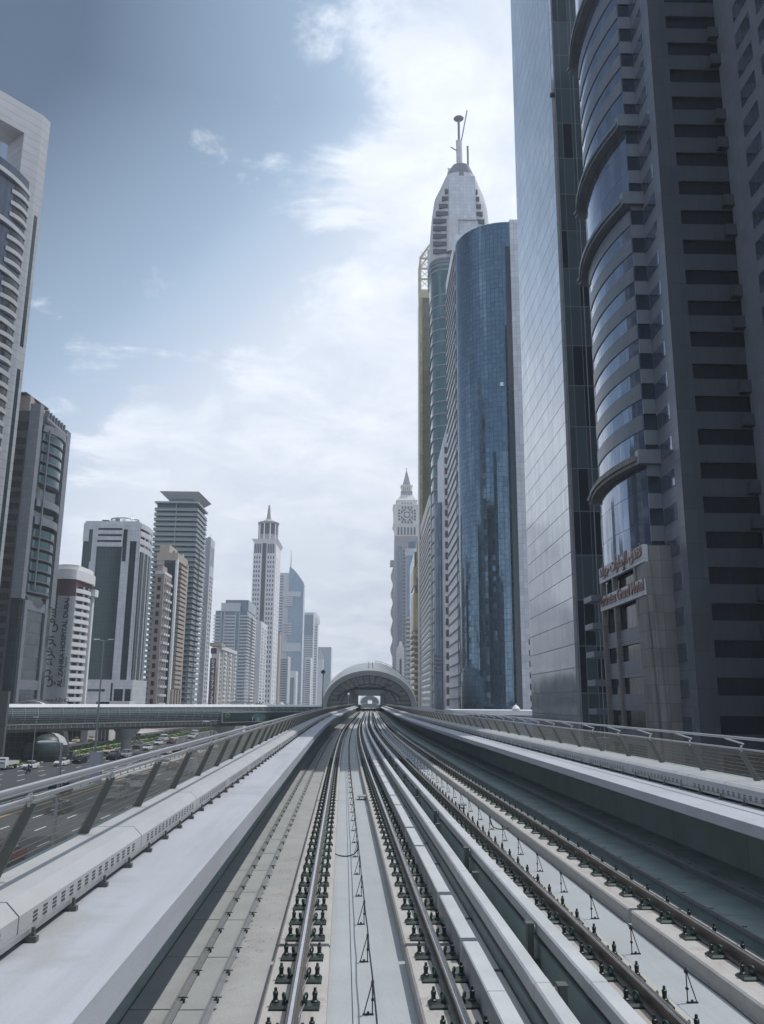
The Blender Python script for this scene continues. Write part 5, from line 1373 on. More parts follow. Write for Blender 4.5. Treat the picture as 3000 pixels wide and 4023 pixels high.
def arcoff(pts, o):
    out = []
    for k, p in enumerate(pts):
        a = Vector(pts[max(k-1, 0)]); c = Vector(pts[min(k+1, len(pts)-1)]); d = (c-a).normalized(); out.append((p[0] + d.y*o, p[1] - d.x*o))
    return out
bz = [z for z in zs if (zl3 + 1.0 < z < zl2 - 2.2) or (zl1 + 1.0 < z < zl0 - 3)]
rep('bay_spandrel', band(MB(), arcoff(bay, 0.10)[3:], 0, fz*0.50, 0.3), G['granlt'], t, bz)
for z in (zl0, zl1, zl2, zl3):
    c = arcoff(bay, 0.95)
    c = [(c[0][0]-0.2, c[0][1]+0.8)] + c
    l = MB(); band(l, c, z - 0.75, z - 0.35, 1.6); band(l, arcoff(c, 0.22), z - 0.33, z + 0.12, 1.7); band(l, c, z + 0.14, z + 0.45, 1.6)
    l.build('ledge', G['tan'] if z == zl3 else G['granlt'], t)
    r1.box('ledge_end', G['granlt'], XB - 1.4, 0.3, N0 - 0.75, N0 + 0.4, z - 0.8, z + 0.75)
# sign block at the foot of the bay, with raking stone fins below
zs1t, zs1b = r1.Z(2147, 2526, N0 - 0.5), r1.Z(2215, 2530, N0 - 0.5)
zs2t, zs2b = r1.Z(2277, 2545, N0 - 0.5), r1.Z(2342, 2548, N0 - 0.5)
SB = 1.8
sx = r1.X(2530, 2180, N0 - SB)
yfar = r1.Y(2356, 2250, sx)
fr = [(sx - 0.12, yfar), (sx - 0.12, N0 - SB)]
e = (Vector(fr[1]) - Vector(fr[0])); SL = e.length; e.normalize()
r1.box('return_wall', G['tan'], sx + 0.02, 0.0, N0 - SB + 0.02, N0 + 1, 0, zs1t - 0.1)
band(MB(), fr, zs1b, zs1t, 0.5).build('sign_panel', G['white'], t); band(MB(), fr, zs2b, zs2t, 0.5).build('sign_panel', G['white'], t)
inner = [(fr[0][0] + 0.9, fr[0][1] + 0.3), (fr[1][0] + 0.9, fr[1][1] + 0.3)]
MB().prism([(fr[0][0]+0.75, fr[0][1]), (fr[1][0] + 0.75, fr[1][1]+0.3), (2, N0 + 1), (2, fr[0][1])], 0, zs1t - 0.12).build('sign_core', G['dark'], t)
zb_ = zs2b; k = 0
zc_ = zs2b - fz*0.78
while zc_ > 4:
    p = [(fr[0][0]+0.5, fr[0][1]), (fr[1][0] + 0.5, fr[1][1]+0.2)]
    band(MB(), p, zc_ - fz*0.50, zc_, 0.3).build('sign_spandrel', G['granlt'], t); zc_ -= fz
for f, drop in ((0.02, 0), (0.32, 0), (0.80, 0), (1.0, 0)):
    p = Vector(fr[0]).lerp(Vector(fr[1]), f); n_ = Vector((e.y, -e.x))
    q = MB(); lo = p - n_*(-0.0); 
    a = p + n_*0.0; b_ = p + n_*(-0.15)
    def quad(c, z): return [(c.x - e.x*0.28, c.y - e.y*0.28, z), (c.x + e.x*0.28, c.y + e.y*0.28, z), (c.x + e.x*0.28 - n_.x*0.6, c.y + e.y*0.28 - n_.y*0.6, z), (c.x - e.x*0.28 - n_.x*0.6, c.y - e.y*0.28 - n_.y*0.6, z)]
    q.hexa(quad(p + e*0.0 - n_*0.05 + Vector((0.9, -0.5))*(f*0.9 + 0.2), 0)[::1], quad(p - n_*0.02, zs1b - 0.01)); q.build('stone_fin', G['tan'], t)
ra = math.atan2(e.y, e.x); nrm = Vector((e.y, -e.x))
o0 = Vector(fr[0]) + nrm*0.06 + e*0.35
s2 = text('Emirates Grand Hotel', 1.75, G['red'], t, (o0.x, o0.y, zs2b + 0.55), (R(90), 0, ra), ext=0.07, bold=0.03)
s2.scale = ((SL - 0.7)/s2.dimensions.x, 1, 1)
s1 = text(arabic('فندق الإمارات جراند'), 1.9, G['red'], t, (o0.x, o0.y, zs1b + 0.75), (R(90), 0, ra), ext=0.07, bold=0.035)
s1.scale = ((SL - 0.7)/s1.dimensions.x, 1, 1)
for k in range(6):                                      # small ledges on the far side of the sign block
    z = zs1b - 2.0 - k*3.4
    if z > 3: r1.box('side_ledge', G['granlt'], fr[0][0] - 1.0, fr[0][0] + 1.5, fr[0][1] + 0.3, fr[0][1] + 4, z, z + 0.7)

# R2: silver slab
r2 = Bld('slab_tower', 'silver glass slab tower with a dark green panelled end, cut off by the top edge', 2266, 31)
L = r2.Y(2088); HT2 = 190
r2.box('street_face', G['silver'], 0, 0.5, 0.02, L, 0, HT2)
r2.box('end_face', G['r2front'], 0.5, 16, 0.0, L, 0, HT2)
for z in frange(0, HT2, 7.0): pass
for x in (0.55, 3.85, 7.15): r2.box('mullion', G['greycol'], x, x + 0.14, -0.12, -0.002, 0, HT2)
for px, py, f in ((2150, 372, 0.0),): r2.box('bracket', M['black'], -0.3, 0.5, -0.3, 0.2, r2.Z(py + 8, px), r2.Z(py - 4, px))

# R3: blue quarter-round tower with tile strip and louvred flank
r3 = Bld('round_glass_tower', 'deep blue quarter round glass tower between a louvred white flank and a white tiled strip', 1808, 30)
D3 = r3.D
rr = bis(lambda r: r3.X(2056, 2756, -r) - r*1.02, 4, 40); zt = r3.Z(872, 2000, -rr)
arc = [(rr - rr*math.cos(a), -rr*math.sin(a)) for a in [R(90)*k/22 for k in range(23)]]
MB().prism(arc + [(rr + 1, -rr), (rr + 1, 0.5), (0, 0.5)], 0, zt).build('curved_glass', G['blue'], r3.t)
xs0, xs1 = rr*0.87, rr*0.985
ys0 = -rr*math.sin(math.acos(1 - 0.87)) if False else -rr
r3.box('dark_strip', G['bluedk'], rr*0.90, rr*1.0, -rr - 0.25, -rr + 1.4, 0, r3.Z(970, 2000, -rr))
xt = r3.X(2114, 2740, -rr)
r3.box('tiled_strip', G['tile'], rr + 0.02, xt, -rr - 0.6, 2, 0, zt + 0.6)
L3 = r3.Y(1765)
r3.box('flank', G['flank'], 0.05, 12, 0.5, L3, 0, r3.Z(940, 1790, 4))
zf = r3.Z(1010, 1776, 6); n = 46; dz = zf/n
rep('louvre', MB().box(-0.45, 0.1, 1.5, L3 - 1.0, 0, 0.34), G['greycol'], r3.t, [dz*k + 2 for k in range(n)])
rep('corner_window', MB().box(-0.10, 0.1, -0.02, 1.2, 0, dz*1.2), G['teal'], r3.t, [dz*2*k + 2 for k in range(n//2)])
MB().tube([(-0.3, 1.3, 0), (-0.3, 1.3, zf)], 0.16, 6).build('downpipe', G['greycol'], r3.t)
sw = MB(); sw.box(xt - 2.6, xt - 0.3, -rr - 0.65, -rr - 0.5, 0, 1.9); rep('strip_window', sw, G['dark'], r3.t, [2.5 + 3.5*k for k in range(9)])
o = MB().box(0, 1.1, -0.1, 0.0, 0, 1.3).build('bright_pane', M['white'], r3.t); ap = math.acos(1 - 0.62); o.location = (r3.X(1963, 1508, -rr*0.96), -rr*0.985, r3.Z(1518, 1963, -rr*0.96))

# R4: tall tower with a pointed shell crown and mast
D4 = 412.0
r4 = Bld('crown_tower', 'tallest tower with a white pointed shell crown and a mast topped by a disc', 1829, 0, D=D4)
def half(py, pxl): return abs(r4.X(pxl, py, 0))
def zz4(py): return r4.Z(py, 1806)
prof = [(2756, 1722), (1300, 1694), (1000, 1689), (950, 1690), (880, 1695), (800, 1701), (745, 1709), (711, 1728), (675, 1746), (640, 1769), (615, 1777), (600, 1780)]
pr = [(half(py, px) if py < 2700 else half(1300, 1694), max(zz4(py), 0)) for py, px in prof]
pr = [(h*1.08, z) for h, z in pr]
def sq(h, z, e=0.55, n=36):                            # rounded-square ring
    out = []
    for k in range(n):
        a = 2*math.pi*(k + 0.5)/n; c, s = math.cos(a), math.sin(a)
        out.append((1.5 + h*math.copysign(abs(c)**e, c), h*0.92 + h*0.92*math.copysign(abs(s)**e, s), z))
    return out
def loft(b, rings):
    for r0, r1_ in zip(rings, rings[1:]):
        n = len(r0)
        for k in range(n): b.face([r0[k], r0[(k+1) % n], r1_[(k+1) % n], r1_[k]], ((k, r0[k][2]), (k+1, r0[k][2]), (k+1, r1_[k][2]), (k, r1_[k][2])))
i0 = 2
b = MB(); loft(b, [sq(pr[1][0]*0.97, 0), sq(pr[1][0]*0.97, pr[1][1]), sq(pr[2][0]*0.97, zz4(1010))]); b.build('shaft_glass', G['teal'], r4.t, True)
zsh = zz4(1008)
b = MB(); loft(b, [sq(pr[2][0], zsh)] + [sq(h, z, 0.55 if z < zz4(760) else 0.8) for h, z in pr[3:9]]); b.build('crown_shell', G['rosewhite'], r4.t, True)
b = MB(); loft(b, [sq(h*0.985, z, 0.8) for h, z in pr[7:10]]); b.build('crown_recess', G['greycol'], r4.t, True)
hs = pr[9][0]; zc = zz4(615)
b = MB(); b.lathe(0, pr[2][0]*0.92, [(hs*1.05, zz4(652)), (hs*1.08, zz4(630)), (hs*0.95, zz4(606)), (hs*0.55, zz4(592)), (0.0, zz4(586))], 24); b.build('crown_ball', G['rosewhite'], r4.t, True)
b = MB()
yc = pr[2][0]*0.92
for s in (-1, 1):
    b.tube([(s*hs*1.05, yc - hs*1.0, zz4(640)), (-s*hs*0.4, yc - hs*1.6, zz4(672))], 0.7, 6); b.tube([(s*hs*1.0, yc - hs*0.9, zz4(612)), (0, yc - hs*1.15, zz4(625))], 0.6, 6)
b.build('crown_rib', G['plainwhite'], r4.t)
fy = -0.5
x0, x1 = r4.X(1764, 800, -1), r4.X(1867, 800, -1)
r4.box('front_panel', G['tile'], x0, x1, -1.6, 2, zz4(868), zz4(697))
r4.box('front_shaft', G['tile'], r4.X(1772, 900, 0), r4.X(1877, 900, 0), -0.4, 2, 0, zz4(869))
for s, xa, xb_ in ((-1, -pr[3][0]*0.84, x0 - 0.6), (1, x1 + 0.6, pr[3][0]*0.80)):
    for k in range(10):
        z = zz4(995) + k*4.6; f = 1.0 if k < 5 else max(0.0, 1 - (k-4)*0.2)
        if f <= 0.05: continue
        a_, c_ = (xb_ - (xb_-xa)*f, xb_) if s < 0 else (xa, xa + (xb_-xa)*f)
        r4.box('window_band', G['softwin'], a_, c_, 0.02, 1.6, z, z + 2.4)
nf = 34; zs4 = [4 + (zz4(1110) - 4)/nf*k for k in range(nf)]
ring = sq(pr[1][0]*1.0, 0); lf = [(p[0], p[1]) for p in ring if p[0] < -2 and p[1] < pr[1][0]*1.4]
lf = sorted(lf, key=lambda p: -math.atan2(p[1]-yc, p[0]) % (2*math.pi))
xs4 = sorted(lf, key=lambda p: (p[0] > -pr[1][0]*0.8, -p[1], p[0]))
rep('balcony', band(MB(), xs4, 0, 0.8, 0.6), G['greycol'], r4.t, zs4)
for z in (zz4(1040), zz4(1027), zz4(1016), zz4(1060)): b = MB(); loft(b, [sq(pr[2][0]*1.01, z), sq(pr[2][0]*1.01, z + 1.2)]); b.build('ring_band', G['greycol'], r4.t)
ym = -0.2
MB().tube([(r4.X(1806, 690, 2), 2, zz4(700)), (r4.X(1804, 690, 2), 2, zz4(545))], 1.7, 12).build('mast', G['rosewhite'], r4.t, True)
MB().tube([(r4.X(1802, 540, 2), 2, zz4(548)), (r4.X(1801, 460, 2), 2, zz4(462))], 0.65, 8).build('mast_tip', G['greycol'], r4.t)
b = MB(); b.lathe(r4.X(1801, 460, 2), 2, [(0, zz4(464)), (2.2, zz4(461)), (2.9, zz4(457)), (2.2, zz4(453)), (0, zz4(452))], 24); b.build('mast_disc', G['greycol'], r4.t)
MB().tube([(r4.X(1811, 545, 2), 2, zz4(548)), (r4.X(1834, 425, 2), 2, zz4(424))], 0.35, 6).build('boom', G['greycol'], r4.t)
MB().tube([(r4.X(1793, 583, 2), 2, zz4(583)), (r4.X(1770, 569, 2), 2, zz4(569))], 0.35, 6).build('boom', G['greycol'], r4.t)
MB().tube([(r4.X(1838, 640, 4), 4, zz4(640)), (r4.X(1836, 556, 4), 4, zz4(556))], 0.55, 6).build('aerial', G['greycol'], r4.t)
b = MB(); b.lathe(r4.X(1778, 920, -2), -1.5, [(3.4, zz4(1000)), (3.4, zz4(872))], 16); b.build('sign_drum', G['rosewhite'], r4.t, True)

# R5: gold tower with an open lattice crown
r5 = Bld('gold_tower', 'slim gold and green glass tower with an open lattice crown beside the tallest tower', 1650, 30)
L = 16; xr = r5.X(1745); zt = r5.Z(1170, 1660); z1 = r5.Z(1012, 1662); z2 = r5.Z(970, 1690)
G['olive'] = grid('olive_gold_glass', (0.15, 0.145, 0.105), (1.4, 3.4), (0.12, 0.1), (0.20, 0.16, 0.09), 0.3, 0.4, 0.15, 0.01)
r5.box('shaft', G['olive'], 0.4, xr, 0.4, L, 0, zt); r5.box('corner_strip', G['gold'], -0.1, 1.9, 0.0, 1.2, 0, zt + 1); r5.box('side_strip', G['plainwhite'], -0.3, 0.35, 1.2, L, 0, zt)
r5.box('lattice_base', G['goldfr'], 0, xr, -0.2, L, zt, zt + 6)
b = MB()
for x, y in ((0.6, 0.3), (0.6, L - 0.5), (xr*0.42, 0.3)): b.box(x - 0.6, x + 0.6, y - 0.6, y + 0.6, zt + 6, z1 + (0 if x < 2 else 6))
for f in (0.35, 0.68, 1.0): b.box(0.2, xr, -0.3, 0.8, zt + 6 + (z1 - zt - 6)*f - 1.0, zt + 6 + (z1 - zt - 6)*f); b.box(0.1, 1.2, 0.3, L, zt + 6 + (z1 - zt - 6)*f - 1.0, zt + 6 + (z1 - zt - 6)*f)
b.tube([(0.6, 0.3, z1), (xr*0.6, 0.3, z2 + 4)], 0.8, 6); b.tube([(0.6, L - 1, z1), (xr*0.6, L - 1, z2 + 4)], 0.6, 6)
for k in range(4): b.tube([(1.0, 0.3, zt + 8 + 7*k), (xr*0.42, 0.3, zt + 13 + 7*k)], 0.22, 4); b.tube([(1.0, 0.3, zt + 13 + 7*k), (xr*0.42, 0.3, zt + 8 + 7*k)], 0.22, 4)
b.build('lattice_crown', G['goldfr'], r5.t)

# R6: cream tower with rounded balcony corner
r6 = Bld('balcony_tower', 'cream tower with rounded corner balconies standing at the foot of the gold tower', 1690, 30)
L = r6.Y(1652); xr = r6.X(1716); zt = r6.Z(1962, 1668, 12)
r6.box('core', G['plainwhite'], 0.6, xr, 0.6, L, 0, zt)
nf = 33; fzz = (zt - 10)/nf; zs = [2 + fzz*k for k in range(nf)]
cr = [(0.0, L)] + [(0.0, 3.2)] + [(3.2 - 3.2*math.cos(a), 3.2 - 3.2*math.sin(a)) for a in [R(90)*k/6 for k in range(1, 7)]] + [(xr, 0)]
rep('balcony', band(MB(), cr, 0, fzz*0.56, 0.5), G['cream'], r6.t, zs)
rep('window', MB().box(xr*0.35, xr*0.82, 0.35, 0.7, fzz*0.56, fzz), G['dark'], r6.t, zs); rep('side_window', MB().box(0.35, 0.7, 4, L - 3, fzz*0.56, fzz), G['dark'], r6.t, zs)
r6.box('upper_recess', G['bluedk'], xr*0.45, xr, -0.05, 0.5, r6.Z(2200, 1690), r6.Z(2035, 1690))
MB().prism(cr + [(xr, L)], zt - 6, zt).build('crown', G['cream'], r6.t)

# R7: brown striped tower behind the louvred flank
r7 = Bld('striped_tower', 'white tower with a ladder of brown panels and a curved glass edge, between the tallest tower and the louvred flank', 1748, 30)
r7.t['label'] = 'white tower with a ladder of brown panels beside the louvred flank'
L = r7.Y(1722); xr = r7.X(1772); zt = r7.Z(1733, 1752)
r7.box('wall', G['white'], 0.2, xr, 0, L, 0, zt)
nf = 26; fzz = (zt - 3)/nf
rep('brown_panel', MB().box(xr*0.25, xr*0.85, -0.2, 0.1, 0, fzz*0.62), G['dkbrown'], r7.t, [2 + fzz*k for k in range(nf)])
MB().lathe(-0.4, L*0.4, [(2.4, 0), (2.4, zt*0.80)], 16).build('round_edge', G['grey'], r7.t, True)
MB().hexa([(0.2, 0.3, zt), (xr, 0.3, zt), (xr, L, zt), (0.2, L, zt)], [(xr*0.7, 0.3, zt+7), (xr, 0.3, zt+7), (xr, L, zt+3), (xr*0.7, L, zt+3)]).build('sloped_roof', G['white'], r7.t)
bl = MB(); bl.lathe(-0.4, L*0.4, [(2.9, 0), (3.1, 0.5), (2.9, 0.9)], 16); rep('round_balcony', bl, G['greycol'], r7.t, [r7.Z(2640, 1700) - 0 + 1.7*k for k in range(5)])

# R8: clock tower
r8 = Bld('clock_tower', 'pale stone clock tower with a stepped spire far down the avenue', 1547, 30)
D8 = r8.D; sw_ = r8.X(1646); L = sw_
z_ = lambda py: r8.Z(py, 1590)
r8.box('shaft', G['mauve'], 0, sw_, 0, L, 0, z_(2106))
r8.box('shaft_strip', G['grey'], sw_*0.12, sw_*0.30, -0.6, 0.2, 0, z_(2146)); 
nf = 44; fzz = z_(2150)/nf
rep('window_band', MB().box(sw_*0.34, sw_*0.62, -0.5, 0.2, 0, fzz*0.55), G['softwin'], r8.t, [3 + fzz*k for k in range(nf - 1)])
def tier(name, e0, e1, pa, pb_, m=None): 
    z0, z1 = z_(pb_), z_(pa); 
    return MB().hexa([(-e0, -e0, z0), (sw_+e0, -e0, z0), (sw_+e0, L+e0, z0), (-e0, L+e0, z0)], [(-e1, -e1, z1), (sw_+e1, -e1, z1), (sw_+e1, L+e1, z1), (-e1, L+e1, z1)]).build(name, m or G['cream'], r8.t)
u = sw_/100.0
tier('window_stage', 0, 0, 2071, 2106)
for k in range(6): r8.box('tall_window', G['softwin'], sw_*(0.11 + 0.135*k), sw_*(0.18 + 0.135*k), -0.5, 0.2, z_(2102), z_(2072))
tier('lower_cornice', 1*u, 8*u, 2060, 2071); tier('clock_stage', 4.5*u, 4.5*u, 1990, 2060); tier('upper_cornice', 6*u, 8*u, 1984, 1990)
tier('attic', -8*u, -8*u, 1966, 1984); tier('attic_cornice', -5*u, -5*u, 1963, 1966)
tier('lower_roof', -10*u, -27*u, 1937, 1963); tier('lantern_base', -26*u, -26*u, 1922, 1937, G['mauve'])
tier('lantern', -29*u, -29*u, 1904, 1922); tier('lantern_cornice', -25*u, -25*u, 1899, 1904)
tier('spire', -33*u, -49.4*u, 1833, 1899, G['mauve'])
MB().tube([(sw_/2, L/2, z_(1834)), (sw_/2, L/2, z_(1826))], 0.8, 6).build('finial', G['cream'], r8.t)
for k in range(4): r8.box('lantern_slot', G['softwin'], sw_*(0.36 + 0.08*k), sw_*(0.385 + 0.08*k), 28*u, 29.5*u, z_(1919), z_(1908)); r8.box('attic_slot', G['softwin'], sw_*(0.28+0.12*k), sw_*(0.34+0.12*k), 7*u, 8.5*u, z_(1978), z_(1974))
# the clock face: square opening, circle and diamond tracery
cx_, cz_ = sw_*0.5, z_(2024); hw = sw_*0.245; yf = -4.5*u - 0.3
r8.box('clock_recess', G['softwin'], cx_ - hw, cx_ + hw, yf - 0.05, yf + 0.4, cz_ - hw, cz_ + hw)
b = MB(); y = yf - 0.5
b.tube([(cx_ + hw*0.70*math.cos(a), y, cz_ + hw*0.70*math.sin(a)) for a in [2*math.pi*k/32 for k in range(33)]], 0.75, 6)
for s1_ in (-1, 1):
    for s2_ in (-1, 1):
        b.tube([(cx_ + s1_*hw, y, cz_ + s2_*hw), (cx_ + s1_*hw*0.62, y, cz_ + s2_*hw*0.62)], 0.7, 5); b.tube([(cx_ + s1_*hw, y, cz_), (cx_, y, cz_ + s2_*hw)], 0.6, 5)
    b.tube([(cx_, y, cz_ + s1_*hw*0.7), (cx_, y, cz_ + s1_*hw*0.25)], 0.45, 5); b.tube([(cx_ + s1_*hw*0.7, y, cz_), (cx_ + s1_*hw*0.25, y, cz_)], 0.45, 5)
b.box(cx_ - hw*0.30, cx_ + hw*0.30, y - 0.2, y + 0.4, cz_ - hw*0.28, cz_ + hw*0.30)
b.build('clock_tracery', G['cream'], r8.t)
for k in range(4):
    f = (k - 1.5)*0.52
    for x, z in ((cx_ + hw*f, cz_ + hw*1.28), (cx_ + hw*f, cz_ - hw*1.28), (cx_ + hw*1.32, cz_ + hw*f), (cx_ - hw*1.32, cz_ + hw*f)):
        r8.box('grille', G['softwin'], x - hw*0.17, x + hw*0.17, yf - 0.06, yf + 0.2, z - hw*0.17, z + hw*0.17)

def right_block(name, label, pxl, pxr, u, pyt, m, bm, nf, depth=25, cat='tower'):
    b = Bld(name, label, pxl, u); b.W = b.X(pxr); b.H = b.Z(pyt, (pxl+pxr)/2)
    b.box('wall', m, 0, b.W, 0, depth, 0, b.H)
    if bm:
        fq = (b.H - 4)/nf; rep('window_band', MB().box(b.W*0.1, b.W*0.92, -0.35, 0.2, 0, fq*0.5), bm, b.t, [2 + fq*k for k in range(nf)])
        rep('side_band', MB().box(-0.35, 0.2, depth*0.1, depth*0.9, 0, fq*0.5), bm, b.t, [2 + fq*k for k in range(nf)])
    return b
q = right_block('tower', 'faint tower with a scalloped edge peeping out left of the clock tower', 1541, 1556, 36, 2222, G['mauve'], G['grey'], 30)
q.box('roof_block', G['greycol'], -5, q.W*0.7, -1, 20, q.H, q.H + 9)
sc = MB(); sc.lathe(0, 8, [(0.4, 0), (3.6, 9), (3.9, 15), (0.4, 27)], 10); rep('scallop', sc, G['mauve'], q.t, [q.H - 30*k for k in range(1, 6)], True)
q = right_block('tower', 'low cream block with a dark central slot in front of the clock tower', 1559, 1586, 30, 2540, G['cream'], None, 0)
q.box('slot', G['bluedk'], q.W*0.38, q.W*0.62, -0.3, 0.1, 0, q.H - 14)
fq = q.H/24; rep('balcony', MB().box(-1.2, q.W*0.28, -1.2, 6, 0, fq*0.5), G['plainwhite'], q.t, [2 + fq*k for k in range(22)]); rep('balcony', MB().box(q.W*0.72, q.W + 0.4, -1.2, 6, 0, fq*0.5), G['plainwhite'], q.t, [2 + fq*k for k in range(22)])
MB().hexa([(q.W*.2, 0, q.H), (q.W*.8, 0, q.H), (q.W*.8, 10, q.H), (q.W*.2, 10, q.H)], [(q.W*.35, 1, q.H+6), (q.W*.65, 1, q.H+6), (q.W*.65, 8, q.H+6), (q.W*.35, 8, q.H+6)]).build('roof_block', G['plainwhite'], q.t)
q = Bld('round_tower', 'round fronted blue glass tower with a ringed drum top in front of the clock tower', 1592, 32); w_ = q.X(1640)
zt = q.Z(2150, 1615)
MB().lathe(w_*0.55, w_*0.55, [(w_*0.52, 0), (w_*0.52, zt - 7)], 32).build('drum', G['sail'], q.t, True); MB().lathe(w_*0.55, w_*0.55, [(w_*0.56, zt - 8), (w_*0.60, zt - 4), (w_*0.56, zt - 1)], 32).build('ring', G['white'], q.t, True)
MB().lathe(w_*0.62, w_*0.62, [(w_*0.42, zt - 2), (w_*0.42, zt + 6), (0, zt + 7)], 24).build('top_drum', G['grey'], q.t, True)
q = Bld('gold_block', 'gold panelled tower of stacked boxes left of the cream rounded balcony tower', 1624, 30); w_ = q.X(1652); L = q.Y(1606); zt = q.Z(2135, 1640)
q.box('core', G['olive'], 0.6, w_, 0.6, L, 0, zt - 6)
q.box('tall_box', G['gold'], w_*0.45, w_, -0.6, 8, q.Z(2270, 1640), zt); q.box('side_box', G['gold'], 0, w_*0.42, 0.2, L*0.6, q.Z(2300, 1630), zt - 17); q.box('side_box', G['gold'], -0.1, w_*0.6, 0.1, L*0.5, q.Z(2475, 1630), q.Z(2330, 1630))
rep('balcony', MB().box(-0.9, w_*0.7, -0.9, L*0.5, 0, 1.6), G['gold'], q.t, [q.Z(2475, 1630) - 4.2*k for k in range(1, 16)])
q = Bld('balcony_tower', 'dusky tower bristling with small balconies, between the round blue drum tower and the gold boxes', 1601, 30); q.t['label'] = 'dusky tower bristling with small balconies below the round blue drum tower'
w_ = q.X(1626); L = 22; zt = q.Z(2400, 1612); q.box('core', G['greycol'], 0.8, w_, 0.8, L, 0, zt)
rep('balcony', MB().box(-1.2, 5.0, -1.0, 5, 0, 1.5), G['cream'], q.t, [3 + 3.6*k for k in range(int(zt/3.6) - 1)]); rep('balcony', MB().box(-1.2, 1.0, 9, 16, 0, 1.5), G['cream'], q.t, [3 + 3.6*k for k in range(int(zt/3.6) - 1)])
q.box('roof_block', G['plainwhite'], 2, w_*0.6, 2, 12, zt, zt + 6)
# low white podium roof and a small dome ornament before the silver slab
q = Bld('podium', 'low white flat roofed podium between the blue round tower and the silver slab', 2040, 0, D=215); q.t['category'] = 'building'
hp = q.Z(2791, 2050); q.box('wall', G['grey'], -16, 12, 0, 22, 0, hp - 1.2); q.box('roof_slab', G['plainwhite'], -17, 12.5, -0.8, 22.5, hp - 1.2, hp)
dm = thing('roof_ornament', 'small white tiered ornament on the podium roof edge', 'ornament', (q.x + q.X(2026, 2785), q.y, GZ + hp + 0.004))
MB().lathe(0, 0, [(0.95, 0), (1.05, 0.5), (0.8, 0.65), (0.55, 1.1), (0.0, 1.35)], 16).build('bowl', G['plainwhite'], dm, True); MB().lathe(0, 0, [(0.14, 1.3), (0.0, 1.8)], 8).build('knob', G['plainwhite'], dm)

# towers of the left row beside and behind the train, seen as reflections in the curved glass
for k, (v, w_, d_, h, m1, m2, lb) in enumerate(((128, 30, 34, 120, 'l2wall', 'dark', 'dark banded slab mirrored in the lower half of the blue round glass tower'), (62, 24, 26, 165, 'greycol', 'dkteal', 'slim tall tower mirrored as a dark streak in the blue round glass tower'), (-30, 34, 40, 95, 'mauve', 'dark', 'broad lower block mirrored at the foot of the blue round glass tower'))):
    x, y = UV(-97, v); t = thing('tower', lb, 'tower', (x, y, GZ), -TH, 'towers mirrored in the glass')
    MB().box(-w_, 0, 0, d_, 0, h).build('wall', G[m1], t)
    rep('window_band', MB().box(-w_ + 1, 0.25, -0.25, d_ - 2, 0, 1.8), G[m2], t, frange(4, h - 4, 3.6))
# ================================================================== TRAFFIC
PAINT = {'white': (0.62, 0.63, 0.64), 'black': (0.012, 0.013, 0.015), 'silver': (0.34, 0.35, 0.36), 'grey': (0.13, 0.135, 0.14), 'red': (0.22, 0.022, 0.02), 'cream': (0.60, 0.52, 0.38), 'dkred': (0.10, 0.014, 0.018), 'orange': (0.50, 0.10, 0.04), 'yellow': (0.60, 0.42, 0.06)}
PM = {k: mat('car_paint_' + k, v, 0.22, 0.0, spec=0.6) for k, v in PAINT.items()}
M['tyre'] = mat('tyre_rubber', (0.014, 0.014, 0.014), 0.8); M['rim_metal'] = mat('wheel_rim', (0.35, 0.35, 0.36), 0.35, 0.7)
M['headlamp'] = mat('headlamp_lens', (0.75, 0.77, 0.8), 0.1, spec=0.8); M['taillamp'] = mat('tail_lamp', (0.25, 0.01, 0.01), 0.25)
def loft_car(secs):
    b = MB(); rings = []
    for y, zb, zm, zt, w, wt in secs:
        rings.append([(-w, y, zb), (-w*1.0, y, zm), (-wt, y, zt), (wt, y, zt), (w, y, zm), (w, y, zb)])
    for r0, r1_ in zip(rings, rings[1:]):
        for k in range(6): b.face([r0[k], r0[(k+1) % 6], r1_[(k+1) % 6], r1_[k]][::-1])
    b.face(rings[0]); b.face(rings[-1][::-1]); return b
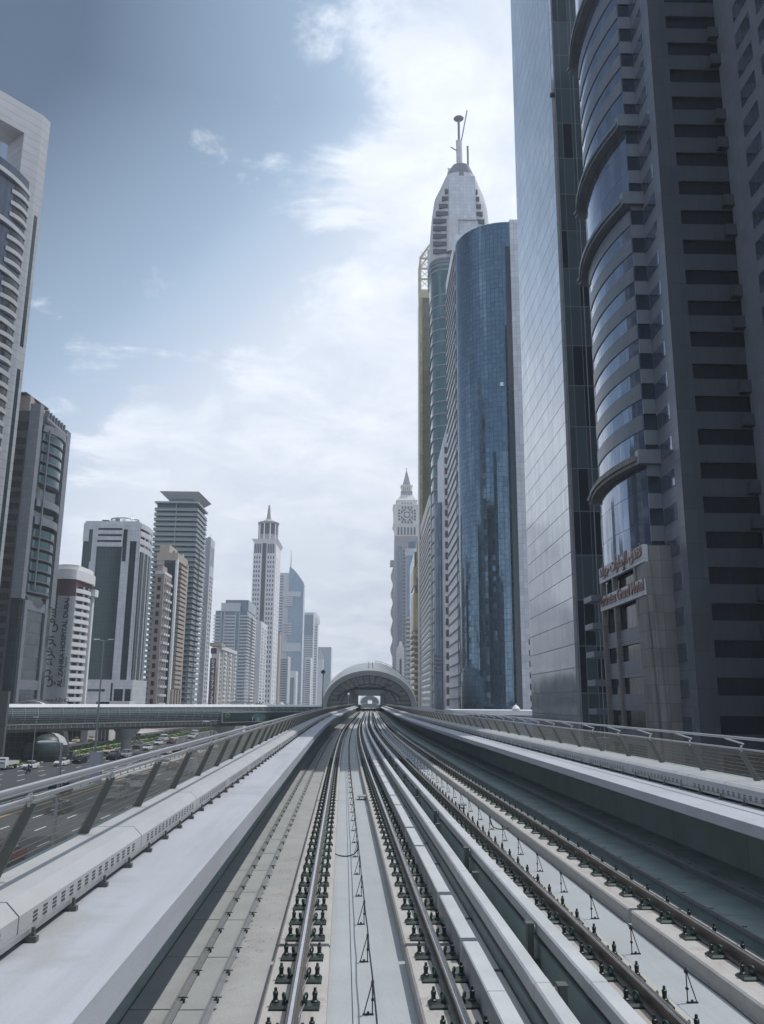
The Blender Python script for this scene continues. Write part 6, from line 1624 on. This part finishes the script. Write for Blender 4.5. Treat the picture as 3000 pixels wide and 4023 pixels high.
SHAPES = {
 'sedan': dict(w=.90, body=[(-2.30,.30,.48,.60,.74,.66),(-2.18,.24,.60,.74,.86,.76),(-1.2,.22,.70,.90,.90,.80),(-.95,.22,.72,.95,.90,.82),(1.5,.22,.74,1.0,.90,.80),(2.15,.24,.70,.98,.87,.74),(2.30,.32,.55,.80,.78,.68)],
    glass=[(-1.05,.92,.93,.94,.80,.78),(-.30,.92,1.2,1.38,.80,.60),(.85,.95,1.2,1.40,.80,.60),(1.75,.97,.98,1.0,.76,.72)], roof=[(-.36,1.38,1.39,1.42,.60,.54),(.2,1.42,1.43,1.47,.61,.55),(.90,1.39,1.40,1.43,.60,.54)], ax=(-1.40, 1.38), r=.33),
 'suv': dict(w=.96, body=[(-2.35,.40,.62,.78,.80,.72),(-2.22,.32,.78,.98,.93,.84),(-1.15,.30,.85,1.10,.96,.88),(2.2,.30,.88,1.12,.96,.88),(2.38,.38,.80,1.05,.90,.84)],
    glass=[(-1.15,1.08,1.10,1.12,.86,.84),(-.55,1.08,1.4,1.70,.86,.70),(1.85,1.10,1.4,1.72,.86,.70),(2.30,1.10,1.12,1.14,.86,.82)], roof=[(-.62,1.70,1.71,1.74,.70,.62),(.6,1.74,1.75,1.80,.71,.64),(1.92,1.72,1.73,1.75,.70,.62)], ax=(-1.45, 1.42), r=.38),
 'van': dict(w=.95, body=[(-2.45,.40,.62,.85,.86,.80),(-2.35,.32,.85,1.10,.94,.88),(-1.75,.30,.95,1.22,.95,.90),(2.4,.30,.95,1.25,.95,.92),(2.5,.36,.9,1.20,.92,.90)],
    glass=[(-1.95,1.18,1.2,1.22,.90,.88),(-1.25,1.2,1.6,1.92,.90,.78),(2.3,1.22,1.6,1.98,.90,.80),(2.48,1.22,1.5,1.6,.90,.84)], roof=[(-1.3,1.88,1.92,1.98,.80,.72),(.5,1.95,2.0,2.12,.82,.74),(2.38,1.95,1.98,2.06,.80,.74)], ax=(-1.55, 1.50), r=.35),
}
def wheel():
    b = MB(); n = 18; i = 0
    return b
CACHE = {}
def make_car(kind, paint, extra=None):
    key = (kind, paint, extra)
    if key in CACHE: return copy_tree(CACHE[key])
    sh = SHAPES[kind if kind in SHAPES else 'suv']
    t = thing({'sedan': 'car', 'suv': 'car', 'van': 'van'}.get(kind, kind), None, None)
    loft_car(sh['body']).build('body', PM[paint], t, True); loft_car(sh['glass']).build('window_glass', M['dglass'], t, True)
    rp_ = 'orange' if extra == 'taxi' else ('yellow' if extra == 'taxi_yellow' else paint)
    loft_car(sh['roof']).build('roof', PM[rp_], t, True)
    if extra and extra.startswith('taxi'): MB().box(-.28, .28, .1, .3, sh['roof'][1][3] - .01, sh['roof'][1][3] + .16).build('roof_sign', M['yellow'], t)
    b = MB()                                             # window pillars in body colour
    g = sh['glass']
    for s in (-1, 1):
        for y in (-.05 + g[1][0]*0.2, (g[1][0] + g[2][0])/2 + .15): b.hexa([(s*.80 - .02, y - .04, g[1][1]), (s*.80 + .02, y - .04, g[1][1]), (s*.80 + .02, y + .04, g[1][1]), (s*.80 - .02, y + .04, g[1][1])], [(s*g[1][5]*1.01 - .02, y - .04, g[1][3]), (s*g[1][5]*1.01 + .02, y - .04, g[1][3]), (s*g[1][5]*1.01 + .02, y + .04, g[1][3]), (s*g[1][5]*1.01 - .02, y + .04, g[1][3])])
    b.build('pillar_trim', PM[paint], t)
    wsrc = None
    for y in sh['ax']:
        for s in (-1, 1):
            if wsrc is None:
                b = MB(); r = sh['r']; b.lathe(0, 0, [(r*.55, -.11), (r*.92, -.11), (r, -.07), (r, .07), (r*.92, .11), (r*.55, .11)], 20); wsrc = b.build('wheel', M['tyre'], t, True)
                b = MB(); b.lathe(0, 0, [(0, .085), (r*.3, .10), (r*.58, .09), (r*.58, -.09), (0, -.085)], 14); rim_ = b.build('rim', M['rim_metal'], wsrc); w0 = wsrc
            else: w0 = inst(wsrc, t); inst(rim_, w0)
            w0.location = (s*(sh['w'] - .10), y, sh['r']); w0.rotation_euler = (0, R(90), 0)
    f = sh['body'][1]; rr_ = sh['body'][-2]
    for s in (-1, 1):
        MB().box(s*.62 - .17, s*.62 + .17, f[0] - .10, f[0] + .05, f[2] - .02, f[2] + .12).build('headlight', M['headlamp'], t)
        MB().box(s*.66 - .14, s*.66 + .14, rr_[0] - .02, rr_[0] + .13, rr_[2], rr_[2] + .16).build('tail_light', M['taillamp'], t)
    MB().box(-.38, .38, sh['body'][0][0] - .03, sh['body'][0][0] + .08, .36, .54).build('grille', M['black'], t)
    MB().box(-.25, .25, sh['body'][-1][0] - .05, sh['body'][-1][0] + .02, .50, .62).build('number_plate', M['white'], t)
    CACHE[key] = t
    return t
def put(kind, paint, px, py, away, label, extra=None, cat=None, du=0.0, rz=None):
    p = gp(px, py, GZ); t = make_car(kind, paint, extra)
    t.location = (p.x + du, p.y, GZ + 0.006); t.rotation_euler = (0, 0, (math.pi if away else 0) - TH if rz is None else rz)
    tag(t, label, cat or {'sedan': 'car', 'suv': 'car', 'van': 'van'}[kind], 'cars on the avenue'); return t
put('sedan', 'white', 117, 3021, False, 'white sedan driving towards us right behind the flatbed truck')
put('sedan', 'white', 240, 3008, False, 'white sedan driving towards us beside the close street lamp head')
put('suv', 'black', 264, 2987, False, 'tall black four wheel drive ahead of the white sedan near the grass kerb')
put('sedan', 'black', 312, 2998, False, 'low black car in the lane left of the pale lamp pedestal')
put('sedan', 'cream', 425, 2961, False, 'cream taxi with an orange red roof on the far carriageway', 'taxi', 'taxi')
put('suv', 'black', 444, 2984, False, 'black and white fronted four wheel drive just right of the lamp pedestal')
put('suv', 'silver', 490, 2977, False, 'silver car half hidden by the handrail, right of the black four wheel drive')
put('suv', 'grey', 541, 2940, False, 'dark grey four wheel drive by the kerb past the taxi')
put('sedan', 'white', 578, 2947, False, 'white sedan overtaking the dark grey four wheel drive')
put('van', 'white', 640, 2912, False, 'tall white van on the far carriageway by the grass')
put('sedan', 'white', 622, 2926, False, 'white sedan directly in front of the tall white van')
put('sedan', 'dkred', 672, 2921, False, 'dark red car beside the tall white van')
put('sedan', 'cream', 684, 2907, False, 'cream taxi with a yellow roof beyond the dark red car', 'taxi_yellow', 'taxi')
put('van', 'white', 763, 2892, False, 'white van in front of the second bridge column')
put('suv', 'white', 752, 2902, False, 'white four wheel drive ahead of the white van at the second bridge column')
put('sedan', 'grey', 536, 2990, False, 'grey car with bright headlights seen between the two rails')
put('sedan', 'white', 652, 2962, False, 'white car seen between the handrail and the lower rail')
put('sedan', 'grey', 690, 2952, False, 'dark car beside the white one between the handrail and the lower rail')
put('sedan', 'white', 646, 3012, True, 'white sedan driving away along the yellow line')
put('sedan', 'dkred', 680, 3024, True, 'dark red hatch driving away beside the white sedan')
put('sedan', 'silver', 520, 3080, True, 'silver sedan driving away left of the white minibus')
put('van', 'white', 552, 3094, True, 'white minibus driving away seen through the wire screen')
put('suv', 'silver', 456, 3140, True, 'silver four wheel drive driving away behind the second railing post')
put('suv', 'silver', 756, 2976, True, 'pale four wheel drive driving away farthest off behind the wire screen')
put('suv', 'black', 236, 3120, True, 'black four wheel drive beyond the first railing post')
put('sedan', 'black', 236, 3192, True, 'black sedan driving away behind the first railing post')
put('sedan', 'red', 20, 3390, True, 'red car cut off at the left picture edge below the lower rail')
for px, py, c, lb in ((4, 2973, 'white', 'white car parked beside the pylon, cut by the picture edge'), (38, 2970, 'white', 'white car parked second from the pylon'), (70, 2969, 'grey', 'dark grey car parked between two white ones'), (96, 2967, 'white', 'white car parked at the end of the row by the thin lamp post')):
    q = put('sedan' if px != 38 else 'suv', c, px, py, False, lb); q['group'] = 'parked cars'
for px, py, lb in ((301, 2917, 'cream taxi on the service road left of the bridge column'), (362, 2911, 'cream taxi on the service road just behind the bridge column'), (394, 2905, 'cream taxi on the service road right of the bridge column')):
    q = put('sedan', 'cream', px, py, True, lb, 'taxi_cream', 'taxi'); q['group'] = 'taxis on the service road'
# trucks
def truck(label, px, py, away, flat):
    p = gp(px, py, GZ); t = thing('truck', label, 'truck', (p.x, p.y, GZ + 0.006), (math.pi if away else 0) - TH, 'trucks')
    loft_car([(-2.9,.45,1.0,1.25,.92,.88),(-2.85,.40,1.1,1.5,.95,.90),(-2.55,.40,1.2,2.15,.95,.80),(-1.5,.40,1.2,2.2,.95,.82)]).build('cab', PM['white'], t, True)
    MB().hexa([(-.82,-2.93,1.22),(.82,-2.93,1.22),(.78,-2.66,1.95),(-.78,-2.66,1.95)], [(-.82,-2.86,1.24),(.82,-2.86,1.24),(.78,-2.58,1.97),(-.78,-2.58,1.97)]).build('windscreen', M['dglass'], t)
    MB().box(-.5, .5, -1.45, 2.9, .62, .82).build('chassis', M['black'], t)
    if flat:
        b = MB(); b.box(-1.0, 1.0, -1.4, 3.0, .84, .96); b.box(-1.0, -.94, -1.4, 3.0, .96, 1.38); b.box(.94, 1.0, -1.4, 3.0, .96, 1.38); b.box(-.94, .94, 2.94, 3.0, .96, 1.38); b.build('flatbed', PM['white'], t)
    else: MB().box(-1.08, 1.08, -1.4, 3.0, .84, 2.9).build('cargo_box', PM['silver'], t)
    for y in (-2.1, 1.8):
        for s in (-1, 1):
            b = MB(); b.lathe(0, 0, [(.2, -.13), (.40, -.13), (.42, 0), (.40, .13), (.2, .13), (0, .1)], 18); w0 = b.build('wheel', M['tyre'], t, True); w0.location = (s*.84, y, .42); w0.rotation_euler = (0, R(90), 0)
    for s in (-1, 1): MB().box(s*.66 - .16, s*.66 + .16, -2.95, -2.8, .72, .90).build('headlight', M['headlamp'], t)
truck('small white flatbed truck at the left edge of the far carriageway', 24, 3022, False, True)
truck('grey box truck driving away behind the wire screen', 742, 3046, True, False)
# a rider on a motorbike and a walker
def person(label, x, y, z, h, pose, top, leg, rz=0):
    me = bpy.data.meshes.new('person'); s = h/1.75
    if pose == 'walk':
        V = [(0,0,.95),(0,0,1.15),(0,0,1.42),(0,0,1.52),(0,-.02,1.66),(.09,0,.92),(.10,-.14,.50),(.10,-.22,.06),(.10,-.34,.03),(-.09,0,.92),(-.10,.10,.50),(-.10,.30,.10),(-.10,.20,.03),(.19,0,1.40),(.23,.08,1.14),(.22,-.02,.92),(-.19,0,1.40),(-.23,-.06,1.14),(-.22,-.20,.95)]
    else:
        V = [(0,.1,.80),(0,.08,1.02),(0,-.02,1.28),(0,-.05,1.36),(0,-.10,1.50),(.12,.06,.78),(.20,-.36,.72),(.20,-.26,.34),(.20,-.40,.30),(-.12,.06,.78),(-.20,-.36,.72),(-.20,-.26,.34),(-.20,-.40,.30),(.20,-.02,1.26),(.26,-.26,1.06),(.28,-.50,1.02),(-.20,-.02,1.26),(-.26,-.26,1.06),(-.28,-.50,1.02)]
    Ed = [(0,1),(1,2),(2,3),(3,4),(0,5),(5,6),(6,7),(7,8),(0,9),(9,10),(10,11),(11,12),(2,13),(13,14),(14,15),(2,16),(16,17),(17,18)]
    Rd = [.14,.13,.15,.06,.10,.10,.07,.045,.04,.10,.07,.045,.04,.06,.045,.035,.06,.045,.035]
    me.from_pydata([(a*s,b*s,c*s) for a,b,c in V], Ed, []); o = bpy.data.objects.new('person', me); C.objects.link(o)
    md = o.modifiers.new('skin', 'SKIN'); 
    for k, sv in enumerate(me.skin_vertices[0].data): sv.radius = (Rd[k]*s, Rd[k]*s); sv.use_root = (k == 0)
    o.modifiers.new('sub', 'SUBSURF').levels = 1; o.modifiers['sub'].render_levels = 1
    bpy.context.view_layer.update()
    m2 = bpy.data.meshes.new_from_object(o.evaluated_get(bpy.context.evaluated_depsgraph_get())); o.modifiers.clear(); o.data = m2
    m2.materials.clear(); m2.materials.append(top); m2.materials.append(leg); m2.materials.append(M['bbskin'])
    for p in m2.polygons:
        z_ = p.center.z/s; p.material_index = 2 if (z_ > (1.52 if pose == 'walk' else 1.38)) else (1 if z_ < (.93 if pose == 'walk' else .84) else 0); p.use_smooth = True
    o.location = (x, y, z); o.rotation_euler = (0, 0, rz); return tag(o, label, 'person')
p = gp(497, 2888, GZ + 0.14); person('person in dark clothes walking across the pink paving', p.x, p.y, GZ + 0.15, 1.8, 'walk', M['bbink'], M['black'], 0.6)
p = gp(109, 3038, GZ)
mc = thing('motorbike', 'dark motorbike with a rider just in front of the white sedan', 'motorbike', (p.x, p.y, GZ + 0.006), -TH)
for y in (-.68, .68):
    b = MB(); b.lathe(0, 0, [(.20, -.05), (.28, -.05), (.30, 0), (.28, .05), (.20, .05), (0, .03)], 18); w0 = b.build('wheel', M['tyre'], mc, True); w0.location = (0, y, .30); w0.rotation_euler = (0, R(90), 0)
MB().hexa([(-.12,-.5,.35),(.12,-.5,.35),(.12,.5,.35),(-.12,.5,.35)], [(-.16,-.45,.80),(.16,-.45,.80),(.13,.75,.74),(-.13,.75,.74)]).build('body', M['black'], mc)
b = MB(); b.tube([(0,-.68,.30), (0,-.45,.95)], .04, 6); b.tube([(-.34,-.42,1.0), (0,-.47,.98), (.34,-.42,1.0)], .025, 6); b.build('fork', M['galv'], mc)
MB().box(-.22, .22, .50, .95, .80, 1.22).build('delivery_box', M['black'], mc)
o = person('motorbike rider in dark clothes leaning to the handlebar', p.x, p.y + .05, GZ + .03, 1.75, 'ride', M['black'], M['bbink'], -TH)

# kiosks, signs and bushes on the far side
for px, py, w_, h_, m_, lb in ((467, 2918, 2.2, 3.3, M['darkconc'], 'dark grey standing panel on the grass right of the bridge column'), (541, 2900, 1.6, 1.5, M['darkconc'], 'small dark cabinet on the grass strip farther along'), (185, 2952, 2.4, 3.0, M['polegrey'], 'grey back of a road sign on two legs on the low verge')):
    p = gp(px, py, GZ); t = thing('sign_board' if 'sign' in lb else 'cabinet', lb, 'sign' if 'sign' in lb else 'cabinet', (p.x, p.y, GZ + 0.1), -TH)
    if 'sign' in lb:
        MB().box(-w_/2, w_/2, -.05, .05, 1.2, h_).build('panel', m_, t)
        for s in (-1, 1): MB().tube([(s*w_*.35, .1, 0), (s*w_*.35, .1, h_)], .05, 6).build('leg', m_, t)
    else: MB().box(-w_/2, w_/2, -.3, .3, .1, h_).build('panel', m_, t); MB().box(-w_/2 - .1, w_/2 + .1, -.4, .4, 0, .1).build('base', M['cap'], t)
def palm(px, py_t, D, label, seed):
    rnd = random.Random(seed); p = at(px, py_t, D); h = p.z - GZ; t = thing('palm_tree', label, 'palm tree', (p.x, p.y, GZ), 0, 'palms beyond the footbridge')
    MB().tube([(0, 0, 0), (0.1, 0, h*.5), (0, 0, h - 1.2)], .28, 8, .18).build('trunk', M['barkp'], t, True)
    b = MB()
    for k in range(22):
        a = rnd.uniform(0, 6.28); el = rnd.uniform(-.5, 1.1); L = rnd.uniform(2.0, 3.0); prev = Vector((0, 0, h - 1.2)); d = Vector((math.cos(a)*math.cos(el), math.sin(a)*math.cos(el), math.sin(el)))
        sd = Vector((-math.sin(a), math.cos(a), 0))
        for q in range(5):
            nx = prev + d*L/5; w0, w1 = .34*(1 - abs(q - 1.5)/4), .34*(1 - abs(q - .5)/4)
            b.face([prev - sd*w0 + Vector((0,0,-.12)), prev, nx, nx - sd*w1 + Vector((0,0,-.12))]); b.face([prev, prev + sd*w0 + Vector((0,0,-.12)), nx + sd*w1 + Vector((0,0,-.12)), nx]); prev = nx; d.z -= .24; d.normalize()
    b.build('crown', M['leaf'], t)
M['barkp'] = mat('palm_bark', (0.14, 0.11, 0.085), 0.9, var=.3, vscale=4)
palm(914, 2755, 330, 'palm tree poking above the footbridge roof by the white hut', 5)
for k, (px, D) in enumerate(((975, 380), (1003, 400), (1018, 420), (1068, 430), (1100, 460), (1126, 480))): palm(px, 2763, D, ('first', 'second', 'third', 'fourth', 'fifth', 'sixth')[k] + ' palm from the left in the hazy group past the white hut', 20 + k)
p = at(935, 2765, 320); hz0 = at(935, 2761, 320).z
o = MB().box(-2.6, 2.6, -3, 3, 0, hz0 - GZ).build('rooftop_hut', G['plainwhite']); o.location = (p.x, p.y, GZ); tag(o, 'plain white hut showing above the footbridge roof next to a palm', 'building')
p = at(1105, 2768, 430); d_ = thing('dome_building', 'tiny pale domed building beyond the footbridge roof', 'building', (p.x, p.y, GZ))
MB().box(-2.2, 2.2, -2.2, 2.2, 0, p.z - GZ - 1.2).build('wall', G['cream'], d_); MB().lathe(0, 0, [(1.9, p.z - GZ - 1.2), (1.75, p.z - GZ - .3), (1.1, p.z - GZ + .7), (0, p.z - GZ + 1.1)], 20).build('dome', G['cream'], d_, True)
# shop fronts at the back of the pink paving
for k, (px0, px1) in enumerate(((232, 262), (268, 318), (384, 428))):
    p = at((px0 + px1)/2, 2880, 262); w_ = abs(at(px1, 2880, 262).x - at(px0, 2880, 262).x)
    t = thing('shop_front', ('dark shop front farthest left under the footbridge', 'wide dark shop front left of the bridge column under the footbridge', 'shop front with pale pillars right of the bridge column')[k], 'shop front', (p.x, 262, GZ + .14), -TH)
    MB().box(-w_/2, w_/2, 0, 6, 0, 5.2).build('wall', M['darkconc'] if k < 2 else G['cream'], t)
    for q in range(3): MB().box(-w_/2 + w_*(q + .12)/3, -w_/2 + w_*(q + .88)/3, -.1, .1, .2, 3.6).build('window', M['dglass'], t)

# ================================================================== HAZE
hz_m = bpy.data.materials.new('haze_air'); hz_m.use_nodes = True; nt = NT(hz_m.node_tree)
pv = nt.n('VolumePrincipled', {'Color': (0.86, 0.92, 1.0, 1), 'Density': HAZE})
nt.n('OutputMaterial', {1: pv.outputs[0]})
b = MB(); b.box(-900, 900, -60, 2700, GZ - 1.2, 460)
hz = b.build('haze', hz_m); hz['kind'] = 'stuff'; tag(hz, 'pale summer haze over the whole avenue', 'haze')
